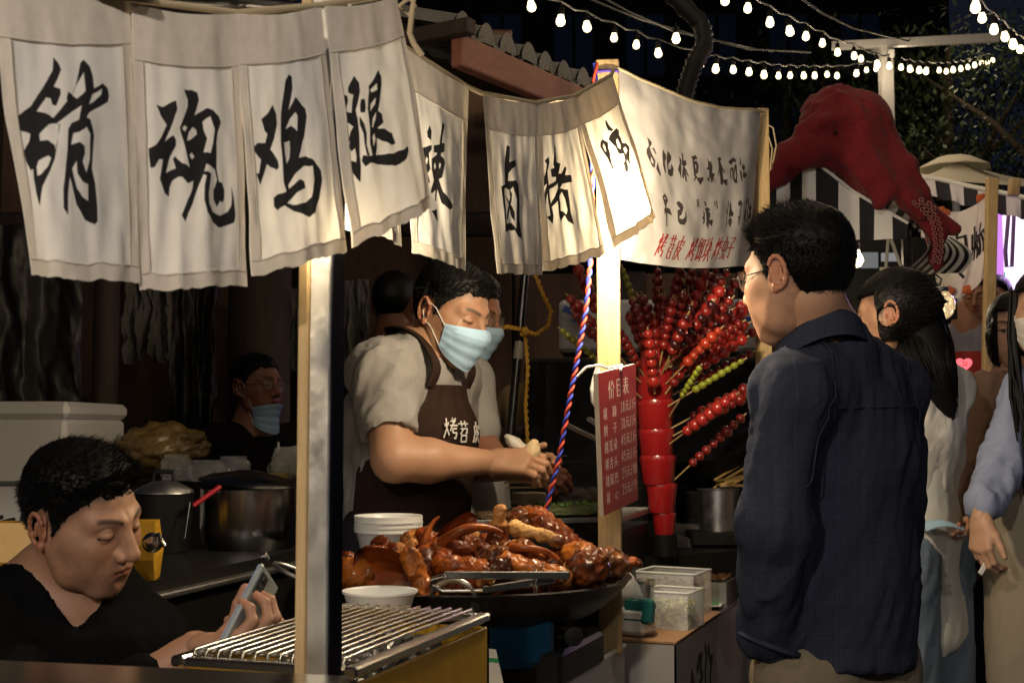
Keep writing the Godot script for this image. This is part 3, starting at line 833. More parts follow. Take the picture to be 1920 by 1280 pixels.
# hair as a cap of uneven thickness over the skull, with locks standing out of it
# thick(p, n) gives metres of hair at a place on the head, below zero where there is none; comb(p, n) the way it lies
func hair_mb(xf: Transform3D, thick: Callable, comb: Callable, locks: int, length: float, width: float, seedn: int) -> MB:
	var b := MB.new()
	var r := RandomNumberGenerator.new()
	r.seed = seedn
	var f := FastNoiseLite.new()
	f.seed = seedn
	f.frequency = 60.0
	f.fractal_octaves = 3
	var nb := xf.basis.orthonormalized()
	var th := PackedFloat32Array()
	for k in head_p.size():
		var t: float = thick.call(head_p[k], head_n[k])
		if t > 0.0: t *= 1.0 + 0.13 * f.get_noise_3dv(head_p[k] * Vector3(1.6, 0.8, 1.6))
		else: t = maxf(t, -0.006)
		th.append(t)
		b.vert(xf * (head_p[k] + head_n[k] * t), nb * head_n[k])
	for j in HR + 1:
		for i in HS:
			var k := j * HS + i
			var n := (b.P[j * HS + (i + 1) % HS] - b.P[j * HS + (i - 1 + HS) % HS]).cross(b.P[mini(j + 1, HR) * HS + i] - b.P[maxi(j - 1, 0) * HS + i])
			if n.length_squared() < 1e-14: continue
			if n.dot(nb * head_n[k]) < 0.0: n = -n
			b.N[k] = n.normalized()
	var k := 0
	while k < head_i.size():
		if th[head_i[k]] > -0.005 or th[head_i[k + 1]] > -0.005 or th[head_i[k + 2]] > -0.005: b.I.append_array([head_i[k], head_i[k + 1], head_i[k + 2]])
		k += 3
	var done := 0
	var tries := 0
	while done < locks and tries < locks * 12:
		tries += 1
		var i := r.randi_range(0, head_p.size() - 1)
		if th[i] < 0.001: continue
		if r.randf() > 0.25 + Vector2(head_p[i].x, head_p[i].y).length() * 8.0: continue
		done += 1
		var n := head_n[i]
		var c: Vector3 = comb.call(head_p[i], n)
		c = (c + Vector3(r.randf_range(-1, 1), r.randf_range(-1, 1), r.randf_range(-1, 1)) * 0.35)
		var p0 := head_p[i] + n * th[i] * 0.55
		var ln := length * r.randf_range(0.6, 1.25) * clampf(th[i] / 0.012, 0.25, 1.0)
		var p1 := p0 + (n * 0.42 + c * 0.7) * ln * 0.55
		var p2 := p1 + (n * 0.05 + c * 0.95) * ln * 0.6
		spike(b, xf * p0, xf * p1, xf * p2, width * r.randf_range(0.6, 1.3), nb * n)
	return b

func spike(b: MB, p0: Vector3, p1: Vector3, p2: Vector3, w: float, n: Vector3) -> void:
	var t := (p1 - p0).normalized()
	var x := t.cross(n).normalized()
	var y := x.cross(t)
	var f := b.P.size()
	for p in [p0, p1]:
		var ww := w if p == p0 else w * 0.75
		b.vert(p + x * ww, (x + y * 0.4).normalized())
		b.vert(p - x * ww, (-x + y * 0.4).normalized())
		b.vert(p + y * ww * 0.7, y)
	var tip := b.vert(p2, y)
	for q in [[0, 2], [2, 1], [1, 0]]:
		b.I.append_array([f + q[0], f + q[1], f + q[1] + 3, f + q[0], f + q[1] + 3, f + q[0] + 3, f + q[0] + 3, f + q[1] + 3, tip])

# one hand: forward along the fingers, palm the way the palm faces, thumb the side the thumb is on; bend: per finger the three joints' angles in radians
func add_hand(b: MB, wrist: Vector3, forward: Vector3, palm: Vector3, thumb: Vector3, bend: Array, thumb_way: Vector3, scale := 1.0, skin := SKIN) -> void:
	var fw := forward.normalized()
	var pl := (palm - fw * palm.dot(fw)).normalized()
	var tm := fw.cross(pl)
	if tm.dot(thumb) < 0.0: tm = -tm
	var s := scale
	var segs := []
	var across := [0.029, 0.0095, -0.0095, -0.027]
	var along := [0.088, 0.092, 0.087, 0.078]
	var lens := [[0.040, 0.025, 0.020], [0.044, 0.029, 0.021], [0.041, 0.027, 0.021], [0.032, 0.020, 0.018]]
	for k in 4:
		var kn: Vector3 = wrist + (fw * along[k] + tm * across[k]) * s
		segs.append([wrist + (fw * 0.012 + tm * across[k] * 0.62) * s, kn, 0.0135 * s, 0.0112 * s, 0.014])
		var a := 0.0
		var p := kn
		for j in 3:
			a += bend[k][j]
			var q: Vector3 = p + (fw * cos(a) + pl * sin(a)) * lens[k][j] * s
			segs.append([p, q, (0.0095 - 0.0009 * j) * s, (0.0088 - 0.0010 * j) * s, 0.004])
			p = q
	var t0 := wrist + (fw * 0.022 + tm * 0.022 + pl * 0.004) * s
	var tw := thumb_way.normalized()
	var t1 := t0 + ((tm * 0.5 + fw * 0.4).normalized() * 0.4 + tw * 0.6).normalized() * 0.042 * s
	var t2 := t1 + tw * 0.032 * s
	var t3 := t2 + (tw + fw * 0.15).normalized() * 0.026 * s
	segs.append([t0, t1, 0.0150 * s, 0.0118 * s, 0.014])
	segs.append([t1, t2, 0.0115 * s, 0.0100 * s, 0.005])
	segs.append([t2, t3, 0.0103 * s, 0.0080 * s, 0.004])
	segs.append([wrist - fw * 0.02 * s, wrist + fw * 0.02 * s, 0.026 * s, 0.026 * s, 0.02])
	var lo: Vector3 = wrist
	var hi: Vector3 = wrist
	for g in segs:
		lo = lo.min(g[0].min(g[1]))
		hi = hi.max(g[0].max(g[1]))
	var f := Field.new(lo - Vector3.ONE * 0.02, hi + Vector3.ONE * 0.02, 0.0032)
	for k in segs.size():
		var g: Array = segs[k]
		if k == segs.size() - 1: f.cap(g[0], g[1], g[2], g[3], 0.016, pl, 1.5)
		else: f.cap(g[0], g[1], g[2], g[3], g[4])
	var tips := []
	for k in [3, 7, 11, 15]: tips.append(segs[k][1])
	f.mesh(b, func(p: Vector3) -> Color:
		var c: Color = skin
		for t in tips:
			if p.distance_to(t) < 0.016: c = Color(skin.r * 1.0, skin.g * 0.82, skin.b * 0.80)
		return c)

func limb(f: Field, pts: Array, rad: Array, k := 0.03, sq := Vector3.ZERO, fl := 1.0) -> void:
	for i in pts.size() - 1: f.cap(pts[i], pts[i + 1], rad[i], rad[i + 1], k, sq, fl)

# turns a head: face direction, then a sideways tilt (towards the person's left when positive)
func head_at(c: Vector3, face: Vector3, tilt := 0.0, s := 1.0) -> Transform3D:
	var z := face.normalized()
	var x := Vector3.UP.cross(z).normalized()
	var y := z.cross(x)
	return Transform3D((Basis(x, y, z) * Basis(Vector3.BACK, -tilt)).scaled_local(Vector3.ONE * s), c)

# cloth folds: ridges running mostly along one axis
func folds(amp: float, along: Vector3, freq: float, seedn: int) -> Callable:
	var f := FastNoiseLite.new()
	f.seed = seedn
	f.frequency = freq
	f.fractal_octaves = 3
	f.domain_warp_enabled = true
	f.domain_warp_amplitude = 0.06
	f.domain_warp_frequency = 3.0
	var ax := along.normalized()
	return func(p: Vector3, _n: Vector3) -> float:
		var q := p - ax * p.dot(ax) * 0.72
		var r := 1.0 - absf(f.get_noise_3dv(q))
		return amp * (r * r * 1.4 - 0.9)

func short_hair(p: Vector3, n: Vector3) -> float:
	var m := hairline(p) + 0.9 * noise.get_noise_3dv(p * 95.0) + 0.5 * noise.get_noise_3dv(p * 30.0)
	if m <= 0.0: return -0.006
	var top := clampf((p.y - 0.02) / 0.07, 0, 1)
	return clampf(m * 0.35, 0.0, 1.0) * lerpf(0.005, 0.018, top) + 0.0005

func short_comb(p: Vector3, n: Vector3) -> Vector3:
	return Vector3(p.x * 4.0, -0.35 if p.y < 0.06 else 0.35, 0.6 if p.y > 0.05 else -0.15)
# ---------- materials ----------
func materials() -> void:
	mat("skin", Color.WHITE, 0.50, 0.0, {"metallic_specular": 0.46, "vertex_color_use_as_albedo": true, "subsurf_scatter_enabled": true, "subsurf_scatter_strength": 0.10, "normal_enabled": true, "normal_scale": 0.35})
	ms["skin"].normal_texture = noise_tex(0.09, 3, Color.BLACK, Color.WHITE, 61, true, 4.0)
	triplanar(ms["skin"], Vector3(22, 22, 22))
	mat("hair", lin(0.0045, 0.0042, 0.004), 0.5, 0.0, {"metallic_specular": 0.3})
	var wood := mat("wood", Color.WHITE, 0.62)
	wood.albedo_texture = noise_tex(0.012, 4, lin(0.44, 0.29, 0.13), lin(0.62, 0.44, 0.22), 3)
	triplanar(wood, Vector3(14, 1.2, 14))
	wood.uv1_world_triplanar = true
	var dw := mat("dark_wood", Color.WHITE, 0.75)
	dw.albedo_texture = noise_tex(0.012, 5, lin(0.020, 0.012, 0.008), lin(0.048, 0.027, 0.017), 7)
	triplanar(dw, Vector3(5, 0.5, 5))
	dw.uv1_world_triplanar = true
	var st := mat("steel", lin(0.55, 0.54, 0.52), 0.28, 1.0)
	st.roughness_texture = noise_tex(0.02, 4, Color(0.7, 0.7, 0.7), Color(1, 1, 1), 11)
	st.roughness = 0.42
	triplanar(st, Vector3(4, 4, 4))
	mat("bright_steel", lin(0.62, 0.61, 0.58), 0.22, 1.0)
	mat("black_metal", lin(0.010, 0.0095, 0.009), 0.45, 0.3, {"metallic_specular": 0.35})
	mat("black_plastic", lin(0.007, 0.007, 0.0075), 0.55, 0.0, {"metallic_specular": 0.3})
	mat("white_plastic", lin(0.72, 0.71, 0.68), 0.4)
	mat("clear_plastic", Color(0.93, 0.94, 0.95, 0.22), 0.12, 0.0, {"transparency": BaseMaterial3D.TRANSPARENCY_ALPHA})
	mat("milky_plastic", lin(0.74, 0.74, 0.72), 0.35, 0.0, {"backlight": Color(0.6, 0.6, 0.6), "backlight_enabled": true})
	mat("glass", Color(0.97, 0.98, 0.97, 0.10), 0.05, 0.0, {"transparency": BaseMaterial3D.TRANSPARENCY_ALPHA})
	var yl := mat("yellow_paint", Color.WHITE, 0.38)
	yl.albedo_texture = noise_tex(0.01, 5, lin(0.46, 0.24, 0.010), lin(0.58, 0.32, 0.018), 23)
	triplanar(yl, Vector3(3, 3, 3))
	mat("rope", lin(0.42, 0.33, 0.2), 0.9)

# ---------- ground, walls ----------
func ground_and_buildings() -> void:
	var g := MB.new()
	g.quad(Vector3(-60, 0, 20), Vector3(60, 0, 20), Vector3(60, 0, -90), Vector3(-60, 0, -90))
	var gm := mat("paving", Color.WHITE, 0.72)
	gm.albedo_texture = noise_tex(0.02, 5, lin(0.030, 0.029, 0.028), lin(0.065, 0.062, 0.058), 2)
	triplanar(gm, Vector3(0.6, 0.6, 0.6))
	gm.uv1_world_triplanar = true
	structure("ground", g.done(), gm)

	# the old timber house that the stalls back on to
	var dw: Material = ms["dark_wood"]
	var base := Vector3(-1.4, 0, -6.6)
	var t := thing("timber_house", "dark brown timber house with tiled eaves behind the stall", "building", base)
	var wm := mat("timber_wall", Color.WHITE, 0.8)
	wm.albedo_texture = noise_tex(0.01, 5, lin(0.080, 0.042, 0.026), lin(0.13, 0.070, 0.044), 9)
	triplanar(wm, Vector3(3, 0.4, 3))
	wm.uv1_world_triplanar = true
	var b := MB.new()
	b.box(Transform3D(Basis(), Vector3(-2.35, 1.7, -6.75)), Vector3(4.7, 3.4, 0.2), 0.01)
	b.box(Transform3D(Basis(), Vector3(0.96, 1.05, -6.75)), Vector3(1.9, 2.1, 0.2), 0.01)
	part(t, "wall", b.done(base), wm)
	for x in [-3.9, -2.75, -1.05, -0.36, 0.62, 1.25]:
		b = MB.new()
		var hw := 2.1 if x > 0.5 else 3.4
		b.box(Transform3D(Basis(), Vector3(x, hw * 0.5, -6.62)), Vector3(0.14, hw, 0.12), 0.012)
		part(t, "wall_post", b.done(base), dw)
	for y in [0.55, 2.35]:
		b = MB.new()
		b.box(Transform3D(Basis(), Vector3(-2.35, y, -6.61)), Vector3(4.6, 0.12, 0.08), 0.01)
		part(t, "wall_rail", b.done(base), dw)
	for c in [[485.0, 5.1, 0.125], [197.0, 4.5, 0.045]]:
		var p := at(c[0], 700, c[1])
		b = MB.new()
		b.lathe([Vector2(0.0, 0), Vector2(c[2] * 1.25, 0), Vector2(c[2] * 1.25, 0.18), Vector2(c[2], 0.22), Vector2(c[2] * 0.97, 3.2), Vector2(0, 3.2)], 28, Transform3D(Basis(), Vector3(p.x, 0, p.z)))
		part(t, "column", b.done(base), dw)
	# the eave over the right post: a red-brown board below rows of grey tiles
	var e0 := at(856, 78, 4.2)
	var e1 := at(1150, 205, 5.1)
	e1.y = e0.y
	var ed := (e1 - e0).normalized()
	var el0 := ed.cross(Vector3.UP).normalized()
	if el0.z > 0: el0 = -el0
	b = MB.new()
	var fm := mat("red_board", Color.WHITE, 0.6)
	fm.albedo_texture = noise_tex(0.014, 4, lin(0.20, 0.075, 0.045), lin(0.30, 0.12, 0.075), 6)
	triplanar(fm, Vector3(3, 3, 3))
	b.bar(e0 - Vector3.UP * 0.03, e1 - Vector3.UP * 0.03 + ed * 1.2, 0.05, 0.105, Vector3.UP, 0.005)
	part(t, "eave_board", b.done(base), fm)
	var tm := mat("roof_tile", Color.WHITE, 0.8)
	tm.albedo_texture = noise_tex(0.03, 4, lin(0.10, 0.095, 0.085), lin(0.24, 0.22, 0.19), 8)
	triplanar(tm, Vector3(6, 6, 6))
	var tile := MB.new()   # one course of tiles from the eave upwards: a trough tile with its down-turned lip
	tile.grid(10, 4, func(u: float, v: float) -> Vector3: return Vector3((u - 0.5) * 0.10, 0.05 * pow(sin(u * PI), 0.8) + v * 0.16, -v * 0.55))
	tile.grid(10, 2, func(u: float, v: float) -> Vector3: return Vector3((u - 0.5) * 0.10, 0.05 * pow(sin(u * PI), 0.8) * (1.0 - v) + 0.008 - v * 0.02, 0.012))
	var trough := MB.new()
	trough.grid(8, 4, func(u: float, v: float) -> Vector3: return Vector3((u - 0.5) * 0.09, -0.022 * sin(u * PI) + v * 0.16 + 0.004, -v * 0.55))
	trough.grid(8, 3, func(u: float, v: float) -> Vector3: return Vector3((u - 0.5) * 0.09, -0.022 * sin(u * PI) - v * 0.045 * sin(u * PI) + 0.004, 0.014))
	var tmesh := tile.done()
	var rmesh := trough.done()
	var n := 16
	for k in n:
		var c := e0 + ed * (0.03 + k * 0.13) + Vector3.UP * 0.045
		var bs := Basis(ed, Vector3.UP, -el0)
		part(t, "tile", tmesh, tm, Transform3D(bs * Basis(Vector3.RIGHT, ra(-0.03, 0.03)), c - base + rv(0.006)))
		part(t, "tile", rmesh, tm, Transform3D(bs, c + ed * 0.065 - base + rv(0.005)))
	b = MB.new()
	b.quad(e0 + Vector3.UP * 0.04, e0 + ed * 3.0 + Vector3.UP * 0.04, e0 + ed * 3.0 + el0 * 1.2 + Vector3.UP * 0.42, e0 + el0 * 1.2 + Vector3.UP * 0.42)
	b.box(Transform3D(Basis(ed, Vector3.UP, -el0), e0 + Vector3.UP * 0.035 + el0 * 0.15 - ed * 0.02), Vector3(0.05, 0.05, 0.45), 0.004)
	part(t, "roof_deck", b.done(base), dw)
	# a black ribbed duct that bends down from the eave
	var hose := MB.new()
	var hp := []
	var hr := []
	var hpx := [Vector3(1240, -30, 4.9), Vector3(1316, 45, 4.88), Vector3(1322, 85, 4.85), Vector3(1302, 120, 4.8), Vector3(1288, 160, 4.8), Vector3(1278, 210, 4.8), Vector3(1272, 300, 4.8)]
	for i in 61:
		var s := i / 60.0 * (hpx.size() - 1.001)
		var k := int(s)
		var q: Vector3 = hpx[k].lerp(hpx[k + 1], s - k)
		hp.append(at(q.x, q.y, q.z))
		hr.append(0.031 + (0.007 if i % 3 == 0 else 0.0))
	hose.tube(hp, hr, 16)
	single("duct", "black ribbed flexible duct hanging from the eave above the white banner", "duct", hose.done(), mat("duct_black", lin(0.010, 0.010, 0.010), 0.6, 0.0, {"metallic_specular": 0.3}))

	# the dark block far behind the lane, with a few windows given a faint bluish glow to match the dusk
	var fb := Vector3(2.0, 0, -26)
	var f := thing("far_building", "tall dark building far behind the light strings with dim bluish windows", "building", fb)
	b = MB.new()
	b.box(Transform3D(Basis(), Vector3(3.4, 6.5, -27)), Vector3(11, 13, 3), 0.05)
	var fbm := mat("far_wall", lin(0.015, 0.014, 0.016), 0.8)
	part(f, "wall", b.done(fb), fbm)
	var wmat := mat("dim_window", lin(0.03, 0.035, 0.045), 0.3, 0.0, {"emission_enabled": true, "emission": Color(0.20, 0.28, 0.44), "emission_energy_multiplier": 0.02})
	for r in 4:
		for c in 6:
			b = MB.new()
			var p := Vector3(-0.2 + c * 1.45, 5.2 + r * 1.9, -25.47)
			b.box(Transform3D(Basis(), p), Vector3(0.8, 1.3, 0.05), 0.01)
			var wn := part(f, "window", b.done(fb), wmat)
			b = MB.new()
			for s in [-0.42, 0.0, 0.42]: b.box(Transform3D(Basis(), p + Vector3(s, 0, 0.03)), Vector3(0.06, 1.4, 0.06))
			for s in [-0.67, 0.67]: b.box(Transform3D(Basis(), p + Vector3(0, s, 0.031)), Vector3(0.9, 0.07, 0.058))
			part(wn, "frame", b.done(fb), fbm)

	# white steel pergola
	var pb := at(1672, 640, 9.0)
	pb.y = 0
	var pm := mat("pergola_paint", lin(0.30, 0.29, 0.29), 0.5)
	var pg := thing("pergola", "pale steel pergola post and beam behind the red octopus", "pergola", pb)
	b = MB.new()
	b.box(Transform3D(Basis(), Vector3(pb.x, 2.0, pb.z)), Vector3(0.09, 4.0, 0.09), 0.006)
	part(pg, "post", b.done(pb), pm)
	b = MB.new()
	b.bar(at(1560, 86, 9.2), at(1875, 70, 8.9), 0.045, 0.06, Vector3.UP, 0.004)
	part(pg, "beam", b.done(pb), pm)
	b = MB.new()
	b.bar(at(1672, 100, 9.0), at(1600, 84, 14.0), 0.045, 0.06, Vector3.UP, 0.004)
	part(pg, "cross_beam", b.done(pb), pm)

# ---------- trees ----------
func trees() -> void:
	var bark := mat("bark", lin(0.05, 0.035, 0.025), 0.9)
	var leaf := mat("leaf", Color.WHITE, 0.6, 0.0, {"vertex_color_use_as_albedo": true, "backlight_enabled": true, "backlight": Color(0.25, 0.25, 0.25)})
	var data := [
		[1480.0, 15.0, 5.4, 2.6, "bushy dark tree behind the white banner and left of the pergola post"],
		[1790.0, 13.0, 5.2, 2.3, "bushy green tree right of the pergola post above the beige canopy"],
		[2000.0, 11.5, 5.0, 2.2, "leafy dark tree at the right edge above the lit stalls"],
		[1660.0, 19.0, 7.2, 3.2, "taller dark tree farther back behind the pergola"],
	]
	for q in data:
		var base := at(q[0], 640, q[1])
		base.y = 0
		var t := thing("tree", q[4], "tree", base, "trees behind the market")
		var b := MB.new()
		b.tube([Vector3.ZERO, Vector3(0.05, 1.4, 0), Vector3(-0.04, q[2] * 0.6, 0.05), Vector3(0, q[2], 0)], [0.16, 0.12, 0.09, 0.03], 10)
		var tips := []
		for k in 14:
			var a := k * 2.4
			var y: float = q[2] * (0.28 + 0.62 * (k / 14.0))
			var tip := Vector3(cos(a) * q[3] * ra(0.4, 0.8), y + ra(0.2, 0.9), sin(a) * q[3] * ra(0.4, 0.8))
			b.tube([Vector3(0, y * 0.85, 0), (Vector3(0, y * 0.85, 0) + tip) * 0.5 + rv(0.15), tip], [0.05, 0.03, 0.012], 6)
			tips.append(tip)
		part(t, "trunk", b.done(), bark)
		b = MB.new()
		for k in 14000:
			var c: Vector3 = tips[rng.randi_range(0, tips.size() - 1)]
			var p: Vector3 = c + Vector3(rng.randfn(0, 0.42), rng.randfn(0, 0.34), rng.randfn(0, 0.42)) * q[3] * 0.36
			var d := rv(1).normalized()
			var s := d.cross(Vector3.UP).normalized()
			var l := ra(0.05, 0.10)
			var g := ra(0.7, 1.3)
			b.col = Color(0.022 * g, 0.036 * g, 0.013 * g)
			b.quad(p, p + d * l * 0.5 + s * l * 0.22, p + d * l, p + d * l * 0.5 - s * l * 0.22)
		var cr := part(t, "crown", b.done(), leaf)
		cr.set_meta("kind", "stuff")

# ---------- strings of bulbs over the lane ----------
func light_strings() -> void:
	var glow := mat("bulb_glass", lin(0.9, 0.85, 0.7), 0.3, 0.0, {"emission_enabled": true, "emission": Color(1.0, 0.92, 0.70), "emission_energy_multiplier": 5.0})
	var sock: Material = ms["black_plastic"]
	var bulb := MB.new()
	bulb.lathe([Vector2(0.0, -0.050), Vector2(0.010, -0.048), Vector2(0.017, -0.041), Vector2(0.0195, -0.031), Vector2(0.017, -0.019), Vector2(0.012, -0.005), Vector2(0.011, 0.0), Vector2(0.0, 0.0)], 14)
	var bm := bulb.done()
	var so := MB.new()
	so.lathe([Vector2(0.0, -0.002), Vector2(0.014, -0.002), Vector2(0.014, 0.03), Vector2(0.005, 0.036), Vector2(0.003, 0.05), Vector2(0.0, 0.05)], 10)
	var sm_ := so.done()
	# each string: bulbs as (pixel, pixel, metres away); the strings go on over the lane, past the edge of the picture
	var strings := [
		["string of warm bulbs from above the red eave to behind the octopus", [[995, 13, 5.4], [1052, 37, 5.8], [1100, 53, 6.2], [1152, 72, 6.5], [1194, 86, 6.8], [1234, 101, 7.0], [1312, 122, 7.4], [1343, 129, 7.7], [1375, 132, 7.9], [1405, 137, 8.1], [1433, 139, 8.4], [1460, 143, 8.6], [1482, 143, 8.9], [1507, 143, 9.2], [1528, 143, 9.4], [1551, 142, 9.7], [1570, 142, 10.0], [1607, 137, 10.4], [1625, 133, 10.7], [1643, 130, 11.0]]],
		["string of warm bulbs that falls from the top of the picture to the pergola post", [[1360, 0, 5.6], [1403, 17, 6.0], [1444, 41, 6.4], [1480, 57, 6.8], [1512, 70, 7.2], [1543, 84, 7.6], [1571, 98, 8.0], [1602, 105, 8.4], [1615, 112, 8.6], [1645, 122, 8.8], [1668, 125, 8.9]]],
		["string of small warm bulbs right of the pergola post below its beam", [[1690, 128, 9.3], [1706, 131, 9.6], [1724, 133, 9.8], [1738, 134, 10.0], [1762, 134, 10.4], [1775, 134, 10.6], [1788, 132, 10.9], [1802, 130, 11.2], [1815, 126, 11.5], [1828, 123, 11.8], [1841, 118, 12.1], [1852, 116, 12.4], [1862, 113, 12.7]]],
		["string of warm bulbs falling steeply at the top right corner", [[1830, 12, 5.6], [1842, 34, 5.9], [1865, 54, 6.2], [1884, 68, 6.5], [1900, 82, 6.8], [1915, 93, 7.1], [1936, 104, 7.4]]],
		["single bulb on a wire hanging between two strings above the white banner", [[1268, 71, 6.4]]],
	]
	for s in strings:
		var pts: Array = []
		for q in s[1]: pts.append(at(q[0], q[1], q[2]))
		# bulbs out of view that carry the string on over the camera and light the lane
		if s[0].begins_with("string of warm bulbs that falls") or s[0].begins_with("string of warm bulbs falling"):
			var a: Vector3 = pts[0]
			var step: Vector3 = (pts[0] - pts[1])
			step.y = 0
			step = step.normalized() * 0.5
			for k in 11:
				a += step + Vector3.UP * (0.06 if k < 5 else 0.02)
				pts.push_front(a)
		var base: Vector3 = pts[pts.size() / 2]
		var t := thing("light_string", s[0], "string lights", base)
		var cable := MB.new()
		var cpts := []
		for k in pts.size():
			cpts.append(pts[k] + Vector3.UP * 0.085)
			if k + 1 < pts.size(): cpts.append((pts[k] + pts[k + 1]) * 0.5 + Vector3.UP * 0.07)
		if pts.size() == 1: cpts = [at(1120, -10, 5.6), at(1180, 22, 6.0), at(1262, 58, 6.4), at(1268, 60, 6.4), at(1300, 66, 6.7), at(1420, 92, 8.0)]
		cable.tube(cpts, 0.006, 6)
		part(t, "cable", cable.done(base), sock)
		for k in pts.size():
			var bp := part(t, "bulb", bm, glow, Transform3D(Basis(Vector3(ra(-1, 1), 0, ra(-1, 1)).normalized(), ra(0, 0.16)).scaled(Vector3.ONE * ra(0.9, 1.12)), pts[k] - base + Vector3(0, 0.03 + ra(-0.006, 0.006), 0)))
			part(bp, "socket", sm_, sock)
			var l := OmniLight3D.new()
			l.name = "light"
			l.light_color = Color(1.0, 0.90, 0.74)
			l.light_energy = 0.05
			l.light_size = 0.02
			l.omni_range = 40.0
			l.omni_attenuation = 2.0
			l.shadow_enabled = true
			l.position = Vector3(0, -0.035, 0)
			bp.add_child(l)
	for w in [["bare cable strung across the top between the bulbs", [Vector3(1500, -5, 5.5), Vector3(1545, 26, 6.2), Vector3(1600, 52, 7.2), Vector3(1700, 76, 9.0), Vector3(1800, 84, 10.0)]], ["thin cable running from the roof to the black duct", [Vector3(1100, -5, 5.6), Vector3(1200, 36, 6.2), Vector3(1290, 62, 6.8), Vector3(1400, 92, 7.4), Vector3(1520, 98, 8.5)]]]:
		var c := MB.new()
		var cp2 := []
		for q in w[1]: cp2.append(at(q.x, q.y, q.z))
		c.tube(cp2, 0.007, 6)
		single("cable", w[0], "cable", c.done(), sock)

# ---------- the lamps of the stall and unseen lamps round it ----------
func lamp(label: String, p: Vector3, energy: float, hung_from: Vector3, r := 0.03, tint := Color(1.0, 0.91, 0.76)) -> void:
	var t := thing("lamp_bulb", label, "light bulb", p, "")
	var glow := mat("lamp_glass", lin(0.9, 0.88, 0.8), 0.3, 0.0, {"emission_enabled": true, "emission": Color(1.0, 0.93, 0.78), "emission_energy_multiplier": 12.0})
	var b := MB.new()
	b.lathe([Vector2(0, -r), Vector2(r * 0.6, -r * 0.8), Vector2(r, -r * 0.1), Vector2(r * 0.85, r * 0.5), Vector2(r * 0.5, r * 1.1), Vector2(r * 0.45, r * 1.4), Vector2(0, r * 1.4)], 18)
	part(t, "bulb", b.done(), glow)
	b = MB.new()
	b.lathe([Vector2(0, r * 1.35), Vector2(r * 0.55, r * 1.35), Vector2(r * 0.55, r * 2.4), Vector2(0, r * 2.6)], 14)
	part(t, "socket", b.done(), ms["white_plastic"])
	b = MB.new()
	b.tube([Vector3(0, r * 2.5, 0), (hung_from - p) * 0.5 + Vector3(0, r, 0.0), hung_from - p], 0.003, 6)
	part(t, "cord", b.done(), ms["white_plastic"])
	var l := OmniLight3D.new()
	l.name = "light"
	l.light_color = tint
	l.light_energy = energy
	l.light_size = r
	l.omni_range = 30.0
	l.omni_attenuation = 2.0
	l.shadow_enabled = true
	t.add_child(l)

func stall_and_unseen_lamps() -> void:
	lamp("lit bulb at the wooden post behind the last cloth panel", at(1166, 385, 2.625), 0.75, at(1150, 160, 2.79), 0.026)
	lamp("unseen bulb behind the left curtain, placed to light the cloth and the vendor", at(655, 395, 1.92), 0.10, at(655, -60, 1.95))  # hidden from view, lights the cloth from behind and the vendor
	lamp("unseen tiny bulb behind the left curtain, placed to light the top of the steel post", at(612, 447, 1.492), 0.008, at(610, 380, 1.51), 0.010)  # hidden from view, makes the hot spot at the post's top
	lamp("unseen bulb out of view at the left, placed to shine on the steel post", Vector3(-1.78, 1.92, -0.15), 0.45, Vector3(-1.78, 2.5, -0.15), 0.07)  # out of view, set where its reflection brightens the steel face
	lamp("unseen bulb behind the camera at the left, placed to light the near curtain", Vector3(-0.75, 2.25, 0.6), 2.4, Vector3(-0.75, 2.8, 0.6), 0.05, Color(1.0, 0.955, 0.91))  # unseen, placed to light the near curtain from the front
	lamp("unseen bulb behind the camera in the middle, placed to light the stall front", Vector3(0.1, 2.3, 1.0), 0.7, Vector3(0.1, 2.8, 1.0), 0.05, Color(1.0, 0.955, 0.91))  # unseen too, weaker light on the front of the stall
	lamp("unseen bulb behind the camera at the right, placed to light the customers", Vector3(2.2, 2.4, 0.6), 0.6, Vector3(2.2, 2.8, 0.6), 0.05, Color(1.0, 0.955, 0.91))  # unseen, lights the people on the right side
# ---------- posts ----------
func yaw_basis() -> Basis:
	return Basis(OUT, Vector3.UP, -ALONG)      # x towards the lane, z towards the camera's end of the row

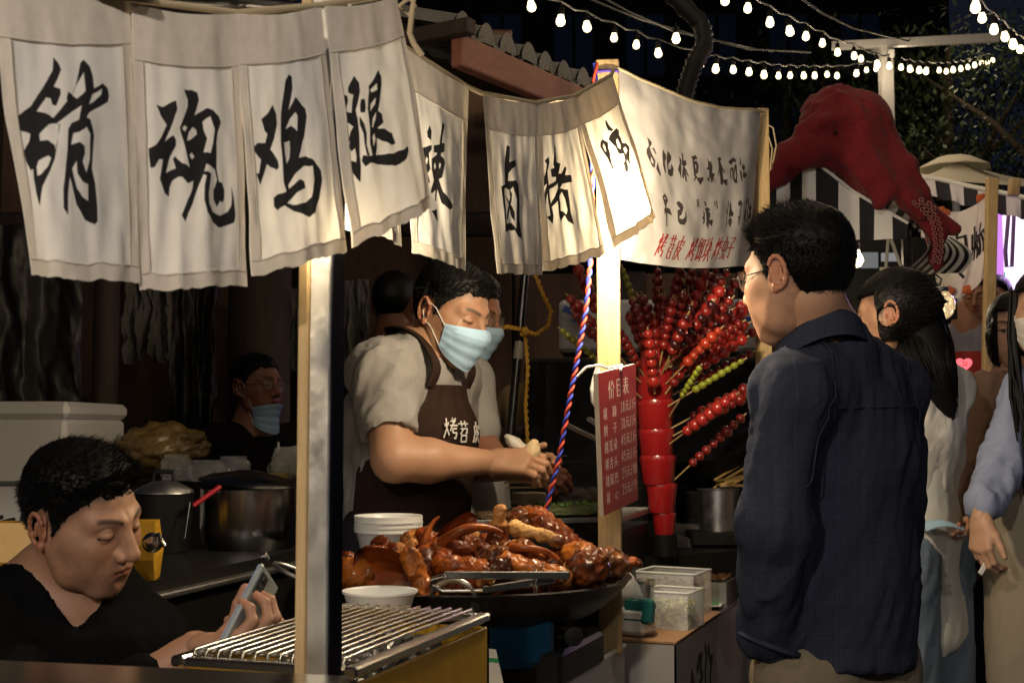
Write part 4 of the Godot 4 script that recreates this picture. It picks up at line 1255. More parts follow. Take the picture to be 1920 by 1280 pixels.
func stall_frame() -> void:
	var bs := yaw_basis()
	# left post: wood with a sheet of steel on its end and dark film on the lane side
	var c := at(603, 640, 1.52)
	c.y = 0
	var t := thing("stall_post", "near left post faced with bright stained steel beside a wood edge", "post", c)
	var b := MB.new()
	b.box(Transform3D(bs, Vector3(-0.0165, 1.0, 0)), Vector3(0.013, 2.0, 0.026), 0.0015)
	part(t, "wood_edge", b.done(), ms["wood"])
	var sm1 := mat("stained_steel", lin(0.74, 0.72, 0.69), 0.3, 0.9)
	sm1.roughness_texture = noise_tex(0.012, 5, Color(0.5, 0.5, 0.5), Color(1, 1, 1), 31)
	sm1.roughness = 0.5
	sm1.normal_enabled = true
	sm1.normal_texture = noise_tex(0.01, 4, Color.BLACK, Color.WHITE, 33, true, 1.6)
	sm1.normal_scale = 0.7
	triplanar(sm1, Vector3(5, 2.2, 5))
	b = MB.new()
	b.box(Transform3D(bs, Vector3(0, 1.0, 0) + OUT * 0.0045), Vector3(0.028, 2.0, 0.028), 0.002)
	part(t, "steel_face", b.done(), sm1)
	b = MB.new()
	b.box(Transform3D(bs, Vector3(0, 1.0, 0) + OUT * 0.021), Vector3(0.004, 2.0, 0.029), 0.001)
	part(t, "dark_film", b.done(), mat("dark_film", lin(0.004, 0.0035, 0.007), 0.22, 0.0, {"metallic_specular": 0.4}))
	# right post
	c = at(1142, 640, 2.80)
	c.y = 0
	t = thing("stall_post", "tall wooden post lit white at its middle with the red price board tied on", "post", c)
	b = MB.new()
	var rb := Basis(Vector3.UP, -0.12)
	b.box(Transform3D(rb, Vector3(0, (0.816 + 2.11) / 2, 0)), Vector3(0.050, 2.11 - 0.816, 0.032), 0.002)
	part(t, "timber", b.done(), ms["wood"])
	b = MB.new()
	var tie := []
	for k in 13:
		var a := TAU * k / 12.0
		tie.append(rb * Vector3(0.028 * signf(cos(a)) * pow(absf(cos(a)), 0.4), 2.075 + 0.008 * sin(a * 1.0), 0.02 * signf(sin(a)) * pow(absf(sin(a)), 0.4)))
	b.tube(tie, 0.004, 6)
	part(t, "tie", b.done(), mat("purple_cord", lin(0.07, 0.03, 0.32), 0.7))
	# third post, behind the customer
	c = at(1432, 640, 3.5)
	c.y = 0
	t = thing("stall_post", "wooden post holding the right edge of the white banner", "post", c)
	b = MB.new()
	b.box(Transform3D(Basis(Vector3.UP, 0.15), Vector3(0, 1.09, 0)), Vector3(0.033, 2.17, 0.045), 0.002)
	part(t, "timber", b.done(), ms["wood"])
	b = MB.new()
	b.tube([Vector3(0.012, 2.13, 0.02), Vector3(0.03, 2.12, 0.02), Vector3(0.038, 2.07, 0.02), Vector3(0.03, 2.03, 0.02), Vector3(0.02, 2.0, 0.024), Vector3(0.026, 2.06, 0.025), Vector3(0.014, 2.1, 0.026)], 0.0025, 5)
	part(t, "cord", b.done(), ms["rope"])
	# the plastic roof over the stall, of which only the rim shows at the top left
	b = MB.new()
	var rm := mat("roof_sheet", lin(0.25, 0.24, 0.27), 0.5)
	var r0 := at(-260, -60, 1.1)
	r0.y = 1.80
	var q0 := Vector3(-1.35, 1.72, -0.9)
	var roof := thing("stall_roof", "dark purple plastic roof edge above the left cloth panels", "roof", q0)
	b.quad(Vector3(-1.7, 1.80, -0.95), Vector3(-0.38, 1.745, -1.28), Vector3(-0.42, 2.3, -3.0), Vector3(-1.6, 2.45, -3.6))
	part(roof, "sheet", b.done(q0), mat("roof_film", lin(0.05, 0.035, 0.07), 0.25))
	b = MB.new()
	b.tube([Vector3(-1.7, 1.79, -0.95), Vector3(-0.38, 1.74, -1.28), Vector3(-0.42, 2.29, -3.0)], 0.008, 8)
	part(roof, "rim", b.done(q0), ms["black_metal"])

# ---------- the cloth curtains ----------
func cloth_mat(n: String, im: Image) -> StandardMaterial3D:
	var m := mat(n, Color.WHITE, 0.92, 0.0, {"backlight_enabled": true, "backlight": Color(0.80, 0.78, 0.72)})
	m.albedo_texture = tex(im)
	m.texture_repeat = false
	return m

# one hanging panel between four corners (top left, top right, bottom right, bottom left), each (pixel, pixel, metres away)
func panel(t: Node3D, base: Vector3, n: String, q: Array, ink: String, seedn: int, bow := 0.012, left_curl := 0.0) -> void:
	var cs := []
	for k in q: cs.append(at(k[0], k[1], k[2]))
	var f := FastNoiseLite.new()
	f.seed = seedn
	f.frequency = 3.0
	f.fractal_octaves = 3
	var nrm: Vector3 = (cs[1] - cs[0]).cross(cs[3] - cs[0]).normalized()
	if nrm.z < 0: nrm = -nrm
	var surf := func(u: float, v: float) -> Vector3:
		var p: Vector3 = cs[0].lerp(cs[1], u).lerp(cs[3].lerp(cs[2], u), v)
		p += nrm * (bow * sin(u * PI) * (0.3 + v) + 0.006 * f.get_noise_3d(u * 1.2, v * 0.5, 0) * (0.4 + v) + 0.003 * sin(u * 17.0 + seedn) * v * f.get_noise_2d(u, 7.0))
		p.y -= 0.006 * sin(u * PI) * (1.0 - v)
		p.y += 0.004 * f.get_noise_2d(u * 2.0, 3.0) * v
		if left_curl > 0.0:
			var c := clampf(1.0 - u / 0.22, 0.0, 1.0) * smoothstep(0.35, 1.0, v)
			p += (cs[1] - cs[0]) * c * left_curl - nrm * c * c * 0.02
		return p
	var im := cloth_image(256, 512, lin(0.83, 0.80, 0.755), 0.05, seedn)
	if ink:
		var a := Ink.new(256, 512)
		a.brush(INK[ink])
		a.onto(im, Color(0.10, 0.095, 0.10), 0.04)
	var b := MB.new()
	b.grid(28, 40, surf)
	var pn := part(t, "panel", b.done(base), cloth_mat("curtain_cloth_" + n, im))
	# hems: a second layer of cloth sewn on the front
	var hm: StandardMaterial3D
	if ms.has("hem_cloth"): hm = ms["hem_cloth"]
	else:
		hm = mat("hem_cloth", Color.WHITE, 0.92, 0.0, {"backlight_enabled": true, "backlight": Color(0.74, 0.70, 0.62)})
		hm.albedo_texture = tex(cloth_image(256, 256, lin(0.68, 0.62, 0.53), 0.06, 77))
	for e in [[0.0, 1.0, 0.0, 0.19], [0.0, 0.075, 0.19, 0.945], [0.925, 1.0, 0.19, 0.945], [0.0, 1.0, 0.945, 1.0]]:
		b = MB.new()
		var wob := func(u: float, v: float) -> Vector3: return surf.call(lerpf(e[0], e[1], u), lerpf(e[2], e[3], v)) + nrm * 0.0022
		var back := func(u: float, v: float) -> Vector3: return surf.call(lerpf(e[0], e[1], u), lerpf(e[2], e[3], v)) + nrm * 0.0006
		var nu := 28 if e[1] - e[0] > 0.5 else 3
		var nv := 28 if e[3] - e[2] > 0.5 else 4
		b.grid(nu, nv, wob, Vector2((e[1] - e[0]) * 2.0, (e[3] - e[2]) * 4.0))
		# stitched fold along the inner edge
		var hm1 := part(pn, "hem", b.done(base), hm)
	b = MB.new()
	for s in [[0.077, 0.2, 0.077, 0.94], [0.923, 0.2, 0.923, 0.94]]:
		var pts := []
		for k in 20: pts.append(surf.call(lerpf(s[0], s[2], k / 19.0), lerpf(s[1], s[3], k / 19.0)) + nrm * 0.002)
		b.tube(pts, 0.0012, 5)
	for s in [[0.01, 0.192, 0.99, 0.192], [0.01, 0.944, 0.99, 0.944]]:
		var pts := []
		for k in 16: pts.append(surf.call(lerpf(s[0], s[2], k / 15.0), lerpf(s[1], s[3], k / 15.0)) + nrm * 0.002)
		b.tube(pts, 0.0012, 5)
	part(pn, "seam", b.done(base), hm)

func curtains() -> void:
	var base := at(420, 20, 1.38)
	var t := thing("curtain", "near cream cloth curtain of four panels with large black brush characters", "curtain", base)
	panel(t, base, "xiao", [[-15, -40, 1.24], [240, -25, 1.33], [258, 528, 1.33], [30, 520, 1.26]], "xiao", 41, 0.014, 0.16)
	panel(t, base, "hun", [[245, 8, 1.325], [444, 26, 1.405], [461, 534, 1.40], [262, 546, 1.33]], "hun", 42, 0.010)
	panel(t, base, "ji", [[440, 26, 1.40], [600, 12, 1.47], [650, 470, 1.46], [472, 520, 1.395]], "ji", 43, 0.010)
	panel(t, base, "tui", [[608, 12, 1.47], [742, -8, 1.56], [811, 389, 1.54], [658, 464, 1.465]], "tui", 44, 0.010)
	var rope := MB.new()
	rope.tube([at(-200, -75, 1.16), at(0, -38, 1.24), at(245, -2, 1.33), at(445, 24, 1.405), at(600, 10, 1.47), at(742, -12, 1.56), at(760, -30, 1.58)], 0.004, 8)
	part(t, "rope", rope.done(base), ms["rope"])
	base = at(980, 185, 2.28)
	t = thing("curtain", "farther cream cloth curtain of narrow panels lit from behind at its right end", "curtain", base)
	panel(t, base, "blank", [[628, 30, 2.00], [738, 74, 2.09], [752, 463, 2.08], [650, 425, 2.01]], "", 45)
	panel(t, base, "la", [[742, 78, 2.08], [877, 164, 2.18], [868, 509, 2.17], [772, 475, 2.09]], "la", 46)
	panel(t, base, "lu", [[905, 175, 2.20], [1004, 192, 2.32], [1013, 516, 2.31], [930, 512, 2.21]], "lu", 47, 0.006)
	panel(t, base, "zhu", [[1004, 192, 2.32], [1077, 179, 2.45], [1131, 477, 2.44], [1015, 511, 2.325]], "zhu", 48, 0.008)
	panel(t, base, "ti", [[1074, 179, 2.45], [1146, 140, 2.66], [1231, 407, 2.62], [1150, 464, 2.46]], "ti", 49, 0.010)
	rope = MB.new()
	rope.tube([at(620, 20, 1.99), at(740, 76, 2.085), at(877, 163, 2.18), at(905, 175, 2.20), at(1004, 193, 2.32), at(1076, 180, 2.45), at(1146, 141, 2.66), at(1150, 132, 2.76)], 0.0045, 8)
	part(t, "rope", rope.done(base), ms["rope"])
	# a loose cord of twine at the end of the near curtain
	var b := MB.new()
	b.tube([at(752, -10, 1.7), at(775, 0, 1.7), at(772, 30, 1.7), at(768, 62, 1.7), at(776, 82, 1.7), at(792, 104, 1.7)], 0.004, 6)
	b.tube([at(772, -8, 1.7), at(748, 12, 1.7), at(766, 30, 1.7), at(778, 8, 1.7)], 0.0035, 6)
	single("twine", "knotted end of pale twine hanging at the corner of the near curtain", "cord", b.done(), ms["rope"])

func banners() -> void:
	var base := at(1290, 330, 3.1)
	var cs := [at(1160, 128, 2.80), at(1424, 209, 3.47), at(1408, 498, 3.46), at(1163, 487, 2.83)]
	var f := FastNoiseLite.new()
	f.seed = 61
	f.frequency = 2.0
	var surf := func(u: float, v: float) -> Vector3:
		var p: Vector3 = cs[0].lerp(cs[1], u).lerp(cs[3].lerp(cs[2], u), v)
		p.y -= 0.022 * sin(u * PI) * (1.0 - v) + 0.012 * sin(u * PI) * v
		var nn := Vector3(0.2, 0, 1)
		p += nn * (0.010 * sin(u * 9.0 + v * 2.0) * (0.4 + u * 0.6) * (0.5 + 0.5 * v) * 0.6 + 0.012 * exp(-pow((u - 0.93 + v * 0.08) * 14.0, 2)) + 0.01 * f.get_noise_2d(u * 2.0, v))
		return p
	var im := cloth_image(512, 640, lin(0.62, 0.59, 0.57), 0.03, 62)
	var a := Ink.new(512, 640)
	a.brush(INK["ban"])
	a.onto(im, Color(0.22, 0.18, 0.17), 0.08)
	var r := Ink.new(512, 640)
	var q := [[0.27, 0.845], [0.36, 0.845], [0.45, 0.85], [0.545, 0.855], [0.63, 0.86], [0.70, 0.86], [0.785, 0.86], [0.86, 0.86], [0.925, 0.858]]
	var red := "烤苕皮烤饵块炸虫子"
	var k := 0
	for ch in red:
		var px: Array = [[1238, 450], [1255, 452], [1270, 454], [1294, 456], [1309, 457], [1323, 458], [1343, 458], [1356, 459], [1369, 459]]
		var u: float = (px[k][0] - 1162.0) / 251.0
		var vv: float = (px[k][1] - lerpf(128, 209, u)) / lerpf(359, 289, u)
		var h := lerpf(0.155, 0.165, u)
		r.pen(PEN[ch], Vector2((u - 0.02) * 512, (vv - h * 0.5) * 640), Vector2(0.054 * 512, 0), Vector2(-0.062 * 512, h * 640), 4.2)
		k += 1
	r.onto(im, Color(0.62, 0.10, 0.09), 0.05)
	var b := MB.new()
	b.grid(48, 40, surf)
	var m := mat("banner_cloth", Color.WHITE, 0.9, 0.0, {"backlight_enabled": true, "backlight": Color(0.4, 0.4, 0.4)})
	m.albedo_texture = tex(im)
	m.texture_repeat = false
	var t := thing("banner", "white cloth banner with two black brush lines and one red line", "banner", base)
	part(t, "cloth", b.done(base), m)
	b = MB.new()
	var tp := []
	for i in 25: tp.append(surf.call(i / 24.0, 0.0))
	tp.append(at(1432, 210, 3.49))
	b.tube(tp, 0.0035, 6)
	part(t, "rope", b.done(base), ms["rope"])

	# price board
	cs = [at(1121, 700, 2.62), at(1192, 682, 2.76), at(1196, 937, 2.77), at(1132, 967, 2.63)]
	base = (cs[0] + cs[2]) * 0.5
	var nrm: Vector3 = (cs[3] - cs[0]).cross(cs[1] - cs[0]).normalized()
	if nrm.z < 0: nrm = -nrm
	t = thing("price_board", "red price board with white rows of writing tied to the wooden post", "sign", base)
	im = Image.create(320, 640, false, Image.FORMAT_RGB8)
	im.fill(lin(0.30, 0.030, 0.035))
	a = Ink.new(320, 640)
	k = 0
	for ch in "价目表":
		a.pen(PEN[ch], Vector2(78 + k * 62, 42), Vector2(52, 0), Vector2(0, 88), 6.0)
		k += 1
	var rows := [["猪蹄", "38元/斤"], ["肘子", "38元/斤"], ["猪耳朵", "45元/斤"], ["猪舌头", "45元/斤"], ["猪尾巴", "25元/根"], ["猪心", "25元/个"]]
	for i in 6:
		var y := 160 + i * 76
		var nm: String = rows[i][0]
		for j in nm.length():
			var x := 30.0 + j * (39.0 if nm.length() == 3 else 78.0)
			a.pen(PEN[nm[j]], Vector2(x, y), Vector2(34, 0), Vector2(0, 56), 4.0)
		var pr: String = rows[i][1]
		var x := 176.0
		for j in pr.length():
			var wd := 18.0 if pr[j] in ["3", "8", "4", "5", "2", "/"] else 36.0
			a.pen(PEN[pr[j]], Vector2(x, y - 8), Vector2(wd, 0), Vector2(0, 56), 4.0)
			x += wd + 3
	a.onto(im, Color(0.86, 0.80, 0.76))
	b = MB.new()
	b.grid(2, 2, func(u: float, v: float) -> Vector3: return cs[0].lerp(cs[1], u).lerp(cs[3].lerp(cs[2], u), v) + nrm * 0.0006)
	m = mat("price_print", Color.WHITE, 0.35)
	m.albedo_texture = tex(im)
	m.texture_repeat = false
	part(t, "print", b.done(base), m)
	b = MB.new()
	var bk := -nrm * 0.011
	b.quad(cs[0], cs[1], cs[2], cs[3])
	b.quad(cs[0] + bk, cs[3] + bk, cs[2] + bk, cs[1] + bk)
	for i in 4: b.quad(cs[i], cs[i] + bk, cs[(i + 1) % 4] + bk, cs[(i + 1) % 4])
	part(t, "board", b.done(base), mat("foam_board", lin(0.62, 0.56, 0.46), 0.6))
	b = MB.new()
	b.tube([at(1082, 706, 2.66), at(1100, 688, 2.66), at(1122, 684, 2.66), at(1140, 690, 2.70), at(1158, 686, 2.71), at(1166, 684, 2.71), at(1164, 694, 2.69)], 0.0028, 6)
	b.tube([at(1120, 686, 2.66), at(1114, 706, 2.66), at(1109, 728, 2.65), at(1111, 752, 2.65), at(1121, 768, 2.65), at(1124, 766, 2.65), at(1114, 748, 2.65), at(1113, 728, 2.65), at(1124, 690, 2.66)], 0.0034, 6)
	part(t, "string", b.done(base), ms["white_plastic"])

	# the red and blue cord that falls from the post to the grill
	base = at(1060, 800, 2.68)
	t = thing("twisted_cord", "red and blue twisted cord slanting down left of the wooden post", "cord", base)
	var axis := [at(1117, 118, 2.79), at(1112, 300, 2.76), at(1108, 480, 2.74), at(1099, 580, 2.73), at(1083, 670, 2.72), at(1066, 760, 2.71), at(1048, 860, 2.71), at(1022, 962, 2.71)]
	for s in 2:
		var pts := []
		for i in 201:
			var w := i / 200.0 * (axis.size() - 1.001)
			var j := int(w)
			var p: Vector3 = axis[j].lerp(axis[j + 1], w - j)
			var an := i * 0.62 + s * PI
			pts.append(p + Vector3(cos(an), 0, sin(an)) * 0.0032)
		b = MB.new()
		b.tube(pts, 0.0034, 6)
		part(t, "red_strand" if s == 0 else "blue_strand", b.done(base), mat("red_cord", lin(0.62, 0.07, 0.035), 0.6) if s == 0 else mat("blue_cord", lin(0.035, 0.06, 0.50), 0.6))
# ---------- tables ----------
func prism(b: MB, poly: Array, y0: float, y1: float) -> void:   # a slab over a plan outline of (x, z)
	var n := poly.size()
	for i in n:
		var p: Vector3 = poly[i]
		var q: Vector3 = poly[(i + 1) % n]
		b.quad(Vector3(p.x, y0, p.z), Vector3(q.x, y0, q.z), Vector3(q.x, y1, q.z), Vector3(p.x, y1, p.z))
	for i in range(1, n - 1):
		b.tri(Vector3(poly[0].x, y1, poly[0].z), Vector3(poly[i].x, y1, poly[i].z), Vector3(poly[i + 1].x, y1, poly[i + 1].z))
		b.tri(Vector3(poly[0].x, y0, poly[0].z), Vector3(poly[i + 1].x, y0, poly[i + 1].z), Vector3(poly[i].x, y0, poly[i].z))

func fix_up(m: MB) -> MB:   # flat faces built either way round keep the normal that looks away from the middle
	var c := Vector3.ZERO
	for p in m.P: c += p
	c /= m.P.size()
	for i in m.P.size():
		if m.N[i].dot(m.P[i] - c) < 0: m.N[i] = -m.N[i]
	return m

const TABLE := 0.816
func counters() -> void:
	# the main table: its lane edge runs along the row
	var e0 := at(1168, 1215, 2.80)
	e0.y = TABLE
	var n0 := e0 - ALONG * 1.3
	var base := n0
	base.y = 0
	var t := thing("stall_table", "table under the wok with a dark glossy top and white skirt", "table", base)
	var b := MB.new()
	prism(b, [n0, e0, e0 - OUT * 0.75, n0 - OUT * 0.75], TABLE - 0.03, TABLE)
	part(t, "tabletop", fix_up(b).done(base), mat("dark_top", lin(0.035, 0.026, 0.02), 0.16))
	b = MB.new()
	var a0 := n0
	b.grid(40, 10, func(u: float, v: float) -> Vector3: return a0.lerp(e0, u) + OUT * (0.004 + 0.012 * v * sin(u * 60.0)) + Vector3.DOWN * (v * 0.8 - 0.003))
	part(t, "skirt", b.done(base), mat("skirt_cloth", lin(0.52, 0.50, 0.48), 0.85))
	b = MB.new()
	b.tube([n0 + Vector3.UP * 0.004, e0 + Vector3.UP * 0.004 + ALONG * 0.01, e0 + Vector3.UP * 0.003 - OUT * 0.02 + ALONG * 0.012], 0.006, 8)
	part(t, "edge_roll", b.done(base), ms["white_plastic"])
	for s in [[-0.06, -0.06], [-0.06, -0.69]]:
		b = MB.new()
		var p: Vector3 = e0 + ALONG * s[0] + OUT * s[1]
		b.box(Transform3D(yaw_basis(), Vector3(p.x, 0.39, p.z)), Vector3(0.04, 0.78, 0.04), 0.003)
		part(t, "leg", b.done(base), ms["black_metal"])

	# the second table, farther along and nearer to the lane, behind it
	var k0 := at(1265, 1215, 2.82)
	k0.y = TABLE + 0.004
	var k1 := k0 + ALONG * 1.6
	var kl := k0 - OUT * 0.95
	base = Vector3(k0.x, 0, k0.z)
	t = thing("stall_table", "table with brown board top and grey skirt beside the customer in navy", "table", base)
	b = MB.new()
	prism(b, [k0, k1, k1 - OUT * 0.95, kl], TABLE - 0.025, TABLE + 0.004)
	part(t, "tabletop", fix_up(b).done(base), ms["dark_wood"])
	var sm1 := mat("grey_skirt", Color.WHITE, 0.8)
	var im := cloth_image(512, 256, lin(0.30, 0.28, 0.26), 0.03, 71)
	var a := Ink.new(512, 256)
	for s in ["70,150 95,105 105,60 120,100 100,160", "150,60 165,30 190,28 175,60 195,90 170,110 160,200", "230,10 245,40 225,90 240,190", "262,18 285,70 300,60 280,120 300,190"]:
		var last := Vector2.INF
		for q in s.split(" "):
			var c: PackedStringArray = q.split(",")
			var p := Vector2(c[0].to_float() * 0.36 + 12, c[1].to_float() * 0.24 + 14)
			if last != Vector2.INF: a.line(last, p, 6.0)
			last = p
	a.onto(im, Color(0.05, 0.045, 0.05))
	sm1.albedo_texture = tex(im)
	b = MB.new()
	b.grid(30, 8, func(u: float, v: float) -> Vector3: return k0.lerp(k1, u) + OUT * (0.004 + 0.01 * v * sin(u * 50.0)) + Vector3.DOWN * v * 0.8)
	part(t, "front_skirt", b.done(base), sm1)
	b = MB.new()
	b.grid(20, 8, func(u: float, v: float) -> Vector3: return kl.lerp(k0, u) - ALONG * (0.004 + 0.008 * v * sin(u * 40.0)) + Vector3.DOWN * v * 0.8)
	part(t, "end_skirt", b.done(base), mat("plain_grey_skirt", lin(0.30, 0.28, 0.26), 0.8))
	# cardboard on it
	b = MB.new()
	var cb := [at(1160, 1206, 2.86), at(1268, 1217, 2.82), at(1352, 1153, 3.29), at(1245, 1143, 3.4)]
	var cc := []
	for p in cb: cc.append(Vector3(p.x, 0, p.z))
	prism(b, cc, TABLE + 0.0055, TABLE + 0.010)
	single("cardboard_sheet", "brown cardboard sheet on the table corner under the white scale", "cardboard", fix_up(b).done(), mat("cardboard", lin(0.30, 0.17, 0.085), 0.85))

	# the polished steel counter end at the very bottom left
	var s0 := at(-40, 1236, 1.49)
	var s1 := at(655, 1268, 1.39)
	base = Vector3(s0.x, 0, s0.z)
	t = thing("steel_counter", "polished steel counter edge along the bottom left of the picture", "counter", base)
	s0.y = 1.03
	s1.y = 1.03
	var toward := Vector3(-0.05, 0, 0.30)
	b = MB.new()
	prism(b, [s0, s1, s1 + toward, s0 + toward], 0.99, 1.03)
	part(t, "top", fix_up(b).done(base), ms["bright_steel"])
	b = MB.new()
	prism(b, [s0 + toward * 0.03 + Vector3(0.02, 0, 0), s1 + toward * 0.03 - Vector3(0.02, 0, 0), s1 + toward * 0.97 - Vector3(0.02, 0, 0), s0 + toward * 0.97 + Vector3(0.02, 0, 0)], 0.1, 0.987)
	part(t, "cabinet", fix_up(b).done(base), ms["steel"])

# ---------- the wok and what is in it ----------
var wok_c: Vector3
const WOK_R := 0.332
func wok_and_meat() -> void:
	wok_c = at(875, 1080, 2.60)
	wok_c.y = 0.997
	var t := thing("wok", "wide black iron wok heaped with braised pork on the stove", "wok", wok_c)
	var iron := mat("wok_iron", Color.WHITE, 0.42, 0.55)
	iron.albedo_texture = noise_tex(0.02, 5, lin(0.016, 0.014, 0.012), lin(0.045, 0.040, 0.034), 51)
	triplanar(iron, Vector3(4, 4, 4))
	var b := MB.new()
	var pr := []
	for k in 15:
		var a := 0.72 * k / 14.0
		pr.append(Vector2(WOK_R * sin(a * 1.62) / sin(0.72 * 1.62), -0.122 + 0.122 * pow(k / 14.0, 2.0)))
	var inner := []
	for k in 15: inner.append(Vector2(maxf(0.0, pr[14 - k].x - 0.005), pr[14 - k].y + 0.004))
	pr.append(Vector2(WOK_R + 0.003, 0.002))
	pr.append_array(inner)
	b.lathe(pr, 72)
	part(t, "bowl", b.done(), iron)
	for s in [[805.0, 1116.0, 893.0, 1113.0, 0], [560.0, 1078.0, 557.0, 1060.0, 1]]:
		b = MB.new()
		var p0 := at(s[0], s[1], 2.30 if s[4] == 0 else 2.66) - wok_c
		var p1 := at(s[2], s[3], 2.285 if s[4] == 0 else 2.74) - wok_c
		var up := Vector3(0.0, 0.035, 0.012) if s[4] == 0 else Vector3(-0.05, 0.02, 0)
		var pts := []
		for k in 15:
			var u := k / 14.0
			pts.append(p0.lerp(p1, u) + up * pow(sin(u * PI), 0.55) + Vector3(0, -0.008, 0))
		b.tube(pts, 0.0055, 10)
		part(t, "handle", b.done(), ms["steel"])
		if s[4] == 0:
			for p in [p0, p1]:
				b = MB.new()
				b.box(Transform3D(Basis(Vector3.UP, 0.3), p + Vector3(0, -0.018, 0.004)), Vector3(0.02, 0.035, 0.008), 0.003)
				part(t, "handle_plate", b.done(), iron)
	meat()
	# tongs lying across
	b = MB.new()
	var q0 := at(833, 1078, 2.26)
	var q1 := at(1068, 1078, 2.28)
	b.bar(q0, q1, 0.008, 0.014, Vector3.UP, 0.002)
	var tb := (q0 + q1) * 0.5
	var tg := thing("tongs", "steel tongs lying across the front of the wok", "tongs", tb)
	part(tg, "arm", b.done(tb), ms["bright_steel"])
	b = MB.new()
	b.bar(at(905, 1106, 2.28), at(1040, 1085, 2.30), 0.008, 0.014, Vector3.UP, 0.002)
	part(tg, "arm", b.done(tb), ms["bright_steel"])
	b = MB.new()
	b.tube([at(833, 1080, 2.26), at(812, 1085, 2.27), at(806, 1098, 2.28), at(830, 1108, 2.285), at(905, 1107, 2.28)], 0.005, 8)
	part(tg, "spring", b.done(tb), ms["bright_steel"])
	b = MB.new()
	var ring := []
	for k in 13: ring.append(at(1004, 1090, 2.285) + Vector3(0.003 * sin(k), 0.021 * cos(TAU * k / 12), 0.012 * sin(TAU * k / 12)))
	b.tube(ring, 0.0014, 5)
	part(tg, "ring", b.done(tb), ms["bright_steel"])
	# the gas stove under it
	var sb := at(1000, 1200, 2.5)
	sb.y = TABLE
	var st := thing("gas_stove", "black gas stove with a blue side under the wok", "stove", sb)
	b = MB.new()
	b.box(Transform3D(yaw_basis(), Vector3(-0.06, 0.035, -0.05)), Vector3(0.34, 0.066, 0.28), 0.008)
	part(st, "body", b.done(), ms["black_metal"])
	b = MB.new()
	var f0 := at(918, 1165, 2.34) - sb
	var f1 := at(1033, 1160, 2.40) - sb
	var dn := Vector3(0, -0.088, 0)
	b.quad(f0, f1, f1 + dn, f0 + dn)
	b.box(Transform3D(Basis(Vector3.UP, 0.1), (f0 + f1) * 0.5 + dn * 0.5 + Vector3(0, 0, -0.06)), Vector3(0.115, 0.086, 0.11), 0.008)
	part(st, "blue_side", fix_up(b).done(), mat("blue_paint", lin(0.006, 0.040, 0.085), 0.2, 0.3))
	b = MB.new()
	b.tube([at(1000, 1255, 2.42) - sb, at(1035, 1250, 2.44) - sb, at(1060, 1232, 2.46) - sb, at(1062, 1212, 2.5) - sb, at(1048, 1200, 2.54) - sb], 0.0085, 10)
	part(st, "hose", b.done(), mat("hose_rubber", lin(0.36, 0.32, 0.26), 0.6))
	for k in 3:
		b = MB.new()
		var aa := TAU * k / 3.0 + 0.4
		b.bar(wok_c - sb + Vector3(cos(aa) * 0.16, -0.105, sin(aa) * 0.16), wok_c - sb + Vector3(cos(aa) * 0.05, -0.122, sin(aa) * 0.05), 0.012, 0.012)
		part(st, "pot_rest", b.done(), ms["black_metal"])
	b = MB.new()
	b.lathe([Vector2(0.0, 0.0), Vector2(0.018, 0.0), Vector2(0.018, 0.02), Vector2(0.0, 0.022)], 16, Transform3D(Basis(Vector3.RIGHT, PI / 2), at(1075, 1190, 2.42) - sb))
	part(st, "knob", b.done(), ms["black_plastic"])
	# the white paper with a green band that leans on the stove
	b = MB.new()
	var pc := [at(917, 1216, 2.30), at(930, 1218, 2.30), at(948, 1300, 2.22), at(917, 1300, 2.22)]
	b.quad(pc[0], pc[1], pc[2], pc[3])
	var pk := Vector3(0, 0, -0.004)
	b.quad(pc[0] + pk, pc[3] + pk, pc[2] + pk, pc[1] + pk)
	for i in 4: b.quad(pc[i], pc[i] + pk, pc[(i + 1) % 4] + pk, pc[(i + 1) % 4])
	var cd := thing("paper_card", "white card with a green band leaning beside the yellow grill", "card", pc[3])
	part(cd, "card", b.done(pc[3]), ms["white_plastic"])
	b = MB.new()
	var g0: Vector3 = pc[0].lerp(pc[3], 0.2) + Vector3(0, 0, 0.0015)
	var g1: Vector3 = pc[1].lerp(pc[2], 0.2) + Vector3(0, 0, 0.0015)
	b.quad(g0, g1, g1 + (pc[2] - pc[1]) * 0.1, g0 + (pc[3] - pc[0]) * 0.1)
	part(cd, "green_band", b.done(pc[3]), mat("green_print", lin(0.02, 0.30, 0.09), 0.5))

func meat_tint(light: Color, dark: Color, seedn: int) -> Callable:
	var f := FastNoiseLite.new()
	f.seed = seedn
	f.frequency = 1.3
	f.fractal_octaves = 4
	return func(d: Vector3) -> Color:
		var k := clampf(0.5 + 1.1 * f.get_noise_3dv(d), 0, 1)
		return light.lerp(dark, k)

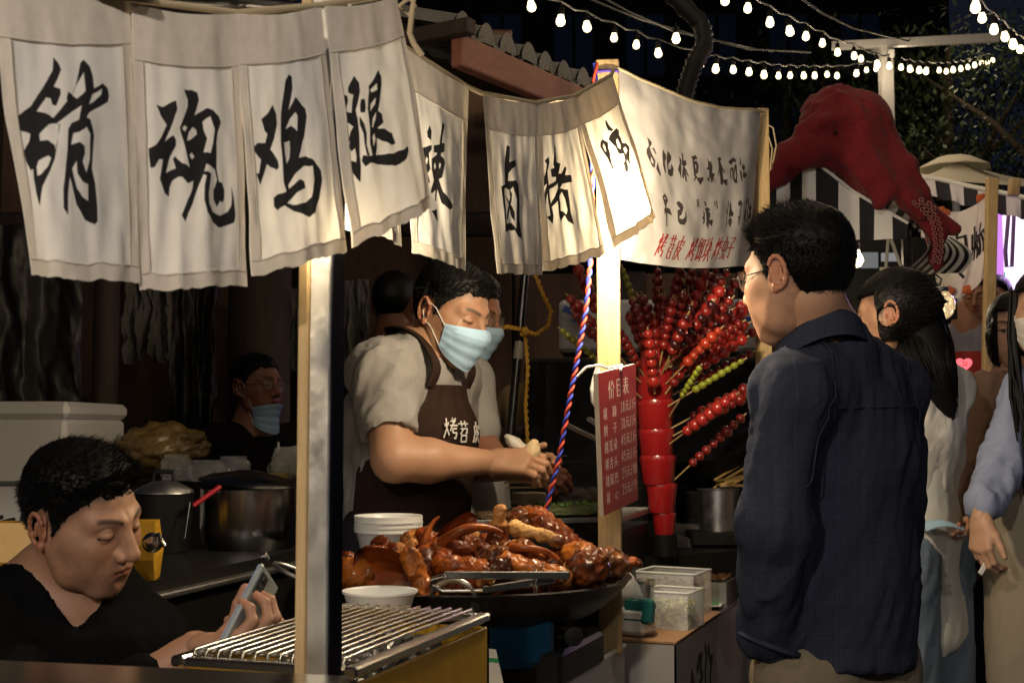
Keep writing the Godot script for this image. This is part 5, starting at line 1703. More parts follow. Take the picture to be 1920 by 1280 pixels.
func meat() -> void:
	var gl := mat("glazed_meat", Color.WHITE, 0.36, 0.0, {"metallic_specular": 0.3, "vertex_color_use_as_albedo": true, "clearcoat_enabled": true, "clearcoat": 0.7, "clearcoat_roughness": 0.07})
	var red := Color(0.27, 0.046, 0.008)
	var brown := Color(0.095, 0.020, 0.006)
	var orange := Color(0.43, 0.125, 0.018)
	var dark := Color(0.030, 0.011, 0.007)
	var bone := Color(0.62, 0.36, 0.13)
	var r := RandomNumberGenerator.new()
	r.seed = 90
	# kinds: trotter (a foot with toes), shank (a leg with bare bone), tail, ear, chunk
	# (kind, pixel, pixel, metres away, size, direction in the picture in degrees, towards the camera, label)
	var list := [
		["ear", 735, 1062, 2.36, 0.070, -28, 0.1, "large red-brown pig ear at the left front of the wok"],
		["chunk", 672, 1078, 2.40, 0.060, 10, 0.2, "reddish meat chunk at the left rim partly behind the steel post"],
		["shank", 738, 1036, 2.52, 0.048, 20, 0.1, "plump brown trotter joint at the left in front of the white bowls"],
		["trotter", 790, 1090, 2.31, 0.052, -62, 0.2, "orange split trotter standing at the front left of the wok"],
		["tail", 805, 1012, 2.56, 0.060, 60, -0.1, "curved brown tail sticking up right of the stacked bowls"],
		["chunk", 770, 1012, 2.58, 0.030, 30, 0.0, "small dark brown chunk just right of the bowls"],
		["ear", 852, 995, 2.66, 0.050, 25, -0.2, "dark reddish ear piece at the back of the heap"],
		["tail", 880, 1016, 2.46, 0.078, 12, 0.1, "long thin arched tail across the middle of the heap"],
		["shank", 932, 1000, 2.52, 0.055, 82, 0.0, "short bone end standing upright in the middle of the heap"],
		["bone", 1005, 1000, 2.54, 0.052, -14, 0.1, "big pale bare bone lying on top of the heap"],
		["knuckle", 985, 978, 2.68, 0.045, 0, 0.0, "crusty brown knuckle at the very top under the cord"],
		["trotter", 1062, 1012, 2.56, 0.060, -25, 0.1, "brown trotter sloping down right from the pale bone"],
		["chunk", 975, 1038, 2.44, 0.040, 15, 0.2, "dark glossy chunk below the upright bone end"],
		["tail", 1000, 1040, 2.40, 0.058, -14, 0.2, "smooth orange tail piece above the tongs"],
		["trotter", 1000, 1068, 2.36, 0.055, -8, 0.3, "red-orange trotter just above the steel tongs"],
		["chunk", 940, 1068, 2.36, 0.036, 20, 0.2, "round red tongue tip above the middle of the tongs"],
		["trotter", 870, 1060, 2.36, 0.050, 5, 0.3, "dark glazed trotter right of the big ear"],
		["chunk", 822, 1055, 2.40, 0.036, 40, 0.3, "bright red wrinkled chunk beside the ear"],
		["shank", 818, 1030, 2.46, 0.046, 35, 0.2, "pale orange shank behind the red wrinkled chunk"],
		["chunk", 1090, 1040, 2.48, 0.050, -10, 0.1, "golden orange chunk right of the trotter"],
		["knuckle", 1100, 1065, 2.42, 0.048, 12, 0.2, "almost black chunk at the right front of the wok"],
		["knuckle", 1140, 1058, 2.50, 0.046, -12, 0.2, "dark brown crusted piece near the right rim"],
		["trotter", 1165, 1058, 2.58, 0.038, 15, 0.0, "dark trotter tip that sticks out over the right rim"],
		["chunk", 905, 1032, 2.50, 0.036, 0, 0.2, "golden fat chunk in the middle of the heap"],
		["knuckle", 930, 1050, 2.40, 0.036, 40, 0.3, "ragged dark brown knuckle in front of the upright bone"],
		["shank", 885, 1088, 2.30, 0.044, 8, 0.3, "red shank under the wok handle"],
		["chunk", 700, 1050, 2.48, 0.045, 10, 0.1, "brown glazed chunk above the ear at the left rim"],
		["tail", 722, 1040, 2.62, 0.040, -20, 0.1, "thick tail stub at the left before the bowls"],
		["chunk", 1045, 1084, 2.38, 0.034, 0, 0.3, "orange chunk below the tips of the tongs"],
		["trotter", 1040, 985, 2.66, 0.048, -30, 0.0, "brown trotter behind the pale bone"],
	]
	for it in list: add_piece(gl, it[0], at(it[1], it[2], it[3]), it[4] * 0.84, deg_to_rad(it[5]), it[6], it[7], "pieces of braised pork in the wok", r.randi_range(1, 9999), [red, brown, orange, dark, bone])
	# the rest of the heap, below and between
	var rest := r
	var kinds := ["shank", "trotter", "chunk", "knuckle", "shank", "tail", "trotter"]
	for k in 120:
		var a := rest.randf() * TAU
		var q := sqrt(rest.randf()) * 0.25
		var p := wok_c + Vector3(cos(a) * q, 0, sin(a) * q)
		p.y += -0.05 + 0.100 * (1.0 - pow(q / 0.34, 3.0)) * rest.randf_range(0.45, 1.12)
		p.y = maxf(p.y, wok_c.y - 0.122 * (1.0 - pow(q / WOK_R, 2.2)) + 0.045)
		add_piece(gl, kinds[k % 7], p, rest.randf_range(0.026, 0.042), rest.randf_range(-1.2, 1.2), rest.randf_range(-0.5, 0.5), "small %s in the %s %s of the wok's heap" % [{"chunk": "meat chunk", "trotter": "trotter piece", "knuckle": "dark knuckle", "shank": "shank piece", "tail": "tail piece"}[kinds[k % 7]], "front" if sin(a) * q > 0.08 else ("back" if sin(a) * q < -0.08 else "middle"), "left" if cos(a) * q < -0.08 else ("right" if cos(a) * q > 0.08 else "centre")], "smaller pieces of pork in the heap", rest.randi_range(1, 9999), [red, brown, orange, dark, bone])

func add_piece(gl: Material, kind: String, p: Vector3, s: float, ang: float, lean: float, label: String, group: String, seedn: int, cols: Array) -> void:
	var dir := Vector3(cos(ang), sin(ang), lean).normalized()
	var up := Vector3(0, 1, 0.3)
	var z := dir.cross(up).normalized()
	var bs := Basis(dir, z.cross(dir), z)
	var f := FastNoiseLite.new()
	f.seed = seedn
	f.frequency = 1.0
	f.fractal_octaves = 4
	var b := MB.new()
	var rr := RandomNumberGenerator.new()
	rr.seed = seedn
	var red: Color = cols[0]
	var brown: Color = cols[1]
	var orange: Color = cols[2]
	var dark: Color = cols[3]
	var bone: Color = cols[4]
	var base_c: Color = [red, brown, orange, orange.lerp(bone, 0.22), orange.lerp(red, 0.5), red.lerp(dark, 0.6)][rr.randi_range(0, 5)]
	if kind == "chunk":
		var tint := meat_tint(base_c, base_c.lerp(dark, 0.75), seedn)
		var e := Vector3(1.0, rr.randf_range(0.6, 0.85), rr.randf_range(0.65, 0.95))
		b.lump(Transform3D(), 26, 18, func(d: Vector3) -> Vector3: return d * e * s * (1.0 + 0.30 * f.get_noise_3dv(d * 1.3) + 0.12 * f.get_noise_3dv(d * 4.5)), tint)
	elif kind == "knuckle":
		var tint := meat_tint(brown.lerp(base_c, 0.35), dark, seedn)
		b.lump(Transform3D(), 34, 24, func(d: Vector3) -> Vector3: return d * Vector3(1.0, 0.8, 0.9) * s * (1.0 + 0.32 * f.get_noise_3dv(d * 1.6) + 0.22 * absf(f.get_noise_3dv(d * 6.0))), tint)
	elif kind == "ear":
		var fld := func(u: float, v: float) -> Vector3:
			var x := (u - 0.5) * 2.0
			var w := sqrt(maxf(0.0, 1.0 - pow(absf(x), 2.2)))
			var yv := (v - 0.5) * 2.0
			return Vector3(x * s * 1.25, yv * w * s * 0.72 + 0.25 * s * x, s * 0.34 * yv * yv - s * 0.25 * x * x + 0.10 * s * f.get_noise_2d(u * 2.0, v * 2.0))
		for side in [1.0, -1.0]:
			var i0 := b.P.size()
			b.grid(28, 16, func(u: float, v: float) -> Vector3: return fld.call(u, v) + Vector3(0, 0, side * s * 0.045 * pow(maxf(0.0, sin(u * PI) * sin(v * PI)), 0.35)))
			for i in range(i0, b.P.size()):
				var k := clampf(0.45 + 0.9 * f.get_noise_3dv(b.P[i] / s), 0, 1)
				b.C[i] = red.lerp(orange, 0.25).lerp(brown, k)
				if b.N[i].z * side < 0: b.N[i] = -b.N[i]
	elif kind == "tail":
		var pts := []
		var rad := []
		var bend := rr.randf_range(0.5, 1.0)
		for k in 15:
			var u := k / 14.0
			pts.append(Vector3((u - 0.5) * 2.0 * s, sin(u * PI) * s * 0.55 * bend, s * 0.2 * sin(u * 5.0)))
			rad.append(s * lerpf(0.22, 0.075, u) * (1.0 + 0.15 * f.get_noise_2d(k * 0.4, 1.0)) * (0.55 if k == 0 or k == 14 else 1.0))
		b.tube(pts, rad, 14)
		for i in b.P.size(): b.C[i] = red.lerp(orange, 0.5).lerp(brown, clampf(0.4 + f.get_noise_3dv(b.P[i] / s), 0, 1))
	else:
		var fd := Field.new(Vector3(-1.7, -0.9, -0.9) * s, Vector3(1.7, 0.9, 0.9) * s, s * 0.085)
		if kind == "trotter":
			fd.cap(Vector3(-1.1, 0.05, 0) * s, Vector3(0.2, 0, 0) * s, 0.42 * s, 0.36 * s, 0.2 * s)
			for q in [0.18, -0.18]:
				fd.cap(Vector3(0.2, 0, q) * s, Vector3(0.8, -0.06, q * 1.25) * s, 0.24 * s, 0.22 * s, 0.14 * s)
				fd.cap(Vector3(0.8, -0.06, q * 1.25) * s, Vector3(1.2, -0.24, q * 1.1) * s, 0.22 * s, 0.12 * s, 0.06 * s)
			for q in [0.36, -0.36]: fd.cap(Vector3(0.1, -0.16, q * 0.7) * s, Vector3(0.5, -0.36, q) * s, 0.15 * s, 0.09 * s, 0.08 * s)
			fd.cap(Vector3(-1.0, 0.1, 0.1) * s, Vector3(-0.5, 0.12, 0.2) * s, 0.4 * s, 0.3 * s, 0.2 * s)
		elif kind == "shank":
			fd.cap(Vector3(-0.9, 0, 0) * s, Vector3(0.2, 0, 0) * s, 0.5 * s, 0.42 * s, 0.25 * s)
			fd.cap(Vector3(0.2, 0, 0) * s, Vector3(0.95, 0.05, 0) * s, 0.30 * s, 0.22 * s, 0.12 * s)
			fd.ball(Vector3(1.0, 0.1, 0.06) * s, 0.26 * s, 0.1 * s)
			fd.ball(Vector3(-0.6, 0.3, 0.2) * s, 0.34 * s, 0.2 * s)
		else:
			fd.cap(Vector3(-0.9, 0, 0) * s, Vector3(0.5, 0, 0) * s, 0.30 * s, 0.22 * s, 0.2 * s)
			fd.ball(Vector3(-1.0, 0.02, 0) * s, 0.32 * s, 0.2 * s)
			fd.cap(Vector3(0.5, 0, 0) * s, Vector3(1.4, -0.1, 0.1) * s, 0.28 * s, 0.30 * s, 0.3 * s)
		var kd := kind
		fd.mesh(b, func(q: Vector3) -> Color:
			var k := clampf(0.42 + 1.0 * f.get_noise_3dv(q / s * 1.2), 0, 1)
			var c := base_c.lerp(dark.lerp(brown, 0.5), k)
			if kd == "bone": c = bone.lerp(base_c, clampf((q.x / s - 0.3) * 1.2 + 0.6 * f.get_noise_3dv(q / s), 0, 1))
			if kd == "shank" and q.x > 0.35 * s: c = bone.lerp(orange, 0.55).lerp(brown, k * 0.5)
			if kd == "trotter" and q.x > 1.0 * s: c = c.lerp(dark, 0.6)
			return c,
			func(q: Vector3, _n: Vector3) -> float: return s * (0.12 * f.get_noise_3dv(q / s * 2.0) + 0.10 * absf(f.get_noise_3dv(q / s * 6.0))))
	var names := {"chunk": "meat_chunk", "knuckle": "pork_knuckle", "ear": "pig_ear", "tail": "pig_tail", "trotter": "pig_trotter", "shank": "pork_shank", "bone": "pork_bone"}
	single(names[kind], label, "braised pork", b.done(), gl, Transform3D(bs, p), group)

# ---------- the yellow grill in front ----------
func near_grill() -> void:
	var top := 0.99
	var B := at(665, 1266, 1.60)
	var C := at(914, 1160, 2.07)
	B.y = top
	C.y = top
	var len_v := (C - B)
	var ln := len_v.length()
	var zd := len_v.normalized()
	var xd := zd.cross(Vector3.UP).normalized()
	if xd.x > 0: xd = -xd            # from the lane side towards the stall
	var wd := 0.262
	var base := B + xd * wd * 0.5 + zd * ln * 0.5
	base.y = TABLE
	var bs := Basis(-xd, Vector3.UP, -zd)   # x to the lane, z to the camera
	var t := thing("charcoal_grill", "yellow charcoal grill with a steel bar rack in the near foreground", "grill", base)
	t.transform.basis = bs
	var H := top - TABLE
	var yl: Material = ms["yellow_paint"]
	var w2 := wd * 0.5
	var l2 := ln * 0.5
	var b := MB.new()
	b.box(Transform3D(Basis(), Vector3(w2 - 0.003, H * 0.5 - 0.006, 0)), Vector3(0.006, H - 0.012, ln), 0.002)
	part(t, "side_panel", b.done(), yl)
	b = MB.new()
	b.box(Transform3D(Basis(), Vector3(-w2 + 0.003, H * 0.5 - 0.006, 0)), Vector3(0.006, H - 0.012, ln), 0.002)
	part(t, "side_panel", b.done(), yl)
	for s in [-1.0, 1.0]:
		b = MB.new()
		b.box(Transform3D(Basis(), Vector3(0, H * 0.5 - 0.006, s * (l2 - 0.003))), Vector3(wd - 0.013, H - 0.012, 0.006), 0.002)
		part(t, "end_panel", b.done(), yl)
	var stl: Material = ms["bright_steel"]
	for s in [-1.0, 1.0]:
		b = MB.new()
		b.box(Transform3D(Basis(), Vector3(s * (w2 - 0.006), H + 0.003, 0)), Vector3(0.020, 0.014, ln + 0.006), 0.003)
		part(t, "rim", b.done(), stl)
		b = MB.new()
		b.box(Transform3D(Basis(), Vector3(0, H + 0.002, s * (l2 - 0.006))), Vector3(wd - 0.034, 0.014, 0.020), 0.003)
		part(t, "rim", b.done(), stl)
	for k in 13:
		var x := lerpf(-w2 + 0.022, w2 - 0.022, k / 12.0)
		b = MB.new()
		b.tube([Vector3(x, H + 0.000, l2 - 0.008), Vector3(x, H + 0.016, l2 - 0.016), Vector3(x + ra(-0.001, 0.001), H + 0.017, 0), Vector3(x, H + 0.016, -l2 + 0.016), Vector3(x, H + 0.000, -l2 + 0.008)], 0.0027, 8)
		part(t, "rack_bar", b.done(), stl)
	for z in [-l2 * 0.85, l2 * 0.85]:
		b = MB.new()
		b.tube([Vector3(-w2 + 0.012, H + 0.011, z), Vector3(w2 - 0.012, H + 0.011, z)], 0.003, 8)
		part(t, "cross_bar", b.done(), stl)
	b = MB.new()
	b.box(Transform3D(Basis(), Vector3(0, H - 0.06, 0)), Vector3(wd - 0.016, 0.01, ln - 0.016))
	part(t, "ash_tray", b.done(), mat("ash", lin(0.05, 0.047, 0.045), 0.9))
	b = MB.new()
	var coals := RandomNumberGenerator.new()
	coals.seed = 12
	for k in 150:
		var c := Vector3(coals.randf_range(-w2 + 0.02, w2 - 0.02), H - 0.048 + coals.randf_range(0, 0.022), coals.randf_range(-l2 + 0.02, l2 - 0.02))
		b.box(Transform3D(Basis(Vector3(coals.randf(), coals.randf(), coals.randf()).normalized(), coals.randf() * 3.0), c), Vector3(coals.randf_range(0.01, 0.03), coals.randf_range(0.008, 0.018), coals.randf_range(0.01, 0.026)), 0.003)
	var co := part(t, "coals", b.done(), mat("foil_ash", lin(0.16, 0.155, 0.15), 0.4, 0.6))
	co.set_meta("kind", "stuff")
# ---------- small things on the counter ----------
func bowl_mesh(r: float, h: float) -> ArrayMesh:
	var b := MB.new()
	b.lathe([Vector2(0, 0.001), Vector2(r * 0.70, 0.001), Vector2(r * 0.72, 0.004), Vector2(r * 0.94, h - 0.006), Vector2(r * 0.96, h - 0.005), Vector2(r, h - 0.004), Vector2(r, h), Vector2(r * 0.97, h), Vector2(r * 0.92, h - 0.004), Vector2(r * 0.705, 0.006), Vector2(0, 0.004)], 40)
	return b.done()

func counter_things() -> void:
	var milk: Material = ms["milky_plastic"]
	# stacked bowls at the back left of the wok
	var p := at(728, 1020, 2.88)
	var top := at(728, 966, 2.88).y
	var first := thing("plastic_bowl", "lowest bowl of the stack of white bowls behind the wok", "bowl", Vector3(p.x, top - 0.075 - 9 * 0.0036, p.z), "white plastic bowls stacked behind the wok")
	part(first, "shell", bowl_mesh(0.077, 0.075), milk)
	for k in 9:
		var c := copy_of(first, "topmost bowl of the stack of white bowls behind the wok" if k == 8 else "white plastic bowl inside the stack behind the wok")
		c.position = first.position + Vector3(ra(-0.0015, 0.0015), (k + 1) * 0.0036, ra(-0.0015, 0.0015))
		if k < 8: c.set_meta("group", "white plastic bowls stacked behind the wok")
	# a box under the stack so that it stands on something
	var b := MB.new()
	b.box(Transform3D(yaw_basis(), Vector3(p.x, (TABLE + first.position.y) * 0.5, p.z)), Vector3(0.2, first.position.y - TABLE, 0.2), 0.006)
	single("steel_box", "dark steel box that carries the stack of white bowls", "box", b.done(), ms["black_metal"])
	# the single bowl behind the yellow grill
	p = at(712, 1106, 2.23)
	var bw := thing("plastic_bowl", "single milky white bowl between the steel post and the wok", "bowl", Vector3(p.x, p.y - 0.058, p.z))
	part(bw, "shell", bowl_mesh(0.066, 0.058), milk)
	b = MB.new()
	b.lathe([Vector2(0.0, 0.0), Vector2(0.047, 0.0), Vector2(0.047, bw.position.y - TABLE - 0.002), Vector2(0.0, bw.position.y - TABLE - 0.002)], 24, Transform3D(Basis(), Vector3(p.x, TABLE + 0.001, p.z)))
	single("seasoning_tin", "dark tin under the single white bowl beside the wok", "tin", b.done(), ms["black_metal"])

	# the dark grill with a rack of roasting food, behind the wok
	var y := 1.075
	var q0 := at(884, 986, 3.0)
	var q1 := at(1166, 973, 3.12)
	var q2 := at(1226, 946, 3.5)
	var q3 := at(965, 956, 3.5)
	for q in [q0, q1, q2, q3]: pass
	q0.y = y
	q1.y = y
	q2.y = y
	q3.y = y
	var base := (q0 + q2) * 0.5
	base.y = TABLE
	var t := thing("charcoal_grill", "dark steel grill with a rack of roasting food behind the wok", "grill", base)
	b = MB.new()
	prism(b, [q0, q1, q2, q3], TABLE, y - 0.03)
	part(t, "body", fix_up(b).done(base), ms["black_metal"])
	b = MB.new()
	for e in [[q0, q1], [q1, q2], [q2, q3], [q3, q0]]: b.bar(e[0], e[1], 0.008, 0.012, Vector3.UP, 0.001)
	part(t, "rim", b.done(base), ms["steel"])
	for k in 22:
		var u := (k + 0.5) / 22.0
		b = MB.new()
		b.tube([q0.lerp(q1, u), q3.lerp(q2, u)], 0.0022, 6)
		part(t, "rack_bar", b.done(base), ms["steel"])
	for k in 9:
		b = MB.new()
		b.tube([q0.lerp(q3, (k + 0.5) / 9.0), q1.lerp(q2, (k + 0.5) / 9.0)], 0.0016, 6)
		part(t, "cross_wire", b.done(base), ms["steel"])
	# food on it
	var fm := mat("roast_food", Color.WHITE, 0.5, 0.0, {"vertex_color_use_as_albedo": true})
	var slab := func(n: String, label: String, c: Vector3, e: Vector3, ang: float, c0: Color, c1: Color, sd: int) -> void:
		var f := FastNoiseLite.new()
		f.seed = sd
		f.frequency = 2.2
		f.fractal_octaves = 4
		var m := MB.new()
		m.lump(Transform3D(), 44, 24, func(d: Vector3) -> Vector3:
			var s := Vector3(signf(d.x) * pow(absf(d.x), 0.55), signf(d.y) * pow(absf(d.y), 0.7), signf(d.z) * pow(absf(d.z), 0.55))
			return s * e * (1.0 + 0.10 * f.get_noise_3dv(d * 1.2)) + Vector3(0, 0.5 * e.y * f.get_noise_3dv(d * 4.0), 0),
			func(d: Vector3) -> Color: return c0.lerp(c1, clampf(0.5 + 1.4 * f.get_noise_3dv(d * 3.0), 0, 1)))
		single(n, label, "roast food", m.done(), fm, Transform3D(Basis(Vector3.UP, ang), c))
	var pa := at(1068, 952, 3.2)
	slab.call("roast_sheet", "flat roast sprinkled with green onion on the dark grill's rack", Vector3(pa.x, y + 0.016, pa.z), Vector3(0.085, 0.012, 0.07), 0.15, Color(0.11, 0.085, 0.035), Color(0.05, 0.11, 0.022), 3)
	pa = at(1085, 925, 3.42)
	slab.call("roast_sheet", "dark brown crisp sheet at the back of the dark grill", Vector3(pa.x, y + 0.03, pa.z), Vector3(0.075, 0.03, 0.05), -0.1, Color(0.035, 0.024, 0.018), Color(0.09, 0.06, 0.042), 4)
	pa = at(930, 975, 3.06)
	slab.call("roast_sheet", "brown flat piece at the left of the dark grill's rack", Vector3(pa.x, y + 0.012, pa.z), Vector3(0.05, 0.01, 0.04), 0.3, Color(0.05, 0.035, 0.022), Color(0.10, 0.06, 0.03), 5)
	b = MB.new()
	for k in 60:
		var c := Vector3(at(1068, 952, 3.2).x + ra(-0.075, 0.075), y + 0.03 + ra(0, 0.006), at(1068, 952, 3.2).z + ra(-0.06, 0.06))
		b.box(Transform3D(Basis(rv(1).normalized(), ra(0, 3)), c), Vector3(ra(0.004, 0.009), 0.002, ra(0.003, 0.006)))
	single("green_onion", "chopped green onion strewn on the flat roast", "herbs", b.done(), mat("onion_green", lin(0.10, 0.22, 0.04), 0.5)).set_meta("kind", "stuff")
	# wooden sticks and a small carton in front of the vendor's hands
	for s in [[945, 905, 1040, 900, "upper bamboo skewer pointing right from the vendor's hands"], [950, 914, 1030, 913, "lower bamboo skewer pointing right from the vendor's hands"]]:
		b = MB.new()
		b.tube([at(s[0], s[1], 3.12), at(s[2], s[3], 3.16)], 0.0022, 6)
		single("bamboo_skewer", s[4], "skewer", b.done(), mat("bamboo", lin(0.34, 0.23, 0.10), 0.6))
	for s in [[1000, 858, 1062, 854, "upper thin steel needle in the food held by the vendor"], [1002, 864, 1050, 862, "lower thin steel needle in the food held by the vendor"]]:
		b = MB.new()
		b.tube([at(s[0], s[1], 3.14), at(s[2], s[3], 3.2)], 0.0018, 6)
		single("steel_skewer", s[4], "skewer", b.done(), ms["bright_steel"])
	b = MB.new()
	var cb := at(992, 944, 3.5)
	b.box(Transform3D(Basis(Vector3.UP, 0.5), Vector3(cb.x, y + 0.03, cb.z)), Vector3(0.075, 0.032, 0.06), 0.002)
	single("small_carton", "small white carton at the far edge of the dark grill", "box", b.done(), mat("carton", lin(0.55, 0.48, 0.36), 0.7))
	# steel tongs handles that stick out by the cord
	b = MB.new()
	b.bar(at(1060, 795, 3.3), at(1122, 825, 3.2), 0.014, 0.010, Vector3.UP, 0.002)
	b.bar(at(1104, 785, 3.3), at(1122, 796, 3.25), 0.014, 0.010, Vector3.UP, 0.002)
	single("long_tongs", "grey steel tongs sticking out left of the red price board", "tongs", b.done(), ms["steel"])

	# right of the post: scale, cup, clear boxes, papers
	p = at(1194, 1195, 2.92)
	base = Vector3(p.x, TABLE + 0.011, p.z)
	t = thing("kitchen_scale", "small white scale with a teal display hood right of the wooden post", "scale", base)
	b = MB.new()
	var rot := Basis(Vector3.UP, -0.55)
	b.box(Transform3D(rot, Vector3(0, 0.033, 0)), Vector3(0.075, 0.062, 0.075), 0.010)
	part(t, "body", b.done(), ms["white_plastic"])
	b = MB.new()
	b.box(Transform3D(rot * Basis(Vector3.RIGHT, -0.25), Vector3(0.004, 0.055, 0.024)), Vector3(0.070, 0.055, 0.030), 0.006)
	part(t, "display_hood", b.done(), mat("teal_plastic", lin(0.02, 0.13, 0.13), 0.2))
	b = MB.new()
	b.box(Transform3D(rot, Vector3(0, 0.072, -0.01)), Vector3(0.07, 0.014, 0.06), 0.005)
	part(t, "pan", b.done(), mat("teal_film", lin(0.06, 0.25, 0.22), 0.3))
	# crumpled white bag
	p = at(1180, 1108, 2.93)
	b = MB.new()
	var nf := FastNoiseLite.new()
	nf.seed = 8
	nf.frequency = 1.8
	b.lump(Transform3D(Basis(), p), 24, 20, func(d: Vector3) -> Vector3: return Vector3(d.x * 0.026 * (1.0 - 0.55 * d.y), d.y * 0.038, d.z * 0.02) * (1.0 + 0.35 * absf(nf.get_noise_3dv(d))))
	single("plastic_bag", "small crumpled white plastic bag standing on the scale", "bag", b.done(), ms["milky_plastic"])
	# steel cup
	p = at(1206, 1160, 3.02)
	b = MB.new()
	var hh := at(1206, 1088, 3.02).y - TABLE - 0.011
	b.lathe([Vector2(0, 0.0), Vector2(0.025, 0.0), Vector2(0.029, hh), Vector2(0.031, hh + 0.001), Vector2(0.029, hh - 0.002), Vector2(0.024, 0.006), Vector2(0, 0.006)], 28, Transform3D(Basis(), Vector3(p.x, TABLE + 0.011, p.z)))
	single("steel_cup", "dark steel cup between the scale and the clear box", "cup", b.done(), ms["steel"])
	# clear boxes with greens
	var boxes := [[1262, 1150, 3.05, 0.115, 0.085, 0.11, "clear plastic box of chopped greens on the cardboard"], [1262, 1108, 3.28, 0.16, 0.105, 0.13, "wider clear plastic box behind the box of greens"]]
	for q in boxes:
		p = at(q[0], q[1], q[2])
		base = Vector3(p.x, TABLE + 0.011, p.z)
		t = thing("plastic_box", q[6], "food box", base)
		t.rotation.y = -0.5
		b = MB.new()
		var w: float = q[3]
		var h: float = q[4]
		var d: float = q[5]
		for sd in [[Vector3(0, h / 2, d / 2), Vector3(w, h, 0.0015)], [Vector3(0, h / 2, -d / 2), Vector3(w, h, 0.0015)], [Vector3(w / 2, h / 2, 0), Vector3(0.0015, h, d - 0.004)], [Vector3(-w / 2, h / 2, 0), Vector3(0.0015, h, d - 0.004)], [Vector3(0, 0.001, 0), Vector3(w - 0.004, 0.0015, d - 0.004)]]: b.box(Transform3D(Basis(), sd[0]), sd[1])
		part(t, "walls", b.done(), ms["clear_plastic"])
		b = MB.new()
		b.tube([Vector3(-w / 2, h, d / 2), Vector3(w / 2, h, d / 2), Vector3(w / 2, h, -d / 2), Vector3(-w / 2, h, -d / 2), Vector3(-w / 2, h, d / 2)], 0.003, 6)
		part(t, "rim", b.done(), ms["milky_plastic"])
		b = MB.new()
		var gr := RandomNumberGenerator.new()
		gr.seed = int(q[0] + q[1])
		for k in 220:
			var c := Vector3(gr.randf_range(-w, w) * 0.44, 0.006 + gr.randf() * h * (0.62 if q[3] < 0.14 else 0.75), gr.randf_range(-d, d) * 0.44)
			var g := gr.randf()
			b.col = Color(0.30, 0.34, 0.10).lerp(Color(0.52, 0.48, 0.26), g) if q[3] < 0.14 else Color(0.30, 0.22, 0.12).lerp(Color(0.16, 0.10, 0.05), g)
			b.box(Transform3D(Basis(Vector3(gr.randf() - 0.5, gr.randf() - 0.5, gr.randf() - 0.5).normalized(), gr.randf() * 3.0), c), Vector3(gr.randf_range(0.006, 0.016), 0.004, gr.randf_range(0.006, 0.014)), 0.001)
		var cont := part(t, "contents", b.done(), fm)
		cont.set_meta("kind", "stuff")
	# tray of brown food beyond
	var t0 := at(1232, 1086, 3.5)
	var t1 := at(1362, 1086, 3.42)
	y = t0.y
	t1.y = y
	base = (t0 + t1) * 0.5
	t = thing("food_tray", "steel tray of dark brown minced food at the navy shirt's left", "tray", base)
	b = MB.new()
	var back := ALONG * 0.36
	prism(b, [t0, t1, t1 + back, t0 + back], TABLE, y)
	part(t, "tray", fix_up(b).done(base), ms["steel"])
	b = MB.new()
	var tf := FastNoiseLite.new()
	tf.seed = 31
	tf.frequency = 30.0
	tf.fractal_octaves = 3
	b.grid(50, 40, func(u: float, v: float) -> Vector3: return t0.lerp(t1, 0.05 + u * 0.9) + back * (0.05 + v * 0.9) + Vector3.UP * (0.006 + 0.02 * sin(u * PI) * sin(v * PI) + 0.012 * tf.get_noise_2d(u, v * 1.3)))
	part(t, "brown_food", b.done(base), mat("brown_mince", lin(0.085, 0.04, 0.016), 0.35))
	# paper with green print
	b = MB.new()
	var pp := [at(1272, 1143, 3.36), at(1352, 1143, 3.36), at(1358, 1126, 3.5), at(1292, 1126, 3.5)]
	var pl := []
	for q in pp: pl.append(Vector3(q.x, TABLE + 0.0125, q.z))
	b.quad(pl[0], pl[1], pl[2], pl[3])
	base = pl[0]
	t = thing("paper_sheet", "white paper with green print lying by the customer's cuff", "paper", base)
	part(t, "sheet", b.done(base), ms["white_plastic"])
	b = MB.new()
	for k in 3:
		var u0 := 0.12 + k * 0.3
		var fn := func(u: float, v: float) -> Vector3: return (pl[0] as Vector3).lerp(pl[1], u).lerp((pl[3] as Vector3).lerp(pl[2], u), v) + Vector3.UP * 0.001
		b.quad(fn.call(u0, 0.25), fn.call(u0 + 0.2, 0.25), fn.call(u0 + 0.2, 0.6), fn.call(u0, 0.6))
	part(t, "green_print", b.done(base), ms["green_print"])
	# rolled grey cloths behind
	for q in [[1290, 1020, 3.7, 0.13, 0.030, "lower rolled grey towel below the candied fruit stand"], [1318, 1000, 3.8, 0.10, 0.028, "upper crumpled grey towel right of the red stand"]]:
		b = MB.new()
		var pts := []
		var rad := []
		var c := at(q[0], q[1], q[2])
		for k in 17:
			var u := k / 16.0
			pts.append(c + Vector3((u - 0.5) * 2.0 * q[3], 0.008 * sin(u * 9.0), 0.02 * sin(u * 5.0)))
			rad.append(q[4] * (0.75 + 0.35 * absf(sin(u * 8.0 + q[0]))))
		b.tube(pts, rad, 16)
		single("towel", q[5], "cloth", b.done(), mat("grey_towel", lin(0.10, 0.092, 0.088), 0.95))
	b = MB.new()
	var sh0 := at(1195, 1046, 3.36)
	var sh1 := at(1420, 1046, 3.62)
	sh1.y = sh0.y
	prism(b, [sh0, sh1, sh1 + ALONG * 0.7, sh0 + ALONG * 0.7], TABLE, sh0.y)
	single("low_cabinet", "dark low cabinet under the towels and the red stand", "cabinet", fix_up(b).done(), ms["black_metal"])
	# pots and the bundle of sticks by the customer
	var y2 := at(1348, 980, 3.72).y - 0.021
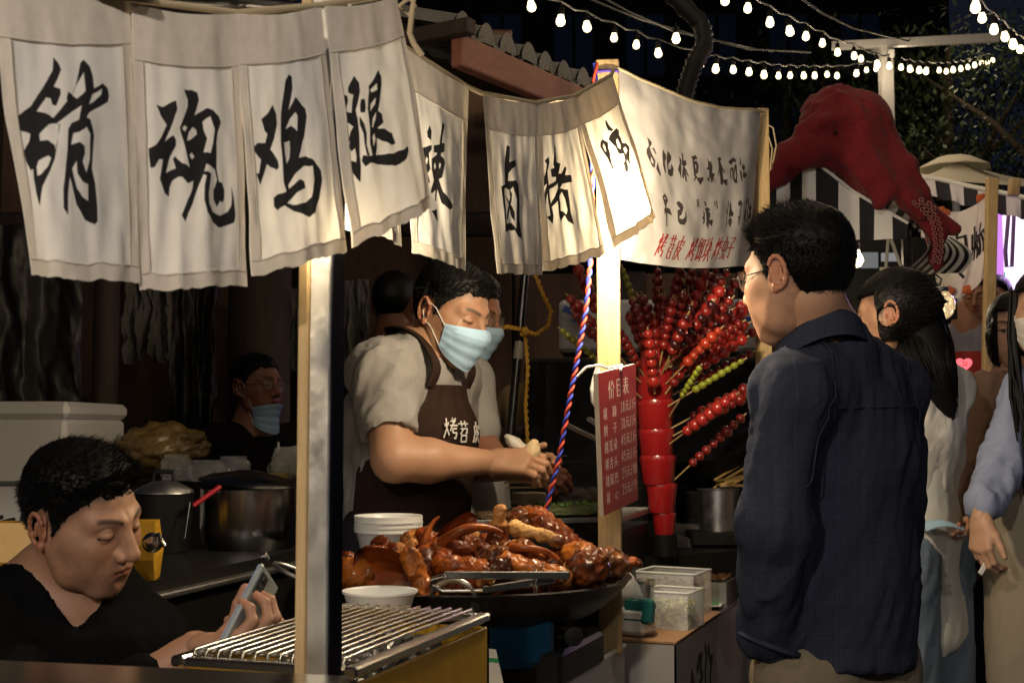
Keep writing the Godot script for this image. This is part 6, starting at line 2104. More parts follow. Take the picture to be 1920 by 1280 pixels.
	for q in [[1296, 1402, 3.64, 3.79, y2, "low black block under the small steel pot", "riser"], [1285, 1432, 3.80, 4.25, 1.108, "black stove box under the frying pan", "stove_box"]]:
		var l0 := at(q[0], 1000, q[2])
		var l1 := at(q[1], 1000, q[2])
		b = MB.new()
		b.box(Transform3D(Basis(), Vector3((l0.x + l1.x) * 0.5, (sh0.y + q[4]) * 0.5 + 0.002, l0.z - (q[3] - q[2]) * 0.5)), Vector3(l1.x - l0.x, q[4] - sh0.y - 0.004, q[3] - q[2]), 0.006)
		single(q[6], q[5], "box", b.done(), ms["black_metal"])
	var fs := at(1246, 1000, 3.42)
	b = MB.new()
	b.lathe([Vector2(0, sh0.y), Vector2(0.034, sh0.y), Vector2(0.034, fs.y - 0.002), Vector2(0, fs.y - 0.002)], 20, Transform3D(Basis(), Vector3(fs.x, 0, fs.z)))
	single("black_tin", "black tin that carries the red fruit stand", "tin", b.done(), ms["black_metal"])
	p = at(1348, 980, 3.72)
	hh = at(1348, 918, 3.72).y - p.y
	b = MB.new()
	b.lathe([Vector2(0, -0.02), Vector2(0.058, -0.02), Vector2(0.06, hh), Vector2(0.064, hh + 0.002), Vector2(0.057, hh), Vector2(0.055, 0.0), Vector2(0, 0.0)], 32, Transform3D(Basis(), p))
	single("steel_pot", "small dull steel pot beside the customer's sleeve", "pot", b.done(), ms["steel"])
	p = at(1330, 868, 3.98)
	b = MB.new()
	b.lathe([Vector2(0, -0.075), Vector2(0.06, -0.066), Vector2(0.12, -0.03), Vector2(0.15, 0.012), Vector2(0.153, 0.014), Vector2(0.147, 0.012), Vector2(0.115, -0.026), Vector2(0.055, -0.06), Vector2(0, -0.068)], 40, Transform3D(Basis(Vector3.BACK, 0.10), p))
	single("frying_pan", "black frying pan behind the candied fruit", "pan", b.done(), ms["black_metal"])
	var sp := at(1374, 892, 3.88)
	for k in 12:
		b = MB.new()
		var o := Vector3(ra(-0.03, 0.03), ra(-0.018, 0.016), ra(-0.03, 0.03))
		var dr := Vector3(1.0, ra(0.15, 0.7), ra(-0.5, 0.3)).normalized() * 0.045
		b.tube([sp + o - dr, sp + o + dr], 0.0042, 6)
		single("dough_stick", "pale yellow fried stick in the heap left of the navy sleeve", "fried stick", b.done(), mat("fried_dough", lin(0.55, 0.36, 0.11), 0.6), Transform3D(), "yellow fried sticks by the customer's sleeve")
	b = MB.new()
	b.box(Transform3D(Basis(), sp + Vector3(0.005, -0.028, 0)), Vector3(0.10, 0.008, 0.09), 0.002)
	single("wood_tray", "small wooden tray under the yellow fried sticks", "tray", b.done(), ms["wood"])

# ---------- candied fruit ----------
func candied_fruit() -> void:
	var c0 := at(1246, 1000, 3.42)
	var base := c0
	var px := 3.42 / FL
	var glaze := {"clearcoat_enabled": true, "clearcoat": 1.0, "clearcoat_roughness": 0.06}
	var redp := mat("red_cup", Color.WHITE, 0.28, 0.0, {"clearcoat_enabled": true, "clearcoat": 0.7, "clearcoat_roughness": 0.15})
	redp.albedo_texture = noise_tex(0.03, 4, lin(0.22, 0.006, 0.008), lin(0.42, 0.016, 0.018), 15)
	redp.normal_enabled = true
	redp.normal_texture = noise_tex(0.03, 3, Color.BLACK, Color.WHITE, 16, true, 3.0)
	redp.normal_scale = 0.5
	triplanar(redp, Vector3(9, 9, 9))
	var t := thing("fruit_stand", "tall red stand of stacked cups wrapped in film that holds candied fruit", "stand", base)
	var cups := [[1246, 1002, 960, 19, 21], [1241, 961, 905, 24, 28], [1234, 908, 853, 29, 33], [1231, 856, 803, 30, 33], [1229, 806, 748, 32, 34], [1228, 750, 690, 33, 34], [1226, 694, 600, 26, 22]]
	for q in cups:
		var lo := at(q[0], q[1], 3.42)
		var hi := at(q[0], q[2], 3.42)
		var h := hi.y - lo.y
		var b := MB.new()
		var r0: float = q[3] * px
		var r1: float = q[4] * px
		b.lathe([Vector2(0, 0), Vector2(r0 * 0.92, 0), Vector2(r0, h * 0.08), Vector2(r1 * 1.03, h * 0.80), Vector2(r1 * 1.06, h * 0.9), Vector2(r1 * 1.0, h), Vector2(r1 * 0.9, h * 0.99), Vector2(0, h * 0.96)], 30, Transform3D(Basis(), lo - base))
		part(t, "cup", b.done(), redp)
	var haw := mat("candied_haw", Color.WHITE, 0.3, 0.0, glaze)
	haw.albedo_texture = noise_tex(0.03, 3, lin(0.13, 0.006, 0.006), lin(0.25, 0.016, 0.010), 17)
	triplanar(haw, Vector3(12, 12, 12))
	var grape := mat("candied_grape", lin(0.22, 0.25, 0.022), 0.25, 0.0, glaze)
	var plum := mat("candied_plum", lin(0.035, 0.006, 0.008), 0.25, 0.0, glaze)
	var straw := mat("candied_strawberry", Color.WHITE, 0.28, 0.0, glaze)
	straw.albedo_texture = noise_tex(0.06, 2, lin(0.24, 0.010, 0.009), lin(0.40, 0.03, 0.02), 18)
	triplanar(straw, Vector3(20, 20, 20))
	var orange := mat("candied_tomato", lin(0.34, 0.03, 0.010), 0.25, 0.0, glaze)
	var bam: Material = mat("bamboo", lin(0.34, 0.23, 0.10), 0.6)
	var ball := MB.new()
	ball.lump(Transform3D(), 16, 12, func(d: Vector3) -> Vector3: return d * Vector3(1, 0.92, 1))
	var ballm := ball.done()
	var gm := MB.new()
	gm.lump(Transform3D(), 14, 10, func(d: Vector3) -> Vector3: return d * Vector3(0.85, 1.0, 0.85))
	var grapem := gm.done()
	var sb := MB.new()
	sb.lump(Transform3D(), 16, 12, func(d: Vector3) -> Vector3: return d * Vector3(1, 1.15, 1) * (1.0 - 0.22 * maxf(0.0, -d.y)))
	var strawm := sb.done()
	# tip (pixel), root (pixel), metres away at the tip and root, kind, how many, label
	var sk := [
		[1082, 500, 1125, 592, 3.30, 3.36, "s", 3, "short red skewer left of the lit post near the cloth edge"],
		[1066, 556, 1180, 690, 3.22, 3.36, "s", 4, "strawberry skewer leaning far left beside the twisted cord"],
		[1075, 588, 1190, 705, 3.20, 3.37, "h", 4, "dark red haw skewer just under the leftmost strawberry skewer"],
		[1052, 618, 1190, 735, 3.20, 3.37, "g", 6, "green grape skewer leaning left under the strawberries"],
		[1168, 503, 1212, 640, 3.40, 3.42, "g", 8, "green grape skewer standing just right of the lit post"],
		[1160, 620, 1205, 700, 3.26, 3.38, "h", 4, "short haw skewer between the post and the red stand"],
		[1184, 560, 1218, 660, 3.30, 3.38, "h", 4, "haw skewer leaning slightly left above the stand"],
		[1233, 503, 1234, 640, 3.44, 3.42, "h", 6, "upright haw skewer directly above the red stand"],
		[1276, 500, 1244, 650, 3.40, 3.42, "h", 5, "haw skewer just right of the upright one"],
		[1300, 505, 1248, 660, 3.50, 3.43, "h", 5, "haw skewer third from the stand's middle towards the right"],
		[1322, 500, 1250, 668, 3.42, 3.42, "s", 5, "strawberry skewer under the red line of the banner"],
		[1345, 502, 1252, 675, 3.55, 3.44, "h", 5, "haw skewer behind the strawberry skewer under the banner"],
		[1365, 506, 1254, 690, 3.36, 3.42, "h", 6, "haw skewer at the top right below the banner's corner"],
		[1392, 512, 1256, 700, 3.46, 3.43, "h", 6, "haw skewer with its tip at the banner's lower right corner"],
		[1412, 566, 1258, 706, 3.38, 3.42, "s", 5, "strawberry skewer pointing at the customer's glasses"],
		[1372, 560, 1250, 690, 3.28, 3.38, "h", 5, "haw skewer in front of the fan's middle"],
		[1338, 566, 1246, 690, 3.24, 3.38, "p", 5, "skewer of dark plums and haws in the fan's middle"],
		[1352, 616, 1250, 718, 3.24, 3.38, "o", 4, "orange red tomato skewer low in the fan's middle"],
		[1398, 634, 1262, 722, 3.36, 3.40, "s", 4, "strawberry skewer with a big berry near the third post"],
		[1412, 660, 1262, 740, 3.46, 3.42, "h", 5, "haw skewer at the right behind the green grapes"],
		[1394, 675, 1262, 756, 3.30, 3.38, "g", 6, "green grape skewer at the right of the fan"],
		[1313, 688, 1262, 770, 3.20, 3.36, "g", 5, "green grape skewer low and right of the stand"],
		[1416, 718, 1264, 800, 3.40, 3.40, "h", 6, "upper of the red skewers that slant low to the right"],
		[1410, 738, 1266, 815, 3.32, 3.40, "h", 6, "middle one of the red skewers slanting low to the right"],
		[1380, 740, 1264, 826, 3.24, 3.38, "s", 5, "berry skewer in front of the low red skewers"],
		[1394, 780, 1264, 900, 3.36, 3.42, "h", 6, "lowest red skewer with a long bare stick"],
		[1262, 560, 1240, 670, 3.28, 3.36, "h", 4, "haw skewer close in front above the stand's cups"],
		[1290, 590, 1246, 690, 3.22, 3.36, "p", 4, "dark plum skewer in front of the stand's upper cups"],
		[1215, 620, 1226, 720, 3.26, 3.34, "s", 4, "short strawberry skewer in front of the red tube"],
		[1320, 640, 1250, 735, 3.34, 3.38, "h", 4, "haw skewer half hidden behind the tomato skewer"],
	]
	var rr := RandomNumberGenerator.new()
	rr.seed = 44
	for k in 46:
		var a := rr.randf_range(-0.55, 1.25)
		var rad := rr.randf_range(130, 215) * (0.7 if a < 0.1 else 1.0)
		var dz := rr.randf_range(-0.1, 0.16)
		var nm: String = ["haw", "red haw", "strawberry", "dark haw", "plum", "glossy haw"][k % 6]
		var lb := "%s skewer in the fan, %s, %s its neighbours, %s tip" % [nm, "leaning left" if a < -0.15 else ("upright" if a < 0.2 else ("leaning right" if a < 0.75 else "slanting far right")), "in front of" if dz < -0.02 else ("behind" if dz > 0.07 else "level with"), "high" if rad > 180 else ("low" if rad < 120 else "middling")]
		sk.append([minf(1418, 1238 + sin(a) * rad), maxf(506, 690 - cos(a) * rad * 0.95), 1236 + sin(a) * 22, 700 - rr.randf() * 30, 3.42 + dz, 3.42, ["h", "h", "s", "h", "p", "h"][k % 6], rr.randi_range(4, 6), lb])
	for q in sk:
		var tip := at(q[0], q[1], q[4])
		var root := at(q[2], q[3], q[5])
		var d := (root - tip).normalized()
		var o := thing("candied_fruit_skewer", q[8], "candied fruit", root, "candied fruit skewers in the red stand")
		var b := MB.new()
		b.tube([root - tip - (root - tip) + d * 0.03, tip - root - d * 0.012], 0.0024, 6)
		part(o, "stick", b.done(), bam)
		var n: int = q[7] + 2
		var r := 0.0165
		match q[6]:
			"g": r = 0.0128
			"s": r = 0.0185
			"h": r = 0.0160
			"p": r = 0.0155
		var bs := Basis(Vector3.UP.cross(d).normalized(), -d, Vector3.UP.cross(d).normalized().cross(-d))
		for k in n:
			var s := r * rr.randf_range(0.74, 1.02) * (0.85 if k == 0 else 1.0)
			var m: Material = haw
			var me: Mesh = ballm
			match q[6]:
				"g":
					m = grape
					me = grapem
				"s":
					m = straw
					me = strawm
				"p": m = plum if k % 2 == 0 else haw
				"o": m = orange
			var f := part(o, "fruit", me, m, Transform3D((bs * Basis(Vector3.UP, rr.randf() * 6.0)).scaled_local(Vector3.ONE * s), tip - root + d * r * 1.55 * (k + 0.4)))
	# foam box with blue print behind
	var fb := at(1235, 665, 4.3)
	t = thing("foam_box", "white foam box with blue print behind the candied fruit", "box", fb)
	var b := MB.new()
	b.box(Transform3D(Basis(Vector3.UP, -0.06), Vector3(0, 0.085, 0)), Vector3(0.66, 0.17, 0.35), 0.012)
	part(t, "box", b.done(), mat("foam", lin(0.50, 0.51, 0.53), 0.8))
	for q in [[1075, 585, 0.05], [1090, 605, -0.2], [1300, 606, 0.3], [1320, 590, -0.3], [1408, 600, 0.5]]:
		b = MB.new()
		var cc := at(q[0], q[1], 4.115) - fb
		b.box(Transform3D(Basis(Vector3.BACK, q[2] - 0.4), cc), Vector3(0.07, 0.022, 0.003))
		part(t, "print", b.done(), mat("blue_print", lin(0.03, 0.07, 0.38), 0.5))
	b = MB.new()
	var cabw := at(1235, 668, 4.3)
	b.box(Transform3D(Basis(), Vector3(cabw.x, cabw.y * 0.5 - 0.01, cabw.z)), Vector3(0.9, cabw.y - 0.02, 0.5), 0.01)
	single("dark_cabinet", "dark cabinet under the foam box behind the candied fruit", "cabinet", b.done(), ms["black_plastic"])

# ---------- the dark back of the stall ----------
func hanging(label: String, n: String, cat: String, x0: float, x1: float, y0: float, y1: float, d: float, m: Material, sd: int, fold := 0.03) -> void:
	var f := FastNoiseLite.new()
	f.seed = sd
	f.frequency = 1.5
	var a := at(x0, y0, d)
	var b0 := at(x1, y0, d)
	var low := at(x0, y1, d).y
	var b := MB.new()
	b.grid(50, 24, func(u: float, v: float) -> Vector3:
		var p := a.lerp(b0, u + 0.12 * v * f.get_noise_2d(u * 2.0, v * 1.5))
		p.y = lerpf(a.y, low + 0.05 * f.get_noise_2d(u * 3.0, 9.0), v)
		p.z += fold * sin(u * 22.0 + 3.0 * f.get_noise_2d(u * 3.0, v)) * (0.4 + 0.6 * v) + 0.05 * f.get_noise_2d(u * 2.0 + 5.0, v * 1.2)
		return p)
	single(n, label, cat, b.done(), m)

func back_of_stall() -> void:
	var tarp := mat("dark_tarp", lin(0.026, 0.023, 0.022), 0.5)
	var greyc := mat("grey_cloth", lin(0.10, 0.093, 0.088), 0.9)
	hanging("dark creased tarpaulin hanging at the far left behind the seated man", "tarpaulin", "tarpaulin", -160, 165, 420, 830, 4.6, tarp, 3, 0.05)
	hanging("greyish jacket-like cloth hanging left of the round column", "hanging_cloth", "cloth", 232, 322, 500, 672, 4.9, greyc, 5, 0.03)
	hanging("dim long cloth hanging between the thin post and the round column", "hanging_cloth", "cloth", 318, 410, 500, 840, 5.5, tarp, 7, 0.04)
	hanging("grey shirt-like cloth hanging right of the round column", "hanging_cloth", "cloth", 545, 600, 540, 690, 5.2, greyc, 9, 0.03)
	hanging("grey cloth hanging right of the steel post behind the vendor", "hanging_cloth", "cloth", 640, 692, 525, 690, 4.6, greyc, 11, 0.03)
	# freezer
	var p := at(-60, 935, 3.7)
	p.y = 0
	var q := at(122, 785, 3.6)
	var t := thing("chest_freezer", "white chest freezer standing behind the seated man", "freezer", p)
	var hgt := q.y
	var b := MB.new()
	b.box(Transform3D(Basis(), Vector3(q.x - 0.35, hgt * 0.5 + 0.03, q.z - 0.28) - p), Vector3(0.70, hgt - 0.06, 0.55), 0.012)
	var fz := mat("freezer_white", lin(0.60, 0.58, 0.58), 0.35)
	part(t, "body", b.done(), fz)
	b = MB.new()
	b.box(Transform3D(Basis(), Vector3(q.x - 0.35, hgt + 0.025, q.z - 0.28) - p), Vector3(0.715, 0.048, 0.565), 0.014)
	part(t, "lid", b.done(), fz)
	b = MB.new()
	b.box(Transform3D(Basis(), Vector3(q.x - 0.35, at(40, 905, 3.6).y, q.z + 0.001) - p), Vector3(0.70, 0.012, 0.010), 0.002)
	part(t, "trim", b.done(), mat("grey_trim", lin(0.10, 0.12, 0.10), 0.5))
	# black work table with a steel lip
	var e0 := at(262, 1124, 2.35)
	var e1 := at(487, 1056, 2.80)
	var y := e0.y
	e1.y = y
	var ed := (e1 - e0).normalized()
	var inw := Vector3.UP.cross(ed).normalized()
	if inw.x > 0: inw = -inw
	var a0 := e0 - ed * 0.25
	var a1 := e1 + ed * 0.35
	var base := Vector3(a0.x, 0, a0.z)
	t = thing("work_table", "black cooking table with a dull steel lip behind the seated man", "table", base)
	b = MB.new()
	prism(b, [a0, a1, a1 + inw * 1.0, a0 + inw * 1.0], y - 0.14, y + 0.03)
	part(t, "top", fix_up(b).done(base), ms["black_metal"])
	b = MB.new()
	b.bar(a0 - inw * 0.008, a1 - inw * 0.008, 0.030, 0.012, Vector3.UP, 0.003)
	part(t, "lip", b.done(base), ms["steel"])
	for s in [[0.05, 0.06], [1.0, 0.06], [1.0, 0.9]]:
		b = MB.new()
		var lp: Vector3 = a0 + (a1 - a0) * s[0] * 0.95 + inw * s[1]
		b.box(Transform3D(Basis(), Vector3(lp.x, (y - 0.14) * 0.5, lp.z)), Vector3(0.05, y - 0.14, 0.05), 0.004)
		part(t, "leg", b.done(base), ms["black_metal"])
	b = MB.new()
	b.bar(at(492, 1036, 2.85), at(500, 1052, 2.85), 0.03, 0.02, Vector3.UP, 0.004)
	single("steel_clip", "bright steel clip at the end of the black table's lip", "clip", b.done(), ms["bright_steel"])

	# yellow gas burner behind the seated man's face
	var g1 := at(294, 1030, 2.42)
	var gd := Vector3(-0.96, 0, 0.14).normalized()
	t = thing("gas_burner", "yellow gas burner with a silver valve behind the seated man's face", "gas burner", g1)
	b = MB.new()
	var prof := [Vector2(-0.030, 0.055), Vector2(0.030, 0.055), Vector2(0.034, 0.04), Vector2(0.050, -0.015), Vector2(0.026, -0.055), Vector2(-0.05, -0.055)]
	var side := Vector3.UP.cross(gd).normalized()
	if side.z < 0: side = -side
	var n := prof.size()
	for k in n:
		var u: Vector2 = prof[k]
		var v: Vector2 = prof[(k + 1) % n]
		var c0 := side * u.x + Vector3.UP * u.y
		var c1 := side * v.x + Vector3.UP * v.y
		b.quad(c0, c0 + gd * 0.34, c1 + gd * 0.34, c1)
	var ctr := Vector3.ZERO
	for k in n:
		var u: Vector2 = prof[k]
		var v: Vector2 = prof[(k + 1) % n]
		b.tri(-gd * 0.012, side * u.x + Vector3.UP * u.y, side * v.x + Vector3.UP * v.y)
	part(t, "body", fix_up(b).done(), ms["yellow_paint"])
	b = MB.new()
	var vx := Transform3D(Basis(Vector3.UP, 0.2) * Basis(Vector3.RIGHT, PI / 2), at(286, 1016, 2.36) - g1)
	b.lathe([Vector2(0, 0), Vector2(0.017, 0), Vector2(0.019, 0.008), Vector2(0.012, 0.014), Vector2(0.012, 0.022), Vector2(0, 0.024)], 20, vx)
	b.tube([at(284, 1010, 2.35) - g1, at(296, 1002, 2.34) - g1, at(308, 1024, 2.34) - g1], 0.005, 8)
	part(t, "valve", b.done(), ms["bright_steel"])
	for k in 6:
		b = MB.new()
		b.bar(gd * (0.04 + k * 0.05) + Vector3(0, 0.062, 0) - side * 0.03, gd * (0.04 + k * 0.05) + Vector3(0, 0.062, 0) + side * 0.03, 0.007, 0.007)
		part(t, "grate_bar", b.done(), ms["black_metal"])
	# another burner at the very left
	b = MB.new()
	var lb := at(20, 1030, 2.6)
	t = thing("gas_burner", "second yellow burner with a black grate at the left picture edge", "gas burner", lb)
	b.box(Transform3D(Basis(Vector3.UP, -0.1), Vector3(-0.05, 0, -0.1)), Vector3(0.24, 0.06, 0.2), 0.01)
	part(t, "body", b.done(), ms["yellow_paint"])
	for k in 6:
		b = MB.new()
		b.bar(Vector3(-0.15 + k * 0.04, 0.045, -0.19), Vector3(-0.15 + k * 0.04, 0.04, -0.01), 0.008, 0.012)
		part(t, "grate_bar", b.done(), ms["black_metal"])

	# the big steel pot with its lid ajar, on the table
	p = at(468, 1000, 3.05)
	var h := at(468, 915, 3.05).y - p.y
	t = thing("stock_pot", "big dark steel pot with a tilted lid left of the steel post", "pot", p)
	b = MB.new()
	var R := 0.118
	b.lathe([Vector2(0, -0.04), Vector2(R * 0.86, -0.04), Vector2(R * 0.97, -0.01), Vector2(R, 0.02), Vector2(R, h), Vector2(R + 0.007, h + 0.003), Vector2(R - 0.003, h + 0.001), Vector2(R - 0.004, 0.0), Vector2(0, -0.03)], 48)
	part(t, "body", b.done(), mat("pot_steel", lin(0.30, 0.29, 0.28), 0.2, 1.0))
	b = MB.new()
	b.lathe([Vector2(0, 0.03), Vector2(0.03, 0.028), Vector2(R * 0.8, 0.014), Vector2(R * 1.02, 0.004), Vector2(R * 1.05, 0.0), Vector2(R * 0.8, 0.010), Vector2(0, 0.025)], 48, Transform3D(Basis(Vector3.BACK, -0.09) * Basis(Vector3.RIGHT, 0.04), Vector3(0.0, h + 0.012, 0)))
	part(t, "lid", b.done(), ms["pot_steel"])
	b = MB.new()
	b.tube([at(362, 948, 2.9), at(390, 928, 2.92), at(412, 912, 2.94)], 0.006, 8)
	single("ladle", "ladle with a red handle leaning on the big steel pot", "ladle", b.done(), mat("red_plastic", lin(0.30, 0.012, 0.02), 0.35))
	p = at(305, 990, 2.95)
	h = at(305, 925, 2.95).y - p.y
	t = thing("dark_pot", "black pot with a glass lid right behind the seated man's head", "pot", p)
	b = MB.new()
	b.lathe([Vector2(0, -0.052), Vector2(0.06, -0.052), Vector2(0.068, h), Vector2(0.071, h), Vector2(0.064, h - 0.004), Vector2(0, 0)], 32)
	part(t, "body", b.done(), ms["black_metal"])
	b = MB.new()
	b.lathe([Vector2(0.069, h + 0.001), Vector2(0.066, h + 0.008), Vector2(0.03, h + 0.026), Vector2(0, h + 0.03)], 32)
	part(t, "lid", b.done(), ms["steel"])
	b = MB.new()
	b.tube([Vector3(-0.025, h + 0.026, 0), Vector3(-0.02, h + 0.05, 0), Vector3(0.02, h + 0.05, 0), Vector3(0.025, h + 0.026, 0)], 0.006, 8)
	part(t, "lid_knob", b.done(), ms["black_plastic"])
	p = at(352, 1000, 2.95)
	b = MB.new()
	b.bar(at(355, 940, 2.9), at(345, 1010, 2.88), 0.006, 0.003, Vector3.UP, 0.001)
	single("spoon", "thin steel spoon handle between the two pots", "spoon", b.done(), ms["bright_steel"])
	# shelf behind with jars, oil and a yellow mesh bag
	var s0 := at(190, 905, 3.75)
	var s1 := at(600, 905, 3.55)
	s0.y = at(400, 905, 3.6).y
	s1.y = s0.y
	b = MB.new()
	prism(b, [s0, s1, s1 + Vector3(0.1, 0, -0.5), s0 + Vector3(0.1, 0, -0.5)], 0.2, s0.y)
	single("back_shelf", "dark shelf behind the pots that carries jars and bottles", "shelf", fix_up(b).done(), ms["black_plastic"])
	var nf := FastNoiseLite.new()
	nf.seed = 14
	nf.frequency = 1.6
	nf.fractal_octaves = 4
	p = at(305, 838, 4.05)
	b = MB.new()
	b.lump(Transform3D(Basis(), p), 48, 32, func(d: Vector3) -> Vector3: return d * Vector3(0.135, 0.075, 0.09) * (1.0 + 0.28 * nf.get_noise_3dv(d * 1.2) + 0.12 * absf(nf.get_noise_3dv(d * 4.0))))
	var ym := mat("yellow_film", Color.WHITE, 0.35, 0.0, {"backlight_enabled": true, "backlight": Color(0.4, 0.35, 0.2)})
	ym.albedo_texture = noise_tex(0.02, 5, lin(0.10, 0.065, 0.022), lin(0.26, 0.17, 0.05), 4)
	triplanar(ym, Vector3(6, 6, 6))
	single("mesh_bag", "crumpled yellowish bag lying on the shelf at the dark back", "bag", b.done(), ym)
	for q2 in [[330, 868, 3.75, 0.045, 0.075, "clear jar left of the other jars on the back shelf"], [388, 872, 3.7, 0.055, 0.06, "wide clear tub on the back shelf"], [437, 868, 3.75, 0.05, 0.07, "clear jar right above the big pot's lid"]]:
		p = at(q2[0], q2[1] + 30, q2[2])
		b = MB.new()
		var r: float = q2[3]
		var hh: float = q2[4]
		b.lathe([Vector2(0, 0), Vector2(r * 0.9, 0), Vector2(r, hh * 0.2), Vector2(r, hh * 0.75), Vector2(r * 0.75, hh * 0.9), Vector2(r * 0.8, hh)], 28, Transform3D(Basis(), Vector3(p.x, s0.y + 0.001, p.z)))
		single("jar", q2[5], "jar", b.done(), ms["clear_plastic"])
	p = at(517, 905, 3.5)
	base = Vector3(p.x, s0.y + 0.001, p.z - 0.03)
	t = thing("oil_bottle", "small glass bottle half full of yellow oil beside the steel post", "bottle", base)
	b = MB.new()
	b.lathe([Vector2(0, 0), Vector2(0.027, 0), Vector2(0.03, 0.008), Vector2(0.03, 0.045), Vector2(0.024, 0.06), Vector2(0.010, 0.072), Vector2(0.009, 0.09)], 28)
	part(t, "glass", b.done(), ms["glass"])
	b = MB.new()
	b.lathe([Vector2(0, 0.002), Vector2(0.0265, 0.002), Vector2(0.0275, 0.03), Vector2(0, 0.0305)], 28)
	part(t, "oil", b.done(), mat("oil", lin(0.48, 0.33, 0.02), 0.15))
	b = MB.new()
	b.lathe([Vector2(0.011, 0.086), Vector2(0.011, 0.096), Vector2(0.004, 0.10), Vector2(0.003, 0.115), Vector2(0, 0.115)], 14)
	part(t, "spout", b.done(), ms["milky_plastic"])
	b = MB.new()
	nf.frequency = 2.5
	p = at(545, 868, 3.85)
	b.lump(Transform3D(Basis(), p), 30, 20, func(d: Vector3) -> Vector3: return d * Vector3(0.06, 0.05, 0.03) * (1.0 + 0.3 * nf.get_noise_3dv(d)))
	single("paper_towels", "crumpled white paper towels beside the oil bottle", "paper", b.done(), mat("tissue", lin(0.42, 0.40, 0.36), 0.9))
	# pole with orange rope right of the vendor
	b = MB.new()
	b.tube([at(984, 515, 3.8), at(972, 650, 3.8), at(955, 832, 3.75)], 0.013, 14)
	var bt := at(955, 832, 3.75)
	t = thing("tent_pole", "thin black pole with yellow rope knotted round it right of the vendor", "pole", bt)
	part(t, "pole", b.done(bt), mat("pole_black", lin(0.012, 0.012, 0.012), 0.25, 0.3))
	b = MB.new()
	b.tube([at(975, 640, 3.79), at(971, 672, 3.79)], 0.0155, 14)
	part(t, "tape", b.done(bt), mat("grey_tape", lin(0.3, 0.28, 0.25), 0.5))
	var yr := mat("yellow_rope", lin(0.50, 0.27, 0.03), 0.8)
	for line in [[Vector3(1004, 515, 3.7), Vector3(1018, 550, 3.7), Vector3(1034, 585, 3.7), Vector3(1028, 612, 3.7), Vector3(1005, 628, 3.72), Vector3(985, 622, 3.75)], [Vector3(930, 618, 3.72), Vector3(950, 612, 3.74), Vector3(972, 616, 3.76), Vector3(1000, 625, 3.74)], [Vector3(985, 626, 3.76), Vector3(990, 690, 3.74), Vector3(986, 760, 3.74), Vector3(990, 830, 3.74)]]:
		for s in 2:
			b = MB.new()
			var pts := []
			for i in 61:
				var w: float = i / 60.0 * (line.size() - 1.001)
				var j := int(w)
				var v: Vector3 = line[j].lerp(line[j + 1], w - j)
				pts.append(at(v.x, v.y, v.z) + Vector3(cos(i * 0.8 + s * PI), sin(i * 0.8 + s * PI), 0) * 0.0035)
			b.tube(pts, 0.0038, 6)
			part(t, "rope", b.done(bt), yr)
	b = MB.new()
	b.lump(Transform3D(Basis(), at(985, 622, 3.75)), 16, 12, func(d: Vector3) -> Vector3: return d * 0.014 * (1.0 + 0.3 * sin(d.x * 9.0 + d.y * 7.0)))
	part(t, "knot", b.done(bt), yr)
	# things behind the pole: a pale round basket, packets, a yellow crate
	p = at(975, 765, 4.3)
	b = MB.new()
	b.lump(Transform3D(Basis(), p), 30, 20, func(d: Vector3) -> Vector3: return d * Vector3(0.085, 0.085, 0.06) * (1.0 + 0.1 * nf.get_noise_3dv(d)))
	single("straw_hat", "pale rounded straw hat hanging behind the black pole", "hat", b.done(), mat("straw", lin(0.34, 0.24, 0.13), 0.9))
	p = at(1008, 840, 4.2)
	b = MB.new()
	b.box(Transform3D(Basis(Vector3.UP, 0.2), p), Vector3(0.20, 0.06, 0.14), 0.01)
	single("yellow_crate", "dull yellow crate behind the vendor's hands", "crate", b.done(), ms["yellow_paint"])
	b = MB.new()
	b.lump(Transform3D(Basis(), p + Vector3(0.01, 0.055, 0)), 26, 16, func(d: Vector3) -> Vector3: return d * Vector3(0.09, 0.03, 0.06) * (1.0 + 0.35 * nf.get_noise_3dv(d * 2.0)))
	single("plastic_packets", "crumpled glossy packets on the dull yellow crate", "packets", b.done(), mat("packet_film", lin(0.16, 0.13, 0.13), 0.2))
	b = MB.new()
	b.box(Transform3D(Basis(), Vector3(p.x, (p.y - 0.032) * 0.5, p.z)), Vector3(0.5, p.y - 0.036, 0.4), 0.01)
	single("crate_stand", "dark stand under the yellow crate", "stand", b.done(), ms["black_plastic"])
# ---------- the striped stalls and the red octopus ----------
func stripe_mat(n: String, count: int, light: Color, dark: Color, first_dark: bool) -> StandardMaterial3D:
	var w := 512
	var im := cloth_image(w, 64, Color(1, 1, 1), 0.04, count)
	for x in w:
		var s := int(x * count / float(w))
		var c := dark if (s % 2 == 0) == first_dark else light
		for y in 64:
			var k := im.get_pixel(x, y).g
			im.set_pixel(x, y, Color(c.r * k, c.g * k, c.b * k))
	var m := mat(n, Color.WHITE, 0.85, 0.0, {"backlight_enabled": true, "backlight": Color(0.3, 0.3, 0.3)})
	m.albedo_texture = tex(im)
	m.texture_repeat = false
	return m

func curve(pts: Array, u: float) -> Vector3:
	var s := clampf(u, 0.0, 0.9999) * (pts.size() - 1)
	var k := int(s)
	var a: Vector3 = pts[maxi(k - 1, 0)]
	var b: Vector3 = pts[k]
	var c: Vector3 = pts[k + 1]
	var d: Vector3 = pts[mini(k + 2, pts.size() - 1)]
	return b.cubic_interpolate(c, a, d, s - k)

func pix(list: Array, d0: float, d1: float) -> Array:
	var o := []
	for k in list.size(): o.append(at(list[k][0], list[k][1], lerpf(d0, d1, float(k) / maxf(1, list.size() - 1))))
	return o

